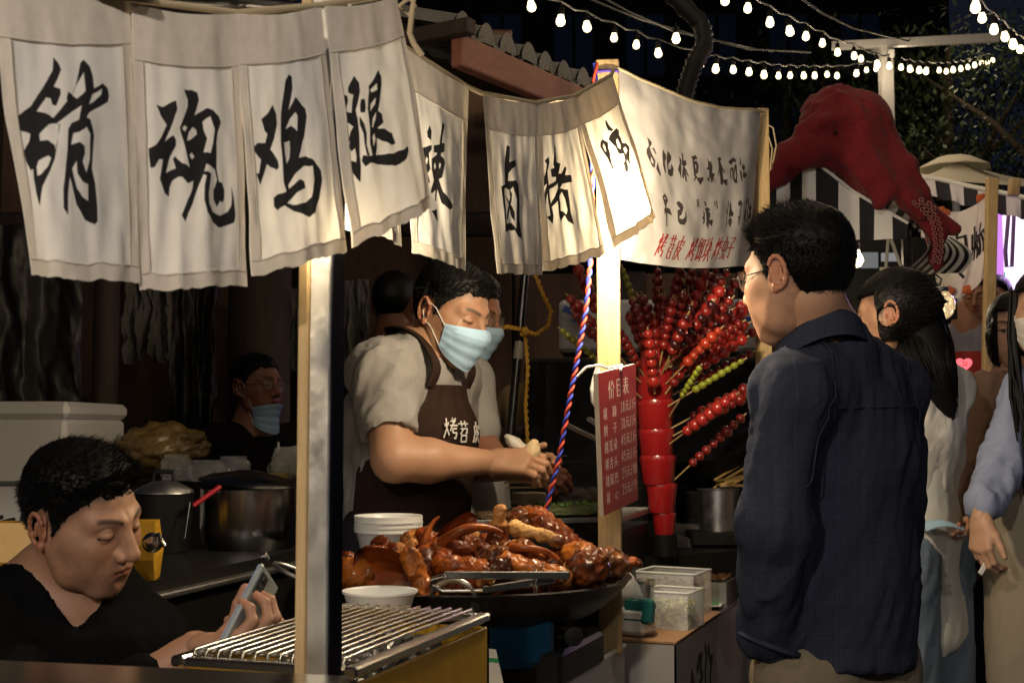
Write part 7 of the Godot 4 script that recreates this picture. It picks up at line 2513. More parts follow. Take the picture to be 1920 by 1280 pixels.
func striped_stalls() -> void:
	var lt := lin(0.80, 0.78, 0.74)
	var dk := lin(0.014, 0.013, 0.017)
	var base := at(1600, 450, 4.4)
	base.y = 0
	var t := thing("striped_awning", "black and white striped awning under the red octopus", "awning", base)
	var b := MB.new()
	var topc := pix([[1440, 330], [1450, 318], [1490, 293], [1530, 306], [1600, 360], [1650, 390], [1703, 420]], 4.35, 4.30)
	var botc := pix([[1440, 452], [1450, 453], [1490, 452], [1530, 451], [1600, 450], [1650, 449], [1703, 448]], 4.35, 4.30)
	b.grid(60, 14, func(u: float, v: float) -> Vector3: return curve(topc, u).lerp(curve(botc, u), v) + Vector3(0, 0, 0.008 * sin(u * 30.0) * v))
	part(t, "end_valance", b.done(base), stripe_mat("end_stripes", 10, lt, dk, false))
	b = MB.new()
	var ridge := pix([[1490, 290], [1530, 303], [1600, 357], [1650, 387], [1703, 417], [1725, 436]], 4.34, 4.28)
	var far := pix([[1560, 285], [1600, 296], [1660, 340], [1705, 375], [1745, 405], [1765, 430]], 4.9, 4.75)
	b.grid(50, 16, func(u: float, v: float) -> Vector3: return curve(ridge, u).lerp(curve(far, u), v) + Vector3.UP * 0.05 * sin(v * PI))
	part(t, "roof_cloth", b.done(base), stripe_mat("roof_stripes", 20, lt, dk, true))
	b = MB.new()
	var v0 := pix([[1688, 405], [1712, 416], [1740, 430], [1765, 440], [1790, 446]], 4.29, 4.7)
	var v1 := pix([[1700, 506], [1716, 512], [1742, 514], [1770, 513], [1806, 511]], 4.16, 4.6)
	b.grid(60, 20, func(u: float, v: float) -> Vector3:
		var p := curve(v0, u).lerp(curve(v1, u), v)
		return p + Vector3(0.075 * sin(v * PI) * (1.0 - 0.5 * u), 0, 0.03 * sin(v * PI)))
	part(t, "front_valance", b.done(base), stripe_mat("front_stripes", 13, lt, dk, false))
	for s in [[1494, 300, 4.38], [1700, 440, 4.35]]:
		b = MB.new()
		var p := at(s[0], s[1], s[2])
		b.box(Transform3D(Basis(), Vector3(p.x, p.y * 0.5, p.z) - base), Vector3(0.03, p.y, 0.03), 0.003)
		part(t, "pole", b.done(), ms["black_metal"])
	b = MB.new()
	b.tube(pix([[1440, 329], [1450, 317], [1490, 291], [1530, 304], [1600, 358], [1650, 388], [1703, 418]], 4.345, 4.295), 0.006, 6)
	part(t, "edge_piping", b.done(base), mat("white_piping", lt, 0.8))
	# inside of that stall: lit bulb of pale glass and shelf with small screens
	lamp("pear shaped lit bulb hanging under the striped awning", at(1606, 488, 4.9), 0.22, at(1606, 440, 4.95), 0.028)
	b = MB.new()
	base = at(1650, 520, 5.6)
	t = thing("stall_shelf", "dark shelf with small lit screens seen under the striped awning", "shelf", base)
	b.box(Transform3D(Basis(), Vector3(0, 0.0, -0.05)), Vector3(0.7, 0.36, 0.03), 0.004)
	part(t, "back_board", b.done(), ms["black_plastic"])
	for q in [[1630, 488, 34, 30, Color(0.30, 0.36, 0.42)], [1668, 482, 30, 16, Color(0.55, 0.55, 0.6)], [1662, 510, 24, 18, Color(0.5, 0.42, 0.2)]]:
		b = MB.new()
		b.box(Transform3D(Basis(), at(q[0], q[1], 5.6) - base), Vector3(q[2] * 5.6 / FL, q[3] * 5.6 / FL, 0.012), 0.002)
		part(t, "screen", b.done(), mat("screen_%d" % int(q[0]), lin(0.2, 0.22, 0.25), 0.3, 0.0, {"emission_enabled": true, "emission": q[4], "emission_energy_multiplier": 0.5}))
	# strap that hangs from the awning's corner
	b = MB.new()
	b.tube([at(1666, 448, 4.25), at(1662, 500, 4.24), at(1656, 520, 4.24)], 0.006, 6)
	b.tube([at(1672, 450, 4.25), at(1690, 500, 4.22), at(1698, 540, 4.2)], 0.006, 6)
	single("strap", "pale strap ends hanging from the striped awning's corner", "strap", b.done(), mat("strap_cloth", lin(0.30, 0.29, 0.24), 0.8))

	# the octopus
	var D := 4.36
	var u := D / FL
	var f := Field.new(at(1425, 530, D) - Vector3(0, 0, 0.20), at(1800, 150, D) + Vector3(0, 0, 0.28), 0.011)
	var P := func(x: float, y: float, dz: float) -> Vector3: return at(x, y, D) + Vector3(0, 0, dz)
	f.cap(P.call(1572, 236, 0), P.call(1592, 244, 0), 74 * u, 72 * u, 0.03)
	f.cap(P.call(1600, 240, 0), P.call(1625, 320, 0.02), 62 * u, 52 * u, 0.06)
	f.cap(P.call(1555, 280, 0.05), P.call(1600, 300, 0.05), 42 * u, 44 * u, 0.03)
	for s in [
		[[1548, 270, 0.05, 38], [1512, 284, 0.06, 34], [1478, 302, 0.05, 30], [1438, 340, 0.02, 24]],
		[[1494, 258, 0.07, 14], [1530, 244, 0.11, 20], [1580, 232, 0.11, 22]],
		[[1640, 262, 0.05, 24], [1684, 322, 0.08, 20], [1716, 372, 0.08, 14]],
		[[1596, 300, 0.07, 38], [1622, 338, 0.10, 30], [1640, 372, 0.12, 22], [1634, 392, 0.13, 15]],
		[[1634, 280, 0.02, 46], [1672, 330, 0.03, 38], [1706, 376, 0.05, 28], [1730, 412, 0.07, 22], [1738, 450, 0.10, 18], [1736, 490, 0.12, 13], [1729, 516, 0.13, 7]],
		[[1726, 408, 0.05, 20], [1752, 424, 0.08, 17], [1772, 437, 0.09, 15]],
		[[1660, 330, 0.06, 34], [1690, 385, 0.11, 22], [1706, 410, 0.13, 12]],
		[[1590, 300, -0.10, 36], [1630, 320, -0.16, 28], [1680, 350, -0.2, 20]],
	]:
		for k in s.size() - 1: f.cap(P.call(s[k][0], s[k][1], s[k][2]), P.call(s[k + 1][0], s[k + 1][1], s[k + 1][2]), s[k][3] * u, s[k + 1][3] * u, 0.018)
	f.cap(P.call(1500, 280, 0.15), P.call(1580, 262, 0.15), 8 * u, 7 * u, 0.012, Vector3.ZERO, 1.0, true)
	var pm := mat("red_plush", Color.WHITE, 0.95, 0.0, {"rim_enabled": true, "rim": 0.15})
	pm.albedo_texture = noise_tex(0.02, 5, lin(0.115, 0.005, 0.008), lin(0.21, 0.009, 0.014), 19)
	pm.normal_enabled = true
	pm.normal_texture = noise_tex(0.08, 3, Color.BLACK, Color.WHITE, 20, true, 3.0)
	triplanar(pm, Vector3(5, 5, 5))
	base = at(1640, 330, D)
	t = thing("octopus_plush", "big dark red plush octopus draped over the striped awning", "plush toy", base)
	b = MB.new()
	f.mesh(b, null, folds(0.016, Vector3(0.5, -0.8, 0), 6.0, 21))
	part(t, "body", b.done(base), pm)
	b = MB.new()
	b.lump(Transform3D(Basis(), P.call(1548, 266, 0.135)), 12, 10, func(d: Vector3) -> Vector3: return d * 0.007)
	part(t, "eye", b.done(base), mat("glass_eye", lin(0.02, 0.015, 0.01), 0.1))
	var sk := mat("pale_felt", lin(0.24, 0.09, 0.085), 0.9)
	var line := [P.call(1692, 396, 0.165), P.call(1710, 412, 0.17), P.call(1724, 432, 0.17), P.call(1731, 456, 0.16), P.call(1731, 482, 0.165), P.call(1727, 504, 0.16)]
	var ringb := MB.new()
	var rp := []
	for k in 11: rp.append(Vector3(cos(TAU * k / 10), sin(TAU * k / 10), 0) * 0.0062)
	ringb.tube(rp, 0.0024, 6)
	var rmesh := ringb.done()
	for k in 26:
		var w := k / 25.0
		var c := curve(line, w) + Vector3(-0.011 if k % 2 == 0 else 0.009, 0.004 * (k % 2), 0)
		part(t, "sucker", rmesh, sk, Transform3D(Basis(Vector3.UP, -0.3), c - base))
	for q in [[1702, 390], [1716, 396], [1724, 404], [1712, 408]]:
		part(t, "sucker", rmesh, sk, Transform3D(Basis().scaled(Vector3.ONE * 1.2), P.call(q[0], q[1], 0.15) - base))

# ---------- the far end: beige canopy, second awning, lit stall ----------
func far_stalls() -> void:
	var base := at(1815, 640, 9.5)
	base.y = 0
	var t := thing("beige_canopy", "large beige canopy roof beyond the second striped awning", "canopy", base)
	var b := MB.new()
	var apex := at(1790, 300, 9.5)
	var m := mat("beige_cloth", lin(0.62, 0.56, 0.46), 0.9, 0.0, {"backlight_enabled": true, "backlight": Color(0.4, 0.4, 0.35)})
	var rim := [at(1690, 332, 8.6), at(1960, 352, 8.4), at(2010, 340, 10.6), at(1700, 322, 10.6)]
	for k in 4:
		var p: Vector3 = rim[k]
		var q: Vector3 = rim[(k + 1) % 4]
		b.grid(12, 8, func(u: float, v: float) -> Vector3: return apex.lerp(p.lerp(q, u), v) - Vector3.UP * 0.05 * sin(v * PI))
	part(t, "roof", b.done(base), m)
	b = MB.new()
	b.lathe([Vector2(0, 0.02), Vector2(0.12, 0.02), Vector2(0.27, -0.06), Vector2(0.26, -0.065)], 8, Transform3D(Basis(), apex))
	part(t, "cap", b.done(base), m)
	b = MB.new()
	b.tube([Vector3(base.x, 0, base.z), apex], 0.03, 10)
	part(t, "pole", b.done(base), ms["white_plastic"])
	# second striped awning
	base = at(1815, 360, 7.0)
	t = thing("striped_awning", "short striped valance hanging below the beige canopy", "awning", base)
	var lt := lin(0.60, 0.56, 0.58)
	var dk := lin(0.014, 0.013, 0.02)
	b = MB.new()
	var a0 := pix([[1700, 328], [1760, 336], [1820, 350], [1880, 362], [1935, 374]], 6.9, 6.4)
	var a1 := pix([[1706, 362], [1764, 372], [1824, 388], [1882, 402], [1938, 414]], 6.8, 6.3)
	b.grid(60, 8, func(u: float, v: float) -> Vector3: return curve(a0, u).lerp(curve(a1, u), v) + Vector3(0, 0, 0.02 * sin(u * 40.0) * v))
	part(t, "valance", b.done(base), stripe_mat("far_stripes", 9, lt, dk, true))
	b = MB.new()
	b.tube(a0, 0.014, 6)
	part(t, "rail", b.done(base), ms["white_plastic"])
	# rear banner
	base = at(1790, 470, 5.6)
	t = thing("banner", "sagging cream banner with dark printed characters behind the octopus arm", "banner", base)
	var im := cloth_image(320, 400, lin(0.70, 0.64, 0.57), 0.04, 82)
	var a := Ink.new(320, 400)
	var lines := "470,380 445,560;480,440 590,420 605,600 622,780 590,860;490,590 550,580 560,820 500,830 490,590;478,580 500,760 540,1100 610,1170;540,980 560,1020 600,920;745,310 775,640 720,830 650,970;700,450 715,700;810,410 828,540 800,640 810,900;830,640 880,760 880,880;930,260 905,390;860,480 990,400 1070,600 1045,770;890,490 930,680 935,850;940,460 1000,640 1000,820;880,520 850,640 930,850"
	for s in lines.split(";"):
		var last := Vector2.INF
		for q in s.split(" "):
			var c := q.split(",")
			var px := Vector2(1740 + c[0].to_float() / 10.667, 400 + c[1].to_float() / 10.667)
			var uu := (px.x - 1726.0) / 126.0
			var top := lerpf(372.0, 368.0, uu) + 30.0 * sin(uu * PI) * 0.8
			var bot := lerpf(520.0, 500.0, uu) + 34.0
			var p := Vector2(uu * 320.0, (px.y - top) / (bot - top) * 400.0)
			if last != Vector2.INF: a.line(last, p, 11.0)
			last = p
	a.onto(im, Color(0.13, 0.11, 0.14))
	m = mat("rear_banner_cloth", Color.WHITE, 0.9, 0.0, {"backlight_enabled": true, "backlight": Color(0.6, 0.6, 0.6)})
	m.albedo_texture = tex(im)
	m.texture_repeat = false
	var c0 := pix([[1726, 372], [1760, 394], [1800, 396], [1836, 380], [1852, 366]], 5.7, 5.5)
	var c1 := pix([[1726, 520], [1756, 548], [1790, 560], [1822, 545], [1852, 512]], 5.7, 5.5)
	b = MB.new()
	b.grid(40, 24, func(u: float, v: float) -> Vector3: return curve(c0, u).lerp(curve(c1, u), v) + Vector3(0, 0, 0.05 * sin(v * PI) * sin(u * PI) + 0.012 * sin(u * 21.0 + v * 3.0)))
	part(t, "cloth", b.done(base), m)
	for q in [[1765, 398, 0.035], [1842, 372, 0.03], [1778, 545, 0.03], [1815, 543, 0.028], [1742, 405, 0.03]]:
		b = MB.new()
		b.lump(Transform3D(Basis(), at(q[0], q[1], 5.56)), 12, 8, func(d: Vector3) -> Vector3: return d * Vector3(q[2], q[2] * 0.7, 0.012) * (1.0 + 0.2 * sin(d.x * 8.0)))
		part(t, "orange_flower", b.done(base), mat("orange_felt", lin(0.45, 0.10, 0.03), 0.85))
	# its post
	b = MB.new()
	base = at(1855, 760, 5.5)
	b.bar(at(1846, 1000, 5.5), at(1861, 334, 5.45), 0.046, 0.035, Vector3.BACK, 0.003)
	single("stall_post", "pale wooden post at the right edge of the rear cream banner", "post", b.done(), ms["wood"])
	b = MB.new()
	b.box(Transform3D(Basis(Vector3.BACK, -0.1), at(1902, 352, 5.9)), Vector3(0.045, 0.08, 0.04), 0.004)
	single("post_top", "top of a wooden post above the striped valance at the right edge", "post", b.done(), ms["wood"])

	# lit stall at the right edge: a white and pink light wall
	base = at(1905, 470, 7.2)
	t = thing("lit_stall", "stall with a glaring white and pink lit wall at the right edge", "stall", base)
	var glow := mat("light_wall_white", lin(0.8, 0.75, 0.85), 0.5, 0.0, {"emission_enabled": true, "emission": Color(0.93, 0.86, 1.0), "emission_energy_multiplier": 1.9})
	var pink := mat("light_wall_pink", lin(0.6, 0.25, 0.6), 0.5, 0.0, {"emission_enabled": true, "emission": Color(0.85, 0.55, 0.97), "emission_energy_multiplier": 0.9})
	var green := mat("light_sign_green", lin(0.1, 0.5, 0.3), 0.5, 0.0, {"emission_enabled": true, "emission": Color(0.10, 0.75, 0.42), "emission_energy_multiplier": 0.9})
	b = MB.new()
	b.box(Transform3D(Basis(), at(1925, 470, 7.3) - base), Vector3(0.40, 0.52, 0.04), 0.01)
	part(t, "light_panel", b.done(), glow)
	for q in [[1874, 480, 14, 170, pink], [1880, 560, 30, 60, pink], [1888, 545, 20, 16, green], [1878, 525, 14, 30, green]]:
		b = MB.new()
		b.box(Transform3D(Basis(), at(q[0], q[1], 7.2) - base), Vector3(q[2] * 7.2 / FL, q[3] * 7.2 / FL, 0.03), 0.004)
		part(t, "light_strip", b.done(), q[4])
	b = MB.new()
	b.tube([at(1892, 400, 7.1) - base, at(1886, 470, 7.1) - base, at(1888, 500, 7.1) - base, at(1898, 500, 7.1) - base, at(1902, 400, 7.1) - base], 0.012, 6)
	part(t, "hanger", b.done(), mat("lilac_plastic", lin(0.35, 0.22, 0.5), 0.5))
	var l := AreaLight3D.new()
	l.name = "panel_light"
	l.area_size = Vector2(0.36, 0.45)
	l.light_color = Color(0.85, 0.68, 1.0)
	l.light_energy = 1.3
	l.area_range = 30.0
	l.shadow_enabled = true
	l.position = at(1925, 470, 7.3) - base + Vector3(0, 0, 0.24)
	l.rotation.y = PI
	t.add_child(l)
	# round glass lantern with tiny lights
	base = at(1762, 572, 4.5)
	t = thing("glass_lantern", "round cut glass lantern hanging below the striped awning", "lantern", base)
	b = MB.new()
	var rr := 29 * 4.5 / FL
	b.lump(Transform3D(), 28, 20, func(d: Vector3) -> Vector3: return d * rr * (1.0 + 0.02 * sin(atan2(d.z, d.x) * 10.0) * sin(d.y * 12.0)))
	part(t, "globe", b.done(), mat("cut_glass", Color(0.95, 0.93, 0.9, 0.30), 0.08, 0.0, {"transparency": BaseMaterial3D.TRANSPARENCY_ALPHA}))
	b = MB.new()
	b.lathe([Vector2(0, rr * 0.9), Vector2(rr * 0.6, rr * 0.85), Vector2(rr * 0.62, rr * 1.15), Vector2(0, rr * 1.2)], 20)
	part(t, "lid", b.done(), ms["steel"])
	b = MB.new()
	b.tube([Vector3(0, rr * 1.15, 0), Vector3(0.01, rr * 1.7, 0), at(1752, 512, 4.5) - base], 0.003, 6)
	part(t, "cord", b.done(), ms["black_plastic"])
	var gr := RandomNumberGenerator.new()
	gr.seed = 5
	var tiny := mat("lantern_light", lin(0.9, 0.85, 0.7), 0.4, 0.0, {"emission_enabled": true, "emission": Color(1.0, 0.88, 0.66), "emission_energy_multiplier": 1.5})
	var tm := MB.new()
	tm.lump(Transform3D(), 8, 6, func(d: Vector3) -> Vector3: return d * 0.0035)
	var tmesh := tm.done()
	for k in 30: part(t, "light_dot", tmesh, tiny, Transform3D(Basis(), Vector3(gr.randfn(0, 1), gr.randfn(0, 1), gr.randfn(0, 1)).normalized() * rr * gr.randf_range(0.3, 0.85)))
	var ll := OmniLight3D.new()
	ll.name = "light"
	ll.light_color = Color(1.0, 0.88, 0.66)
	ll.light_energy = 0.008
	ll.light_size = 0.02
	ll.shadow_enabled = true
	t.add_child(ll)
	# pink glowing heart
	base = at(1808, 683, 6.0)
	t = thing("heart_sign", "small pink lit heart with tiny lettering at the far stall", "sign", base)
	b = MB.new()
	var hp := []
	for k in 24:
		var a2 := TAU * k / 24.0
		hp.append(Vector3(16.0 * pow(sin(a2), 3), 13.0 * cos(a2) - 5.0 * cos(2 * a2) - 2.0 * cos(3 * a2) - cos(4 * a2), 0) * 0.0024)
	for k in 24: b.tri(Vector3(0, 0, 0.012), hp[k] + Vector3(0, 0, 0.006), hp[(k + 1) % 24] + Vector3(0, 0, 0.006))
	for k in 24: b.quad(hp[k] + Vector3(0, 0, 0.006), hp[(k + 1) % 24] + Vector3(0, 0, 0.006), hp[(k + 1) % 24] - Vector3(0, 0, 0.006), hp[k] - Vector3(0, 0, 0.006))
	part(t, "heart", fix_up(b).done(), mat("heart_sign_glow", lin(0.7, 0.2, 0.25), 0.5, 0.0, {"emission_enabled": true, "emission": Color(1.0, 0.42, 0.46), "emission_energy_multiplier": 1.2}))
	for q in [[-0.010, 0.008, 0.006], [0.0, 0.008, 0.006], [0.010, 0.008, 0.006], [-0.006, -0.004, 0.008], [0.006, -0.004, 0.008]]:
		b = MB.new()
		b.box(Transform3D(Basis(), Vector3(q[0], q[1], 0.0135)), Vector3(q[2], 0.005, 0.002))
		part(t, "letter", b.done(), mat("heart_sign_letter", lin(0.5, 0.02, 0.05), 0.5))
	# counter of the far stalls, with lit things on it
	base = at(1815, 760, 5.9)
	base.y = 0
	t = thing("far_counter", "pale counter of the far stall behind the ponytail", "counter", base)
	b = MB.new()
	var top := at(1815, 748, 5.9).y
	b.box(Transform3D(Basis(), Vector3(0, top - 0.02, -0.2)), Vector3(1.0, 0.04, 0.6), 0.006)
	part(t, "top", b.done(), mat("counter_pale", lin(0.45, 0.40, 0.36), 0.4))
	b = MB.new()
	b.box(Transform3D(Basis(), Vector3(0, (top - 0.045) * 0.5, -0.2)), Vector3(0.96, top - 0.045, 0.56), 0.01)
	part(t, "front", b.done(), mat("counter_white", lin(0.48, 0.45, 0.45), 0.5))
	for q in [[1790, 728, 5.75, 26, 22, Color(0.55, 0.20, 0.05), "row of orange dishes on the far counter"], [1830, 735, 5.8, 20, 14, Color(0.40, 0.25, 0.12), "small brown box on the far counter"]]:
		b = MB.new()
		b.box(Transform3D(Basis(Vector3.UP, 0.2), at(q[0], q[1], q[2])), Vector3(q[3] * 5.8 / FL, q[4] * 5.8 / FL, 0.06), 0.012)
		single("food_dish", q[6], "dish", b.done(), mat("dish_%d" % int(q[0]), (q[5] as Color).linear_to_srgb(), 0.4))
	# signboard on the lane side, standing low beside the women
	base = at(1832, 1130, 4.4)
	base.y = 0
	t = thing("lane_board", "brown board with a few dark brush strokes low behind the women's hands", "sign", base)
	b = MB.new()
	var bx := Basis(Vector3.UP, -0.9)
	b.box(Transform3D(bx, Vector3(0, 0.42, 0)), Vector3(0.52, 0.84, 0.03), 0.006)
	part(t, "board", b.done(), mat("board_brown", lin(0.15, 0.095, 0.055), 0.75))
	for q in [[-0.13, 0.66, 0.3], [-0.09, 0.68, -0.4], [-0.03, 0.66, 0.1], [0.03, 0.69, 0.5], [0.06, 0.65, -0.2], [0.12, 0.67, 0.2]]:
		b = MB.new()
		b.box(Transform3D(bx * Basis(Vector3.BACK, q[2]), bx * Vector3(q[0], q[1], 0.016)), Vector3(0.012, 0.075, 0.002))
		part(t, "brush_stroke", b.done(), ms["black_plastic"])
# ---------- the people of the stall and the lane ----------
func cloth(n: String, c: Color, rough := 0.9, fleck := 0.25, sc := 10.0) -> StandardMaterial3D:
	if ms.has(n): return ms[n]
	var m := mat(n, Color.WHITE, rough, 0.0, {"metallic_specular": 0.12})
	m.albedo_texture = noise_tex(0.05, 4, Color(c.r * (1 - fleck), c.g * (1 - fleck), c.b * (1 - fleck)).linear_to_srgb(), Color(c.r * (1 + fleck), c.g * (1 + fleck), c.b * (1 + fleck)).linear_to_srgb(), n.hash() % 1000)
	m.normal_enabled = true
	m.normal_texture = noise_tex(0.02, 5, Color.BLACK, Color.WHITE, n.hash() % 777, true, 2.5)
	m.normal_scale = 0.5
	triplanar(m, Vector3.ONE * sc)
	return m

func wear(t: Node3D, base: Vector3, n: String, f: Field, m: Material, fold = null) -> MeshInstance3D:
	var b := MB.new()
	f.mesh(b, null, fold)
	return part(t, n, b.done(base), m)

func glasses(t: Node3D, base: Vector3, xf: Transform3D) -> void:
	var b := MB.new()
	for s in [-1.0, 1.0]:
		var pts := []
		for k in 17:
			var a := TAU * k / 16.0
			pts.append(xf * Vector3(s * 0.033 + 0.024 * cos(a), 0.002 + 0.019 * sin(a), 0.104 - absf(s * 0.033 + 0.024 * cos(a)) * 0.22))
		b.tube(pts, 0.0011, 6)
		b.tube([xf * Vector3(s * 0.057, 0.006, 0.091), xf * Vector3(s * 0.074, 0.006, 0.055), xf * Vector3(s * 0.078, 0.008, -0.005), xf * Vector3(s * 0.076, -0.012, -0.022)], 0.0012, 6)
	b.tube([xf * Vector3(-0.009, 0.004, 0.103), xf * Vector3(0, 0.008, 0.106), xf * Vector3(0.009, 0.004, 0.103)], 0.0012, 6)
	var g := part(t, "glasses", b.done(base), mat("glasses_frame", lin(0.03, 0.028, 0.028), 0.3, 0.6))
	b = MB.new()
	for s in [-1.0, 1.0]:
		var c0 := b.vert(xf * Vector3(s * 0.033, 0.002, 0.098), xf.basis.z.normalized())
		for k in 17:
			var a := TAU * k / 16.0
			b.vert(xf * Vector3(s * 0.033 + 0.023 * cos(a), 0.002 + 0.018 * sin(a), 0.104 - absf(s * 0.033 + 0.023 * cos(a)) * 0.22), xf.basis.z.normalized())
		for k in 16: b.I.append_array([c0, c0 + 1 + k, c0 + 2 + k])
	part(g, "lens", b.done(base), ms["glass"])

# a pleated face mask over nose and chin (drop slides it down the face)
func face_mask(t: Node3D, base: Vector3, xf: Transform3D, m: Material, drop := 0.0) -> void:
	var b := MB.new()
	var surf := func(u: float, v: float) -> Vector3:
		var a := (u - 0.5) * 1.96
		var q := absf(a) / 0.98
		var y := lerpf(-0.004 - 0.012 * q, -0.117 + 0.040 * pow(q, 1.5), v) - drop
		var yy := y
		var tent := lerpf(0.130, 0.098, clampf((-0.028 - yy) / 0.085, 0, 1)) if yy < -0.028 else lerpf(0.130, 0.108, clampf((yy + 0.028) / 0.034, 0, 1))
		tent *= 1.0 - 0.38 * pow(q, 1.5)
		var r := 0.15
		var dir := Vector3(sin(a), 0, cos(a))
		for k in 9: r -= head_d(dir * r + Vector3(0, y, 0)) * 0.9
		r = maxf(r + 0.004, tent)
		r += 0.0011 * sin(v * 24.0) * (1.0 - q * 0.7)
		return xf * (dir * r + Vector3(0, y, 0))
	b.grid(36, 44, surf)
	var k := part(t, "face_mask", b.done(base), m)
	for s in [-1.0, 1.0]:
		var u := 0.0 if s < 0 else 1.0
		b = MB.new()
		b.tube([surf.call(u, 0.08), xf * Vector3(s * 0.0795, 0.012, 0.012), xf * Vector3(s * 0.083, 0.020, -0.014), xf * Vector3(s * 0.079, 0.004, -0.030), xf * Vector3(s * 0.082, -0.026, -0.010), xf * Vector3(s * 0.0765, -0.035, 0.01), surf.call(u, 0.92)], 0.0013, 6)
		part(k, "ear_loop", b.done(base), mat("white_elastic", lin(0.7, 0.7, 0.7), 0.8))

func short_hair_on(t: Node3D, base: Vector3, xf: Transform3D, locks := 5200, ln := 0.017, w := 0.0009, sd := 3) -> void:
	part(t, "hair", hair_mb(xf, short_hair, short_comb, locks, ln, w, sd).done(base), ms["hair"])

func vendors() -> void:
	var skin: Material = ms["skin"]
	# --- the seated man with the phone
	var hc := at(156, 974, 2.06)
	var base := at(120, 1250, 2.10)
	base.y = 0
	var t := thing("person", "seated man in a black v-neck looking down at a phone", "person", base)
	var hx := head_at(hc, Vector3(0.90, -0.27, 0.40), -0.20, 0.955)
	var tf := Vector3(0.50, 0, 0.87)
	var tl := Vector3(0.87, 0, -0.50)     # his left
	var neck := at(124, 1096, 2.15)
	var chest := at(128, 1215, 2.13)
	var shL := at(268, 1206, 2.25)
	var shR := at(-40, 1170, 2.03)
	var hip := chest + Vector3(-0.02, -0.42, -0.06)
	var elR := at(55, 1420, 1.82)
	var wrR := at(366, 1216, 1.90)
	var elL := at(330, 1400, 2.14)
	var wrL := at(440, 1290, 2.0)
	var b := MB.new()
	var f := Field.new(hip - Vector3(0.35, 0.2, 0.3), Vector3(wrR.x + 0.1, hc.y, hip.z + 0.5), 0.011)
	limb(f, [hc + Vector3(-0.018, -0.05, -0.02), neck], [0.052, 0.055], 0.03)
	limb(f, [neck, chest, hip], [0.07, 0.135, 0.13], 0.08, tf, 1.25)
	f.cap(shL, shR, 0.055, 0.055, 0.06)
	f.cap(neck + Vector3(0, 0.0, 0), shL + Vector3(0, 0.005, 0), 0.042, 0.042, 0.05)
	f.cap(neck + Vector3(0, 0.01, 0), shR + Vector3(0, 0.015, 0), 0.045, 0.045, 0.05)
	limb(f, [shL, elL, wrL], [0.048, 0.038, 0.027])
	limb(f, [shR, elR, wrR], [0.048, 0.040, 0.028])
	var sc := Color(0.35, 0.188, 0.115)
	f.mesh(b, func(_p: Vector3) -> Color: return sc)
	add_head(b, hx, sc, "down")
	add_hand(b, wrR, Vector3(0.86, 0.16, 0.12), Vector3(-0.25, 0.9, -0.35), Vector3(-0.2, 0.5, -0.9), [[0.9, 1.0, 0.7], [0.7, 1.1, 0.7], [0.6, 1.1, 0.7], [0.7, 1.0, 0.7]], Vector3(0.22, 0.95, -0.1), 0.98, sc)
	add_hand(b, wrL, Vector3(0.5, 0.3, -0.5), Vector3(-0.3, 0.9, 0.2), Vector3(-0.6, 0.4, 0.4), [[0.6, 0.8, 0.5], [0.7, 0.9, 0.6], [0.7, 0.9, 0.6], [0.7, 0.9, 0.6]], Vector3(-0.2, 0.9, 0.1), 0.95, sc)
	part(t, "body", b.done(base), skin)
	short_hair_on(t, base, hx, 12000, 0.024, 0.0008, 31)
	f = Field.new(hip - Vector3(0.35, 0.1, 0.3), Vector3(shL.x + 0.25, neck.y + 0.1, hip.z + 0.5), 0.0105)
	limb(f, [neck + Vector3(0, -0.015, -0.01), chest, hip], [0.082, 0.150, 0.148], 0.08, tf, 1.22)
	f.cap(shL, shR, 0.068, 0.068, 0.06)
	f.cap(neck + Vector3(0, -0.010, 0), shL + Vector3(0, 0.012, 0), 0.055, 0.052, 0.05)
	f.cap(neck + Vector3(0, -0.004, 0), shR + Vector3(0, 0.015, 0), 0.055, 0.056, 0.05)
	limb(f, [shL, elL, elL.lerp(wrL, 0.25)], [0.066, 0.058, 0.052])
	limb(f, [shR, elR, elR.lerp(wrR, 0.66)], [0.066, 0.060, 0.046])
	var vb := at(150, 1190, 2.0)
	f.cap(neck + Vector3(0, 0.075, 0.0), neck + Vector3(0, 0.015, 0.0) + tf * 0.03, 0.072, 0.074, 0.012, Vector3.ZERO, 1.0, true)
	for q in [[0.0, 0.044], [0.2, 0.037], [0.4, 0.029], [0.6, 0.020], [0.8, 0.011], [0.95, 0.005]]:
		var c: Vector3 = (neck + Vector3(0, 0.02, 0) + tf * 0.07).lerp(vb, q[0])
		f.cap(c - tf * 0.02, c + tf * 0.2, q[1], q[1], 0.012, Vector3.ZERO, 1.0, true)
	wear(t, base, "shirt", f, cloth("black_tee", Color(0.0055, 0.0055, 0.006), 0.95, 0.2), folds(0.007, Vector3(0.3, 1, 0.1), 5.0, 4))
	f = Field.new(Vector3(hip.x - 0.3, 0.0, hip.z - 0.25), Vector3(hip.x + 0.5, hip.y + 0.15, hip.z + 0.7), 0.014)
	for s in [-1.0, 1.0]:
		var hp: Vector3 = hip + tl * 0.09 * s
		var kn: Vector3 = hp + tf * 0.40 + tl * 0.06 * s + Vector3(0, -0.04, 0)
		limb(f, [hp, kn, Vector3(kn.x - 0.03, 0.08, kn.z - 0.02)], [0.10, 0.075, 0.055])
		limb(f, [Vector3(kn.x - 0.03, 0.05, kn.z - 0.02), Vector3(kn.x + tf.x * 0.16, 0.04, kn.z + tf.z * 0.16)], [0.045, 0.035])
	wear(t, base, "trousers", f, cloth("dark_trousers", Color(0.02, 0.02, 0.025)))
	# the phone in his hand
	var p0 := at(437, 1212, 1.875)
	var p1 := at(490, 1107, 1.93)
	var y := (p1 - p0).normalized()
	var x := Vector3(0.36, 0.10, -0.92)
	x = (x - y * x.dot(y)).normalized()
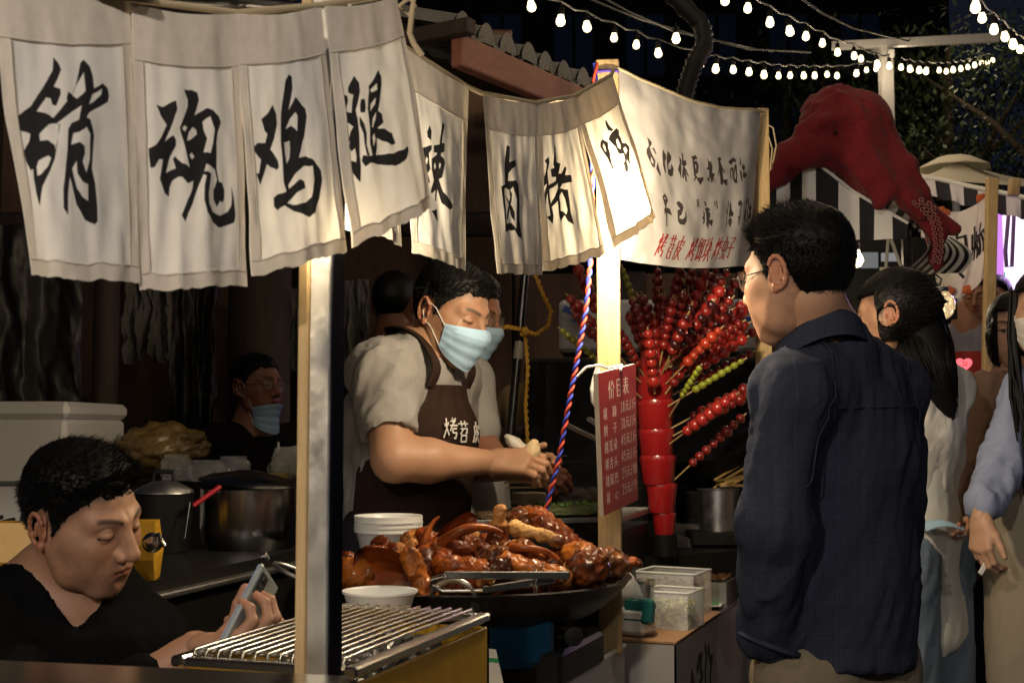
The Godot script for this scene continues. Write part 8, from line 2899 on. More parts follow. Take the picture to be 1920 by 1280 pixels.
	var pb := Basis(x, y, x.cross(y))
	var pc := (p0 + p1) * 0.5
	var ph := thing("phone", "silver phone held up in the seated man's hand", "phone", pc)
	b = MB.new()
	b.box(Transform3D(pb, Vector3.ZERO), Vector3(0.072, 0.150, 0.008), 0.003)
	part(ph, "case", b.done(), mat("phone_silver", lin(0.40, 0.45, 0.45), 0.25, 0.4))
	b = MB.new()
	var side := 1.0 if (cam.position - pc).dot(pb.z) > 0 else -1.0
	b.box(Transform3D(pb, pb * Vector3(-0.016, 0.048, side * 0.0046)), Vector3(0.024, 0.036, 0.0022), 0.001)
	var cbm := part(ph, "camera_bump", b.done(), mat("phone_black", lin(0.02, 0.022, 0.024), 0.2))
	b = MB.new()
	for q in [[-0.016, 0.058], [-0.016, 0.046], [-0.016, 0.036]]: b.lathe([Vector2(0, 0.0018), Vector2(0.0045, 0.0015), Vector2(0.005, 0)], 14, Transform3D(pb * Basis(Vector3.RIGHT, PI / 2 * side), pb * Vector3(q[0], q[1], side * 0.0058)))
	part(cbm, "lens", b.done(), ms["glasses_frame"] if ms.has("glasses_frame") else mat("glasses_frame", lin(0.03, 0.028, 0.028), 0.3, 0.6))
	b = MB.new()
	b.box(Transform3D(pb, pb * Vector3(0, 0, -side * 0.0043)), Vector3(0.068, 0.146, 0.001))
	part(ph, "screen", b.done(), mat("phone_screen", lin(0.05, 0.055, 0.06), 0.08, 0.0, {"emission_enabled": true, "emission": Color(0.75, 0.80, 0.9), "emission_energy_multiplier": 0.25}))

	# --- the vendor in the brown apron
	hc = at(846, 590, 3.22)
	base = at(760, 900, 3.25)
	base.y = 0
	t = thing("person", "vendor in grey shirt and brown apron with a blue mask", "person", base)
	hx = head_at(hc, Vector3(0.76, -0.34, 0.56), 0.05, 1.02)
	tf = Vector3(0.86, 0, 0.51)
	tl = Vector3(0.51, 0, -0.86)
	neck = at(792, 668, 3.24)
	var mid := at(756, 800, 3.26)
	hip = at(756, 1010, 3.28)
	shR = at(716, 706, 3.10)
	shL = at(842, 712, 3.40)
	elR = at(738, 862, 2.99)
	wrR = at(916, 866, 3.08)
	elL = at(860, 880, 3.42)
	wrL = at(945, 880, 3.20)
	b = MB.new()
	f = Field.new(Vector3(hip.x - 0.25, hip.y - 0.2, hip.z - 0.25), Vector3(wrR.x + 0.1, hc.y, hip.z + 0.45), 0.011)
	f.cap(hc + Vector3(-0.025, -0.045, -0.015), neck + Vector3(-0.02, -0.02, 0), 0.058, 0.066, 0.03)
	limb(f, [neck, mid, hip], [0.07, 0.125, 0.13], 0.08)
	f.cap(shL, shR, 0.06, 0.06, 0.06)
	limb(f, [shL, elL, wrL], [0.05, 0.042, 0.029])
	limb(f, [shR, elR], [0.056, 0.050])
	limb(f, [elR, elR.lerp(wrR, 0.35), wrR], [0.047, 0.049, 0.030])
	for s in [-1.0, 1.0]: limb(f, [hip + tl * 0.08 * s, Vector3(hip.x + tl.x * 0.1 * s, hip.y - 0.2, hip.z + tl.z * 0.1 * s)], [0.1, 0.09])
	sc = Color(0.36, 0.195, 0.115)
	f.mesh(b, func(_p: Vector3) -> Color: return sc)
	add_head(b, hx, sc, "down")
	add_hand(b, wrR, Vector3(0.93, 0.02, 0.10), Vector3(0.15, -0.55, -0.6), Vector3(0.35, 0.5, -0.8), [[0.55, 0.8, 0.5], [0.5, 0.8, 0.5], [0.55, 0.8, 0.5], [0.6, 0.8, 0.5]], Vector3(0.85, -0.15, -0.45), 1.05, sc)
	add_hand(b, wrL, Vector3(0.95, 0.1, 0.1), Vector3(0.1, -0.3, 0.9), Vector3(0.1, 0.9, 0.1), [[0.5, 0.7, 0.5], [0.5, 0.8, 0.5], [0.6, 0.8, 0.5], [0.6, 0.8, 0.5]], Vector3(0.8, 0.3, 0.4), 1.0, sc)
	part(t, "body", b.done(base), skin)
	short_hair_on(t, base, hx, 9000, 0.018, 0.0009, 32)
	face_mask(t, base, hx, mat("blue_mask", lin(0.40, 0.60, 0.78), 0.75, 0.0, {"backlight_enabled": true, "backlight": Color(0.3, 0.3, 0.3)}))
	f = Field.new(Vector3(hip.x - 0.28, hip.y - 0.02, hip.z - 0.28), Vector3(hip.x + 0.42, neck.y + 0.1, hip.z + 0.42), 0.0105)
	limb(f, [neck + Vector3(-0.015, -0.025, 0), mid, hip], [0.085, 0.146, 0.150], 0.08)
	f.cap(shL, shR, 0.075, 0.078, 0.07)
	f.cap(neck + Vector3(-0.01, -0.02, 0), shR + Vector3(0, 0.014, 0), 0.062, 0.066, 0.05)
	limb(f, [shR, shR.lerp(elR, 0.62)], [0.080, 0.070], 0.03)
	limb(f, [shL, shL.lerp(elL, 0.6)], [0.078, 0.068], 0.03)
	f.cap(neck + Vector3(0.0, 0.10, 0.0), neck + Vector3(0.012, 0.008, 0), 0.074, 0.076, 0.01, Vector3.ZERO, 1.0, true)
	var cutd := (elR - shR).normalized()
	f.cap(shR.lerp(elR, 0.64) + cutd * 0.10, shR.lerp(elR, 0.64) + cutd * 0.14, 0.10, 0.10, 0.008, Vector3.ZERO, 1.0, true)
	wear(t, base, "shirt", f, cloth("grey_tee", Color(0.27, 0.255, 0.245), 0.9, 0.2, 12.0), folds(0.014, Vector3(0.4, 1, 0.2), 6.5, 6))
	# apron: a bib and skirt wrapped round his front
	var axis0 := neck + Vector3(-0.012, -0.075, 0)
	var wrap := func(a: float, y2: float, grow: float) -> Vector3:
		var w := clampf((axis0.y - y2) / (axis0.y - hip.y), 0.0, 1.6)
		var c := axis0.lerp(hip, minf(w, 1.0))
		c.y = y2
		var r := lerpf(0.112, 0.158, smoothstep(0.0, 0.32, w)) + grow
		if w > 1.0: r += 0.03 * (w - 1.0)
		return c + (tf * cos(a) + (-tl) * sin(a)) * r
	var apm := cloth("brown_apron", Color(0.030, 0.018, 0.014), 0.8, 0.2, 8.0)
	b = MB.new()
	var yt := axis0.y + 0.0
	var yw := at(760, 858, 3.26).y
	var yb := hip.y - 0.32
	b.grid(40, 60, func(u: float, v: float) -> Vector3:
		var y2 := lerpf(yt, yb, v)
		var wid := lerpf(0.72, 1.10, smoothstep(yt, yw + 0.05, y2)) if y2 > yw + 0.05 else lerpf(1.10, 1.85, smoothstep(yw + 0.05, yw - 0.03, y2))
		return wrap.call((u - 0.5) * 2.0 * wid, y2, 0.010 + 0.006 * sin(u * 13.0 + 2.0) * v + 0.003 * sin(u * 31.0)))
	var ap := part(t, "apron", b.done(base), apm)
	b = MB.new()
	for s in [-1.0, 1.0]:
		var q0: Vector3 = wrap.call(0.70 * s, yt - 0.004, 0.012)
		var sd: Vector3 = (-tl) * s
		var sp := [q0, neck + tf * 0.098 + sd * 0.080 + Vector3(0, -0.030, 0), neck + tf * 0.056 + sd * 0.074 + Vector3(0, 0.032, 0), neck + sd * 0.070 + Vector3(0, 0.064, 0), neck - tf * 0.06 + sd * 0.05 + Vector3(0, 0.068, 0), neck - tf * 0.085 + Vector3(0, 0.055, 0)]
		var sq := []
		for k in 21: sq.append(curve(sp, k / 20.0))
		b.tube(sq, 0.019, 10, true, 0.25, sd)
	part(ap, "strap", b.done(base), apm)
	# white writing on the bib, laid on the cloth stroke by stroke
	var wm := mat("white_print", lin(0.62, 0.60, 0.57), 0.7)
	var texts := [["烤", 0.40, 779.0], ["苕", 0.16, 785.0], ["皮", -0.20, 787.0]]
	for tx in texts:
		b = MB.new()
		for s in (PEN[tx[0]] as String).split(";"):
			var last = null
			for k in s.split(" "):
				var c := k.split(",")
				var yy := at(830, tx[2] + c[1].to_float() / 10.0 * 46.0, 3.1).y
				var aa: float = tx[1] + 0.13 - c[0].to_float() / 10.0 * 0.26
				var q: Vector3 = wrap.call(aa, yy, 0.0165)
				if last != null and q.distance_to(last) > 0.001: b.bar(last, q, 0.0042, 0.0016, tf)
				last = q
		var pr := part(ap, "white_letter", b.done(base), wm)
	f = Field.new(Vector3(hip.x - 0.25, 0.0, hip.z - 0.25), Vector3(hip.x + 0.25, hip.y + 0.1, hip.z + 0.25), 0.014)
	for s in [-1.0, 1.0]:
		var hp: Vector3 = hip + tl * 0.085 * s
		limb(f, [hp, Vector3(hp.x, 0.48, hp.z), Vector3(hp.x - 0.02, 0.07, hp.z)], [0.115, 0.075, 0.06])
		limb(f, [Vector3(hp.x - 0.03, 0.045, hp.z), Vector3(hp.x + 0.16, 0.04, hp.z + 0.06)], [0.045, 0.035])
	wear(t, base, "trousers", f, ms["dark_trousers"])
	# the bread he is filling
	var bc := at(990, 858, 3.10)
	var nf := FastNoiseLite.new()
	nf.seed = 3
	nf.frequency = 1.5
	b = MB.new()
	b.lump(Transform3D(Basis(Vector3.BACK, -0.5), bc), 28, 18, func(d: Vector3) -> Vector3: return d * Vector3(0.024, 0.046, 0.03) * (1.0 + 0.2 * nf.get_noise_3dv(d)))
	var br := thing("flat_bread", "pale folded flat bread held between the vendor's hands", "bread", bc)
	part(br, "bread", b.done(bc), mat("bread_crust", lin(0.52, 0.38, 0.22), 0.6))
	b = MB.new()
	b.lump(Transform3D(Basis(Vector3.BACK, -0.7), at(972, 838, 3.13)), 20, 12, func(d: Vector3) -> Vector3: return d * Vector3(0.042, 0.016, 0.03) * (1.0 + 0.25 * nf.get_noise_3dv(d * 2.0)))
	part(br, "wrapper", b.done(bc), mat("bread_bag", lin(0.55, 0.5, 0.44), 0.35))

	# --- the second vendor, behind him
	hc = at(878, 590, 3.72)
	base = at(860, 900, 3.75)
	base.y = 0
	t = thing("person", "second vendor in a light grey shirt standing just behind the vendor in the brown apron", "person", base)
	hx = head_at(hc, Vector3(0.80, -0.30, 0.50), 0.0, 1.0)
	neck = at(836, 668, 3.75)
	mid = at(838, 800, 3.78)
	hip = at(835, 960, 3.8)
	shR = at(872, 715, 3.62)
	shL = at(846, 715, 3.95)
	elR = at(905, 846, 3.52)
	wrR = at(968, 884, 3.38)
	b = MB.new()
	f = Field.new(Vector3(hip.x - 0.25, hip.y - 0.1, hip.z - 0.3), Vector3(wrR.x + 0.1, hc.y, wrR.z + 0.1), 0.012)
	f.cap(hc + Vector3(-0.02, -0.045, -0.01), neck, 0.055, 0.062, 0.03)
	limb(f, [neck, mid, hip], [0.07, 0.12, 0.12], 0.08)
	f.cap(shL, shR, 0.055, 0.055, 0.06)
	limb(f, [shR, elR, wrR], [0.052, 0.047, 0.028])
	sc = Color(0.30, 0.13, 0.075)
	f.mesh(b, func(_p: Vector3) -> Color: return sc)
	add_head(b, hx, sc, "down")
	add_hand(b, wrR, Vector3(0.9, -0.1, 0.4), Vector3(0, -0.5, -0.8), Vector3(0, 0.8, -0.3), [[0.5, 0.8, 0.5], [0.5, 0.8, 0.5], [0.5, 0.8, 0.5], [0.5, 0.8, 0.5]], Vector3(0.8, 0.0, -0.4), 1.0, sc)
	part(t, "body", b.done(base), skin)
	short_hair_on(t, base, hx, 2500, 0.014, 0.001, 33)
	glasses(t, base, hx)
	face_mask(t, base, hx, ms["blue_mask"], 0.004)
	f = Field.new(Vector3(hip.x - 0.25, hip.y - 0.02, hip.z - 0.3), Vector3(hip.x + 0.32, neck.y + 0.06, hip.z + 0.4), 0.012)
	limb(f, [neck + Vector3(0, -0.03, 0), mid, hip], [0.08, 0.14, 0.142], 0.08)
	f.cap(shL, shR, 0.07, 0.074, 0.07)
	limb(f, [shR, shR.lerp(elR, 0.68)], [0.076, 0.070], 0.03)
	f.cap(neck + Vector3(0, 0.1, 0), neck + Vector3(0.01, 0.0, 0), 0.066, 0.068, 0.01, Vector3.ZERO, 1.0, true)
	wear(t, base, "shirt", f, cloth("pale_tee", Color(0.34, 0.33, 0.32), 0.9, 0.15), folds(0.008, Vector3(0.3, 1, 0), 5.0, 9))
	f = Field.new(Vector3(hip.x - 0.3, 0.0, hip.z - 0.3), Vector3(hip.x + 0.35, mid.y, hip.z + 0.4), 0.014)
	var am := at(870, 925, 3.72)
	limb(f, [am, Vector3(am.x + 0.0, am.y - 0.32, am.z)], [0.135, 0.165], 0.05)
	limb(f, [hip + Vector3(0, -0.2, 0), Vector3(hip.x, 0.5, hip.z), Vector3(hip.x, 0.05, hip.z)], [0.13, 0.12, 0.10], 0.05)
	wear(t, base, "apron", f, cloth("pale_apron", Color(0.36, 0.35, 0.34), 0.9, 0.15), folds(0.012, Vector3(0, 1, 0), 4.0, 10))

	# --- the head of a third man farther back
	hc = at(742, 570, 4.7)
	base = at(742, 800, 4.7)
	base.y = 0
	t = thing("person", "dim man with cropped hair standing with his back turned behind the vendor's shoulder", "person", base)
	hx = head_at(hc, Vector3(0.35, -0.1, -0.93), 0.0, 1.0)
	var stand := func(tt: Node3D, bs: Vector3, c: Vector3, fw: Vector3, shirt: Material, legs: Material, skinc: Color, eye: String, hxf: Transform3D, wide := 0.17, h0 := 0.0) -> void:
		var lf := Vector3.UP.cross(fw).normalized()
		var nk := c + Vector3(0, -0.15, 0) - fw * 0.02
		var ch := nk + Vector3(0, -0.22, 0)
		var hp := nk + Vector3(0, -0.55, 0)
		var bb := MB.new()
		var ff := Field.new(Vector3(c.x - 0.35, maxf(0.0, hp.y - 0.75), c.z - 0.35), Vector3(c.x + 0.35, c.y, c.z + 0.35), 0.014)
		ff.cap(c + Vector3(0, -0.05, 0) - fw * 0.02, nk, 0.052, 0.06, 0.03)
		limb(ff, [nk, ch, hp], [0.07, 0.12, 0.12], 0.08, fw, 1.25)
		var sl: Vector3 = nk + lf * wide + Vector3(0, -0.055, 0)
		var sr: Vector3 = nk - lf * wide + Vector3(0, -0.055, 0)
		ff.cap(sl, sr, 0.05, 0.05, 0.05)
		for s in [sl, sr]: limb(ff, [s, s + Vector3(0, -0.28, 0) + (s - nk) * 0.15, s + Vector3(0, -0.36, 0) + fw * 0.2], [0.045, 0.038, 0.028])
		for s in [-1.0, 1.0]: limb(ff, [hp + lf * 0.08 * s, Vector3(hp.x, maxf(0.45, hp.y - 0.4), hp.z) + lf * 0.08 * s], [0.09, 0.07])
		ff.mesh(bb, func(_p: Vector3) -> Color: return skinc)
		add_head(bb, hxf, skinc, eye)
		part(tt, "body", bb.done(bs), skin)
		ff = Field.new(Vector3(c.x - 0.35, hp.y - 0.1, c.z - 0.35), Vector3(c.x + 0.35, nk.y + 0.08, c.z + 0.35), 0.013)
		limb(ff, [nk + Vector3(0, -0.03, 0), ch, hp], [0.08, 0.137, 0.142], 0.08, fw, 1.2)
		ff.cap(sl, sr, 0.065, 0.065, 0.06)
		for s in [sl, sr]: limb(ff, [s, s + Vector3(0, -0.20, 0) + (s - nk) * 0.12], [0.066, 0.058], 0.03)
		ff.cap(nk + Vector3(0, 0.1, 0), nk + fw * 0.01, 0.062, 0.064, 0.01, Vector3.ZERO, 1.0, true)
		var b3 := MB.new()
		ff.mesh(b3, null, folds(0.008, Vector3(0.2, 1, 0), 5.0, int(c.x * 50.0) + 100))
		part(tt, "shirt", b3.done(bs), shirt)
		ff = Field.new(Vector3(c.x - 0.3, 0.0, c.z - 0.3), Vector3(c.x + 0.3, hp.y + 0.05, c.z + 0.3), 0.016)
		for s in [-1.0, 1.0]:
			var q: Vector3 = hp + lf * 0.085 * s
			limb(ff, [q, Vector3(q.x, hp.y * 0.52, q.z), Vector3(q.x, 0.07, q.z)], [0.105, 0.075, 0.055])
			limb(ff, [Vector3(q.x, 0.045, q.z) - fw * 0.03, Vector3(q.x, 0.04, q.z) + fw * 0.15], [0.045, 0.035])
		var b4 := MB.new()
		ff.mesh(b4)
		part(tt, "trousers", b4.done(bs), legs)
	var darkc := cloth("dark_shirt", Color(0.014, 0.012, 0.012), 0.9)
	stand.call(t, base, hc, Vector3(0.35, 0, -0.93), darkc, ms["dark_trousers"], Color(0.20, 0.085, 0.05), "down", hx)
	part(t, "hair", hair_mb(hx, func(p: Vector3, n: Vector3) -> float: return minf(0.004, short_hair(p, n)), short_comb, 900, 0.006, 0.001, 34).done(base), ms["hair"])

	# --- the old man in black at the back
	hc = at(482, 725, 4.75)
	base = at(480, 1000, 4.75)
	base.y = 0
	t = thing("person", "older man in black with glasses and a mask under his chin at the dark back", "person", base)
	hx = head_at(hc, Vector3(0.78, 0.02, 0.60), 0.0, 1.0)
	stand.call(t, base, hc, Vector3(0.70, 0, 0.71), darkc, ms["dark_trousers"], Color(0.30, 0.13, 0.08), "down", hx, 0.17)
	part(t, "hair", hair_mb(hx, func(p: Vector3, n: Vector3) -> float: return minf(0.010, short_hair(p, n)), short_comb, 900, 0.01, 0.001, 35).done(base), ms["hair"])
	glasses(t, base, hx)
	face_mask(t, base, hx, ms["blue_mask"], 0.062)
	far_people(stand)

func far_people(stand: Callable) -> void:
	var hc := at(1836, 556, 6.6)
	var base := Vector3(hc.x, 0, hc.z)
	var t := thing("person", "person in a grey shirt and red apron leaning at the far counter", "person", base)
	var hx := head_at(hc, Vector3(-0.5, -0.2, 0.8), 0.0, 0.98)
	stand.call(t, base, hc + Vector3(-0.06, 0.0, 0), Vector3(-0.5, 0, 0.86), cloth("far_grey", Color(0.26, 0.25, 0.30), 0.9), ms["dark_trousers"], Color(0.36, 0.18, 0.11), "down", hx, 0.17)
	short_hair_on(t, base, hx, 900, 0.014, 0.0015, 36)
	var b := MB.new()
	var c := hc + Vector3(-0.06, -0.35, 0)
	b.grid(16, 20, func(u: float, v: float) -> Vector3:
		var a := (u - 0.5) * 2.0
		return c + Vector3(-0.5, 0, 0.86) * (0.150 * cos(a)) + Vector3(0.86, 0, 0.5) * (0.175 * sin(a)) + Vector3(0, 0.06 - v * 0.62, 0))
	part(t, "apron", b.done(base), mat("red_apron", lin(0.42, 0.035, 0.03), 0.8))
	hc = at(1868, 560, 7.0)
	base = Vector3(hc.x, 0, hc.z)
	t = thing("person", "dark clothed person behind the pale post at the far lit stall", "person", base)
	hx = head_at(hc, Vector3(-0.6, -0.1, 0.7), 0.0, 0.98)
	stand.call(t, base, hc, Vector3(-0.6, 0, 0.8), ms["dark_shirt"], ms["dark_trousers"], Color(0.40, 0.22, 0.14), "down", hx, 0.16)
	short_hair_on(t, base, hx, 900, 0.014, 0.0015, 37)

func customers() -> void:
	var skin: Material = ms["skin"]
	# --- the man in the navy shirt
	var hc := at(1494, 518, 2.42)
	var base := at(1570, 1100, 2.48)
	base.y = 0
	var t := thing("person", "man with glasses in a navy linen shirt seen from behind", "person", base)
	var hx := head_at(hc, Vector3(-0.64, -0.08, -0.76), 0.0, 1.03)
	var tf := Vector3(-0.50, 0, -0.866)
	var tl := Vector3(-0.866, 0, 0.50)
	var neck := at(1556, 650, 2.46)
	var mid := at(1582, 860, 2.50)
	var hip := at(1570, 1180, 2.52)
	var shL := at(1486, 742, 2.34)
	var shR := at(1674, 738, 2.60)
	var elL := at(1452, 985, 2.32)
	var wrL := at(1440, 1200, 2.42)
	var elR := at(1680, 980, 2.64)
	var wrR := at(1650, 1090, 2.82)
	var b := MB.new()
	var f := Field.new(Vector3(hip.x - 0.35, hip.y - 0.2, hip.z - 0.4), Vector3(hip.x + 0.35, hc.y, hip.z + 0.4), 0.012)
	f.cap(hc + Vector3(0.025, -0.04, 0.018), neck + Vector3(-0.02, 0, -0.01), 0.060, 0.062, 0.03)
	limb(f, [neck, mid, hip], [0.07, 0.11, 0.10], 0.08, tf, 1.25)
	f.cap(shL, shR, 0.05, 0.05, 0.06)
	limb(f, [shL, elL, wrL], [0.05, 0.042, 0.03])
	limb(f, [shR, elR, wrR], [0.05, 0.042, 0.03])
	for s in [-1.0, 1.0]: limb(f, [hip + tl * 0.07 * s, hip + tl * 0.08 * s + Vector3(0, -0.2, 0)], [0.085, 0.08])
	var sc := Color(0.48, 0.265, 0.165)
	f.mesh(b, func(_p: Vector3) -> Color: return sc)
	add_head(b, hx, sc, "open")
	add_hand(b, wrL + Vector3(0.03, 0.06, -0.03), Vector3(0.45, -0.8, -0.5), Vector3(0.6, 0, 0.2), Vector3(-0.5, 0, -0.8), [[0.3, 0.4, 0.3], [0.3, 0.4, 0.3], [0.3, 0.4, 0.3], [0.3, 0.4, 0.3]], Vector3(0, -0.8, -0.5), 1.0, sc)
	add_hand(b, wrR, Vector3(-0.8, 0.1, -0.5), Vector3(0, 0.6, 0.4), Vector3(0, 0.8, 0), [[0.5, 0.8, 0.5], [0.5, 0.8, 0.5], [0.5, 0.8, 0.5], [0.5, 0.8, 0.5]], Vector3(-0.6, 0.5, 0), 1.0, sc)
	part(t, "body", b.done(base), skin)
	short_hair_on(t, base, hx, 14000, 0.024, 0.0008, 38)
	glasses(t, base, hx)
	# shirt
	f = Field.new(Vector3(hip.x - 0.36, hip.y - 0.17, hip.z - 0.36), Vector3(hip.x + 0.34, neck.y + 0.12, hip.z + 0.40), 0.0105)
	limb(f, [neck + Vector3(0.01, -0.05, 0), mid + Vector3(0, 0.02, 0), mid.lerp(hip, 0.6), hip + Vector3(0, -0.06, 0)], [0.082, 0.130, 0.142, 0.158], 0.09, tf, 1.16)
	f.cap(shL, shR, 0.064, 0.064, 0.07)
	f.cap(neck + Vector3(0.005, -0.01, 0), shL + Vector3(0, 0.012, 0), 0.060, 0.058, 0.05)
	f.cap(neck + Vector3(0.005, -0.01, 0), shR + Vector3(0, 0.010, 0), 0.060, 0.058, 0.05)
	limb(f, [shL, elL, wrL + Vector3(0, 0.012, 0)], [0.066, 0.062, 0.056], 0.03)
	limb(f, [shR, elR, wrR], [0.064, 0.058, 0.052], 0.03)
	f.cap(hip + Vector3(0, -0.178, 0) - tl * 0.2, hip + Vector3(0, -0.160, 0) + tl * 0.2, 0.105, 0.105, 0.01, Vector3.ZERO, 1.0, true)
	f.cap(hip + Vector3(0, -0.178, 0) - tl * 0.2 + tf * 0.1, hip + Vector3(0, -0.160, 0) + tl * 0.2 + tf * 0.1, 0.105, 0.105, 0.01, Vector3.ZERO, 1.0, true)
	f.cap(hip + Vector3(0, -0.178, 0) - tl * 0.2 - tf * 0.1, hip + Vector3(0, -0.160, 0) + tl * 0.2 - tf * 0.1, 0.105, 0.105, 0.01, Vector3.ZERO, 1.0, true)
	f.cap(neck + Vector3(-0.025, 0.12, -0.015), neck + Vector3(-0.012, 0.0, -0.008), 0.064, 0.066, 0.012, Vector3.ZERO, 1.0, true)
	var navy := mat("navy_linen", Color.WHITE, 0.88, 0.0, {"metallic_specular": 0.15})
	var im := Image.create(512, 512, false, Image.FORMAT_RGB8)
	var lr := RandomNumberGenerator.new()
	lr.seed = 77
	var cols := PackedFloat32Array()
	var rows := PackedFloat32Array()
	for k in 512:
		cols.append(lr.randf_range(0.6, 1.35) * (1.75 if lr.randf() < 0.035 else 1.0))
		rows.append(lr.randf_range(0.6, 1.35) * (1.75 if lr.randf() < 0.035 else 1.0))
	var ln2 := FastNoiseLite.new()
	ln2.seed = 4
	ln2.frequency = 0.02
	for yy in 512:
		for xx in 512:
			var k := 0.5 * (cols[xx] * (1.0 + 0.35 * ln2.get_noise_2d(xx * 6.0, yy)) + rows[yy] * (1.0 + 0.35 * ln2.get_noise_2d(xx, yy * 6.0)))
			im.set_pixel(xx, yy, Color(0.034 * k, 0.039 * k, 0.060 * k).linear_to_srgb())
	navy.albedo_texture = tex(im)
	triplanar(navy, Vector3(5.5, 5.5, 5.5))
	var sh := wear(t, base, "shirt", f, navy, folds(0.013, Vector3(0.25, 1, 0.05), 5.5, 12))
	# seams, collar, cuff
	var fo := folds(0.013, Vector3(0.25, 1, 0.05), 5.5, 12)
	for s in 3:
		var pts := []
		for k in 26:
			var p := Vector3.ZERO
			var d := Vector3.ZERO
			if s < 2:
				var a := TAU * k / 25.0
				var c: Vector3 = shL if s == 0 else shR
				var ax := (tl if s == 0 else -tl) + Vector3(0, 0.25, 0)
				ax = ax.normalized()
				var e1 := ax.cross(Vector3.FORWARD).normalized()
				d = -(e1 * cos(a) + ax.cross(e1) * sin(a))
				p = c - ax * 0.03 - d * 0.2
			else:
				d = tf
				p = (shL - Vector3(0, 0.025, 0)).lerp(shR - Vector3(0, 0.025, 0), 0.1 + 0.8 * k / 25.0) - tf * 0.3
			p = f.hit(p, d)
			pts.append(p - d * ((fo as Callable).call(p, -d) + 0.0015))
		b = MB.new()
		b.tube(pts, 0.0016, 5)
		part(sh, "seam", b.done(base), navy)
	b = MB.new()
	var cc := at(1536, 622, 2.43)
	b.grid(48, 14, func(u: float, v: float) -> Vector3:
		var a := (u - 0.5) * 5.4
		var top := 0.036 * cos(a) + 0.003 * sin(a * 3.0)
		var r := lerpf(0.068, 0.072, minf(1.0, v / 0.35))
		var h := top - 0.055 * (1.0 - minf(1.0, v / 0.35))
		if v > 0.35:
			var w := (v - 0.35) / 0.65
			r = 0.072 + 0.006 * minf(1.0, w * 6.0) + 0.012 * w
			h = top + 0.002 * sin(minf(1.0, w * 6.0) * PI) - 0.048 * w
		return cc + (-tf * cos(a) * 1.02 + tl * sin(a)) * r + Vector3(0, h, 0))
	part(sh, "collar", b.done(base), navy)
	b = MB.new()
	var cp2 := []
	for k in 19:
		var a := TAU * k / 18.0
		cp2.append(wrL + Vector3(0.002, -0.004, 0) + Vector3(cos(a) * 0.060, -0.022 * cos(a), sin(a) * 0.060))
	b.tube(cp2, 0.0055, 8, true, 0.5)
	part(sh, "cuff", b.done(base), navy)
	f = Field.new(Vector3(hip.x - 0.3, 0.0, hip.z - 0.35), Vector3(hip.x + 0.3, hip.y + 0.12, hip.z + 0.35), 0.013)
	f.cap(hip + Vector3(0, -0.03, 0), hip + Vector3(0, -0.08, 0), 0.115, 0.12, 0.05, tf, 1.3)
	for s in [-1.0, 1.0]:
		var q: Vector3 = hip + tl * 0.085 * s + Vector3(0, -0.08, 0)
		limb(f, [q, Vector3(q.x, 0.46, q.z), Vector3(q.x, 0.07, q.z)], [0.108, 0.085, 0.065], 0.04)
		limb(f, [Vector3(q.x, 0.045, q.z) - tf * 0.03, Vector3(q.x, 0.04, q.z) + tf * 0.15], [0.048, 0.038])
	wear(t, base, "trousers", f, cloth("khaki", Color(0.22, 0.18, 0.125), 0.9, 0.12), folds(0.008, Vector3(0.1, 1, 0), 5.0, 14))

	# --- the woman with the ponytail
	hc = at(1678, 590, 3.36)
	base = at(1690, 1100, 3.4)
	base.y = 0
	t = thing("person", "woman in a white jacket with a long black ponytail", "person", base)
	hx = head_at(hc, Vector3(-0.80, -0.12, -0.58), 0.0, 0.96)
	tf = Vector3(-0.62, 0, -0.78)
	tl = Vector3(-0.78, 0, 0.62)
	neck = at(1718, 684, 3.4)
	mid = at(1718, 800, 3.42)
	hip = at(1706, 985, 3.42)
	shL = neck + tl * 0.145 + Vector3(0, -0.06, 0)
	shR = neck - tl * 0.145 + Vector3(0, -0.06, 0)
	elR = at(1766, 850, 3.52)
	wrR = at(1745, 985, 3.40)
	elL = at(1640, 850, 3.30)
	wrL = at(1600, 960, 3.35)
	b = MB.new()
	f = Field.new(Vector3(hip.x - 0.35, hip.y - 0.45, hip.z - 0.35), Vector3(hip.x + 0.35, hc.y, hip.z + 0.35), 0.012)
	f.cap(hc + Vector3(0.02, -0.04, 0.015), neck, 0.046, 0.05, 0.03)
	limb(f, [neck, mid, hip], [0.06, 0.10, 0.115], 0.08, tf, 1.25)
	f.cap(shL, shR, 0.042, 0.042, 0.05)
	limb(f, [shL, elL, wrL], [0.042, 0.034, 0.024])
	limb(f, [shR, elR, wrR], [0.042, 0.034, 0.024])
	for s in [-1.0, 1.0]: limb(f, [hip + tl * 0.075 * s, Vector3(hip.x, 0.5, hip.z) + tl * 0.08 * s], [0.09, 0.06])
	f.mesh(b, func(_p: Vector3) -> Color: return sc)
	add_head(b, hx, sc, "open")
	add_hand(b, wrR, Vector3(0.55, -0.25, 0.6), Vector3(0, 0.7, 0.3), Vector3(0.3, 0.6, -0.5), [[0.6, 0.7, 0.5], [0.6, 0.7, 0.5], [0.6, 0.7, 0.5], [0.6, 0.7, 0.5]], Vector3(0.6, 0.2, 0.3), 0.88, sc)
	add_hand(b, wrL, Vector3(-0.6, 0.1, -0.5), Vector3(0, 0.8, 0.3), Vector3(0.3, 0.6, -0.5), [[0.6, 0.7, 0.5], [0.6, 0.7, 0.5], [0.6, 0.7, 0.5], [0.6, 0.7, 0.5]], Vector3(-0.6, 0.4, 0.3), 0.88, sc)
	part(t, "body", b.done(base), skin)
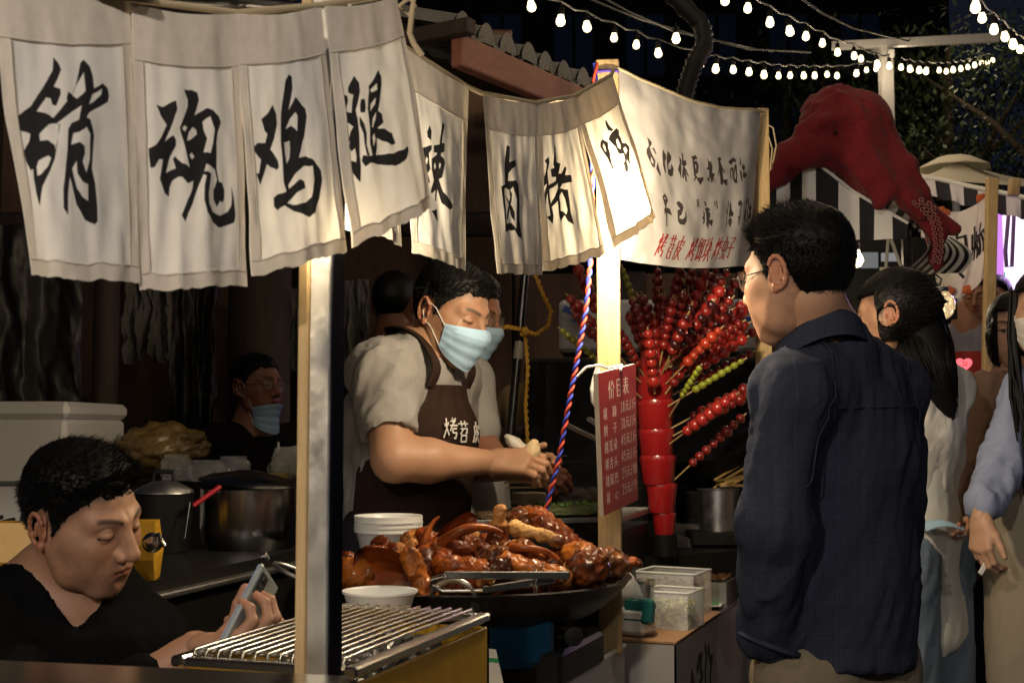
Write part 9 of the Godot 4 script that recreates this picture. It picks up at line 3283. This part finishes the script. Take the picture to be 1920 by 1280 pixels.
	var hb := hair_mb(hx, func(p: Vector3, _n: Vector3) -> float:
		var q := Vector3(absf(p.x), p.y, p.z)
		if q.z > 0.02 and p.y < 0.055: return -0.006
		if p.y < -0.075: return -0.006
		if q.distance_to(Vector3(0.075, -0.012, -0.008)) < 0.027: return -0.006
		return 0.012, func(p: Vector3, _n: Vector3) -> Vector3: return Vector3(0, 0.1, -1.0), 3000, 0.02, 0.0008, 39)
	# ponytail
	var root := hx * Vector3(0, 0.012, -0.112)
	var tie := root
	var tail := [root, at(1718, 565, 3.42), at(1728, 640, 3.34), at(1752, 708, 3.30), at(1784, 785, 3.34)]
	var tr := [0.034, 0.060, 0.072, 0.052, 0.010]
	var tp := []
	var trr := []
	for k in 25:
		var u := k / 24.0
		tp.append(curve(tail, u))
		var s2 := u * 3.999
		trr.append(lerpf(tr[int(s2)], tr[int(s2) + 1], s2 - int(s2)))
	hb.tube(tp, trr, 18, true, 0.8)
	var hr := RandomNumberGenerator.new()
	hr.seed = 6
	for k in 900:
		var a := hr.randf() * TAU
		var q := hr.randf_range(0.8, 1.12)
		var pts := []
		var st := hr.randf() * 0.5
		for j in 7:
			var u := minf(0.999, st + j / 6.0 * hr.randf_range(0.4, 0.52))
			var i := int(u * 24.0)
			pts.append((tp[i] as Vector3).lerp(tp[mini(i + 1, 24)], u * 24.0 - i) + Vector3(cos(a), 0, sin(a) * 0.8) * (trr[i] + 0.001) * q)
		hb.tube(pts, [0.001, 0.0016, 0.0016, 0.0016, 0.0014, 0.001, 0.0004], 4, false)
	var hm := part(t, "hair", hb.done(base), ms["hair"])
	b = MB.new()
	b.lathe([Vector2(0.028, -0.006), Vector2(0.033, 0), Vector2(0.028, 0.006)], 16, Transform3D(Basis(Vector3.BACK, 1.2), root.lerp(tail[1], 0.25)))
	part(hm, "hair_tie", b.done(base), mat("white_tie", lin(0.55, 0.55, 0.5), 0.6))
	f = Field.new(Vector3(hip.x - 0.33, hip.y - 0.05, hip.z - 0.33), Vector3(hip.x + 0.33, neck.y + 0.08, hip.z + 0.33), 0.011)
	limb(f, [neck + Vector3(0, -0.008, 0), mid, at(1716, 900, 3.42)], [0.076, 0.118, 0.125], 0.08, tf, 1.2)
	f.cap(neck, shL, 0.058, 0.052, 0.04)
	f.cap(neck, shR, 0.058, 0.052, 0.04)
	f.cap(shL, shR, 0.056, 0.056, 0.05)
	limb(f, [shL, elL, elL.lerp(wrL, 0.8)], [0.060, 0.056, 0.05])
	limb(f, [shR, elR, elR.lerp(wrR, 0.55)], [0.060, 0.056, 0.052])
	f.cap(neck + Vector3(0, 0.10, 0), neck + Vector3(0, 0.03, 0), 0.05, 0.052, 0.01, Vector3.ZERO, 1.0, true)
	wear(t, base, "jacket", f, cloth("white_jacket", Color(0.72, 0.68, 0.62), 0.9, 0.1), folds(0.013, Vector3(0.1, 1, 0), 6.0, 16))
	f = Field.new(Vector3(hip.x - 0.3, hip.y - 0.4, hip.z - 0.3), Vector3(hip.x + 0.3, mid.y, hip.z + 0.3), 0.012)
	limb(f, [at(1714, 880, 3.42), at(1716, 1000, 3.42), at(1718, 1178, 3.42)], [0.112, 0.125, 0.150], 0.05, tf, 1.15)
	f.cap(at(1600, 1300, 3.42), at(1800, 1300, 3.42), 0.165, 0.165, 0.01, Vector3.ZERO, 1.0, true)
	wear(t, base, "long_shirt", f, cloth("white_shirt", Color(0.70, 0.69, 0.65), 0.85, 0.1), folds(0.008, Vector3(0.05, 1, 0), 5.0, 17))
	f = Field.new(Vector3(hip.x - 0.3, 0.0, hip.z - 0.3), Vector3(hip.x + 0.3, hip.y, hip.z + 0.3), 0.013)
	for s in [-1.0, 1.0]:
		var q: Vector3 = hip + tl * 0.078 * s + Vector3(0.02, -0.08, 0)
		limb(f, [q, Vector3(q.x, 0.45, q.z), Vector3(q.x, 0.09, q.z)], [0.105, 0.088, 0.078], 0.04)
		limb(f, [Vector3(q.x, 0.045, q.z) - tf * 0.03, Vector3(q.x, 0.04, q.z) + tf * 0.13], [0.042, 0.034])
	wear(t, base, "jeans", f, cloth("pale_jeans", Color(0.20, 0.26, 0.34), 0.9, 0.3), folds(0.010, Vector3(0.3, 1, 0), 6.0, 18))
	# the mask in her hand
	var mc := at(1764, 986, 3.24)
	b = MB.new()
	b.grid(16, 10, func(u: float, v: float) -> Vector3: return mc + Vector3((u - 0.5) * 0.095, 0.012 * sin(u * 3.0) - 0.010 * v + 0.004 * sin(v * 9.0), (v - 0.5) * 0.075))
	b.grid(16, 10, func(u: float, v: float) -> Vector3: return mc + Vector3((u - 0.5) * 0.095, 0.012 * sin(u * 3.0) - 0.010 * v + 0.004 * sin(v * 9.0) - 0.002, (v - 0.5) * 0.075))
	b.tube([mc + Vector3(0.047, 0.0, 0.03), mc + Vector3(0.06, -0.02, 0.02), mc + Vector3(0.05, -0.028, -0.02), mc + Vector3(0.047, -0.002, -0.03)], 0.0012, 5)
	single("face_mask", "folded blue face mask held at the ponytailed woman's hip", "mask", b.done(), ms["blue_mask"])

	# --- the masked woman at the right edge
	hc = at(1964, 588, 3.30)
	base = at(1930, 1100, 3.34)
	base.y = 0
	t = thing("person", "woman with a white mask and pale blue shirt at the right edge", "person", base)
	hx = head_at(hc, Vector3(-0.42, -0.08, 0.90), 0.05, 0.98)
	tf = Vector3(-0.35, 0, 0.94)
	tl = Vector3(0.94, 0, 0.35)
	neck = at(1988, 690, 3.34)
	mid = at(1984, 820, 3.36)
	hip = at(1980, 960, 3.36)
	shR = at(1926, 735, 3.32)
	shL = neck + tl * 0.15 + Vector3(0, -0.06, 0)
	elR = at(1884, 860, 3.28)
	wrR = at(1840, 970, 3.14)
	elL = at(2010, 880, 3.4)
	wrL = at(1990, 1000, 3.3)
	b = MB.new()
	f = Field.new(Vector3(hip.x - 0.33, hip.y - 0.3, hip.z - 0.3), Vector3(hip.x + 0.33, hc.y, hip.z + 0.35), 0.012)
	f.cap(hc + Vector3(0.0, -0.05, -0.015), neck, 0.046, 0.05, 0.03)
	limb(f, [neck, mid, hip], [0.06, 0.10, 0.11], 0.08, tf, 1.25)
	f.cap(shL, shR, 0.042, 0.042, 0.05)
	limb(f, [shR, elR, wrR], [0.042, 0.035, 0.024])
	limb(f, [shL, elL, wrL], [0.042, 0.035, 0.024])
	var wsk := Color(0.50, 0.29, 0.19)
	f.mesh(b, func(_p: Vector3) -> Color: return wsk)
	add_head(b, hx, wsk, "open")
	add_hand(b, wrR, Vector3(-0.12, -0.92, 0.25), Vector3(0.7, 0, -0.4), Vector3(0.3, -0.2, 0.9), [[0.5, 0.7, 0.5], [0.5, 0.8, 0.5], [0.6, 0.8, 0.5], [0.7, 0.8, 0.5]], Vector3(0.2, -0.8, 0.4), 0.9, wsk)
	add_hand(b, wrL, Vector3(-0.3, -0.8, 0.3), Vector3(-0.7, 0, -0.4), Vector3(0.3, -0.2, 0.9), [[0.5, 0.7, 0.5], [0.5, 0.8, 0.5], [0.6, 0.8, 0.5], [0.7, 0.8, 0.5]], Vector3(-0.2, -0.8, 0.4), 0.9, wsk)
	part(t, "body", b.done(base), skin)
	hb = hair_mb(hx, func(p: Vector3, _n: Vector3) -> float:
		var q := Vector3(absf(p.x), p.y, p.z)
		if q.z > 0.055 - q.x * 0.55 and p.y < 0.070 - q.x * 0.25: return -0.006
		return 0.012, func(_p: Vector3, _n: Vector3) -> Vector3: return Vector3(0, -1.0, -0.2), 2500, 0.02, 0.0008, 40)
	for s in [-1.0, 1.0]:
		for k in 60:
			var a := hr.randf_range(-0.5, 2.2)
			var o := Vector3(s * (0.070 + 0.018 * hr.randf()), 0.02, 0.03 - 0.11 * hr.randf())
			var p0 := hx * o
			var dn := hr.randf_range(0.28, 0.50)
			hb.tube([p0 + Vector3(0, 0.04, 0), p0 + Vector3(s * 0.008, -0.08, 0.0), p0 + Vector3(s * 0.016 + hr.randf_range(-0.01, 0.01), -dn * 0.6, 0.03 + hr.randf_range(-0.01, 0.02)), p0 + Vector3(s * 0.006 + hr.randf_range(-0.02, 0.02), -dn, 0.055 + hr.randf_range(-0.01, 0.03))], [0.004, 0.006, 0.005, 0.001], 5, false)
	part(t, "hair", hb.done(base), ms["hair"])
	face_mask(t, base, hx, mat("white_mask", lin(0.62, 0.58, 0.55), 0.8, 0.0, {"backlight_enabled": true, "backlight": Color(0.3, 0.3, 0.3)}))
	f = Field.new(Vector3(hip.x - 0.3, hip.y - 0.1, hip.z - 0.3), Vector3(hip.x + 0.3, neck.y + 0.05, hip.z + 0.3), 0.012)
	limb(f, [neck + Vector3(0, -0.05, 0), mid, hip + Vector3(0, 0.04, 0)], [0.066, 0.108, 0.112], 0.08, tf, 1.25)
	f.cap(neck + Vector3(0, 0.09, 0), neck + tf * 0.01, 0.055, 0.058, 0.01, Vector3.ZERO, 1.0, true)
	var tee := mat("striped_tee", Color.WHITE, 0.9)
	var si := Image.create(64, 256, false, Image.FORMAT_RGB8)
	for yy in 256:
		for xx in 64: si.set_pixel(xx, yy, lin(0.02, 0.02, 0.022) if (yy % 64) < 18 else lin(0.52, 0.47, 0.42))
	tee.albedo_texture = tex(si)
	triplanar(tee, Vector3(6, 6, 6))
	wear(t, base, "striped_top", f, tee)
	f = Field.new(Vector3(hip.x - 0.34, hip.y - 0.1, hip.z - 0.32), Vector3(hip.x + 0.34, neck.y + 0.08, hip.z + 0.35), 0.0115)
	limb(f, [neck + Vector3(0, -0.04, 0), mid, hip + Vector3(0, 0.01, 0)], [0.074, 0.124, 0.140], 0.08, tf, 1.2)
	f.cap(shL, shR, 0.056, 0.056, 0.05)
	limb(f, [shR, elR, elR.lerp(wrR, 0.78)], [0.054, 0.053, 0.050])
	limb(f, [shL, elL, elL.lerp(wrL, 0.8)], [0.060, 0.058, 0.058])
	f.cap(neck + Vector3(0, 0.1, 0), neck, 0.06, 0.062, 0.01, Vector3.ZERO, 1.0, true)
	for k in 6: f.cap(neck.lerp(hip, k / 5.0) + tf * 0.10 + Vector3(0, 0.02, 0), neck.lerp(hip, k / 5.0) + tf * 0.25, 0.042, 0.06, 0.012, Vector3.ZERO, 1.0, true)
	wear(t, base, "blue_shirt", f, cloth("blue_shirt", Color(0.27, 0.31, 0.45), 0.85, 0.1), folds(0.017, Vector3(0.1, 1, 0), 6.0, 22))
	f = Field.new(Vector3(hip.x - 0.3, 0.0, hip.z - 0.3), Vector3(hip.x + 0.3, hip.y + 0.1, hip.z + 0.3), 0.014)
	f.cap(hip + Vector3(0, 0.03, 0), hip, 0.12, 0.125, 0.05, tf, 1.2)
	for s in [-1.0, 1.0]:
		var q: Vector3 = hip + tl * 0.08 * s
		limb(f, [q, Vector3(q.x, 0.45, q.z), Vector3(q.x, 0.08, q.z)], [0.11, 0.095, 0.09], 0.04)
		limb(f, [Vector3(q.x, 0.045, q.z) - tf * 0.03, Vector3(q.x, 0.04, q.z) + tf * 0.13], [0.042, 0.034])
	wear(t, base, "trousers", f, cloth("cream_trousers", Color(0.34, 0.29, 0.22), 0.9, 0.1), folds(0.007, Vector3(0.1, 1, 0), 5.0, 23))
	b = MB.new()
	b.bar(at(1838, 1076, 3.10), at(1858, 1042, 3.12), 0.012, 0.004, Vector3.BACK, 0.001)
	single("paper_slip", "white paper slip between the masked woman's fingers", "paper", b.done(), ms["white_plastic"])

	# --- the person in tan between the two women
	hc = at(1905, 620, 3.9)
	base = Vector3(hc.x, 0, hc.z)
	t = thing("person", "person in a tan jacket half hidden behind the masked woman", "person", base)
	hx = head_at(hc, Vector3(-0.4, -0.1, 0.9), 0.0, 0.94)
	tf = Vector3(-0.4, 0, 0.92)
	tl = Vector3(0.92, 0, 0.4)
	neck = at(1905, 705, 3.92)
	mid = at(1900, 830, 3.92)
	hip = at(1895, 990, 3.92)
	shR = at(1852, 735, 3.86)
	shL = neck + tl * 0.14 + Vector3(0, -0.05, 0)
	elR = at(1814, 880, 3.80)
	wrR = at(1800, 990, 3.70)
	b = MB.new()
	f = Field.new(Vector3(hip.x - 0.33, hip.y - 0.3, hip.z - 0.3), Vector3(hip.x + 0.33, hc.y, hip.z + 0.35), 0.013)
	f.cap(hc + Vector3(0, -0.05, -0.01), neck, 0.046, 0.05, 0.03)
	limb(f, [neck, mid, hip], [0.06, 0.1, 0.11], 0.08, tf, 1.25)
	f.cap(shL, shR, 0.042, 0.042, 0.05)
	limb(f, [shR, elR, wrR], [0.042, 0.036, 0.026])
	f.mesh(b, func(_p: Vector3) -> Color: return wsk)
	add_head(b, hx, wsk, "open")
	add_hand(b, wrR, Vector3(-0.1, -0.92, 0.3), Vector3(0.7, 0, -0.4), Vector3(0.3, -0.2, 0.9), [[0.4, 0.6, 0.4], [0.4, 0.7, 0.5], [0.5, 0.7, 0.5], [0.6, 0.7, 0.5]], Vector3(0.2, -0.8, 0.4), 0.92, Color(0.42, 0.22, 0.14))
	part(t, "body", b.done(base), skin)
	part(t, "hair", hair_mb(hx, func(p: Vector3, _n: Vector3) -> float: return -0.006 if absf(p.x) < 0.05 and p.z > 0.04 and p.y < 0.065 else 0.014, func(_p: Vector3, _n: Vector3) -> Vector3: return Vector3(0, -1, 0), 1200, 0.03, 0.001, 41).done(base), ms["hair"])
	f = Field.new(Vector3(hip.x - 0.33, hip.y - 0.1, hip.z - 0.3), Vector3(hip.x + 0.33, neck.y + 0.05, hip.z + 0.35), 0.012)
	limb(f, [neck + Vector3(0, -0.03, 0), mid, hip], [0.07, 0.12, 0.13], 0.08, tf, 1.2)
	f.cap(shL, shR, 0.056, 0.056, 0.05)
	limb(f, [shR, elR, elR.lerp(wrR, 0.8)], [0.060, 0.058, 0.050])
	wear(t, base, "jacket", f, cloth("tan_jacket", Color(0.30, 0.185, 0.125), 0.85, 0.1), folds(0.015, Vector3(0.1, 1, 0), 6.0, 26))
	f = Field.new(Vector3(hip.x - 0.3, 0.0, hip.z - 0.3), Vector3(hip.x + 0.3, hip.y + 0.1, hip.z + 0.3), 0.014)
	for s in [-1.0, 1.0]:
		var q: Vector3 = hip + tl * 0.08 * s
		limb(f, [q, Vector3(q.x, 0.45, q.z), Vector3(q.x, 0.08, q.z)], [0.11, 0.08, 0.065], 0.04)
		limb(f, [Vector3(q.x, 0.045, q.z) - tf * 0.03, Vector3(q.x, 0.04, q.z) + tf * 0.13], [0.042, 0.034])
	wear(t, base, "jeans", f, cloth("dark_jeans", Color(0.022, 0.035, 0.055), 0.9, 0.2), folds(0.007, Vector3(0.1, 1, 0), 5.0, 27))
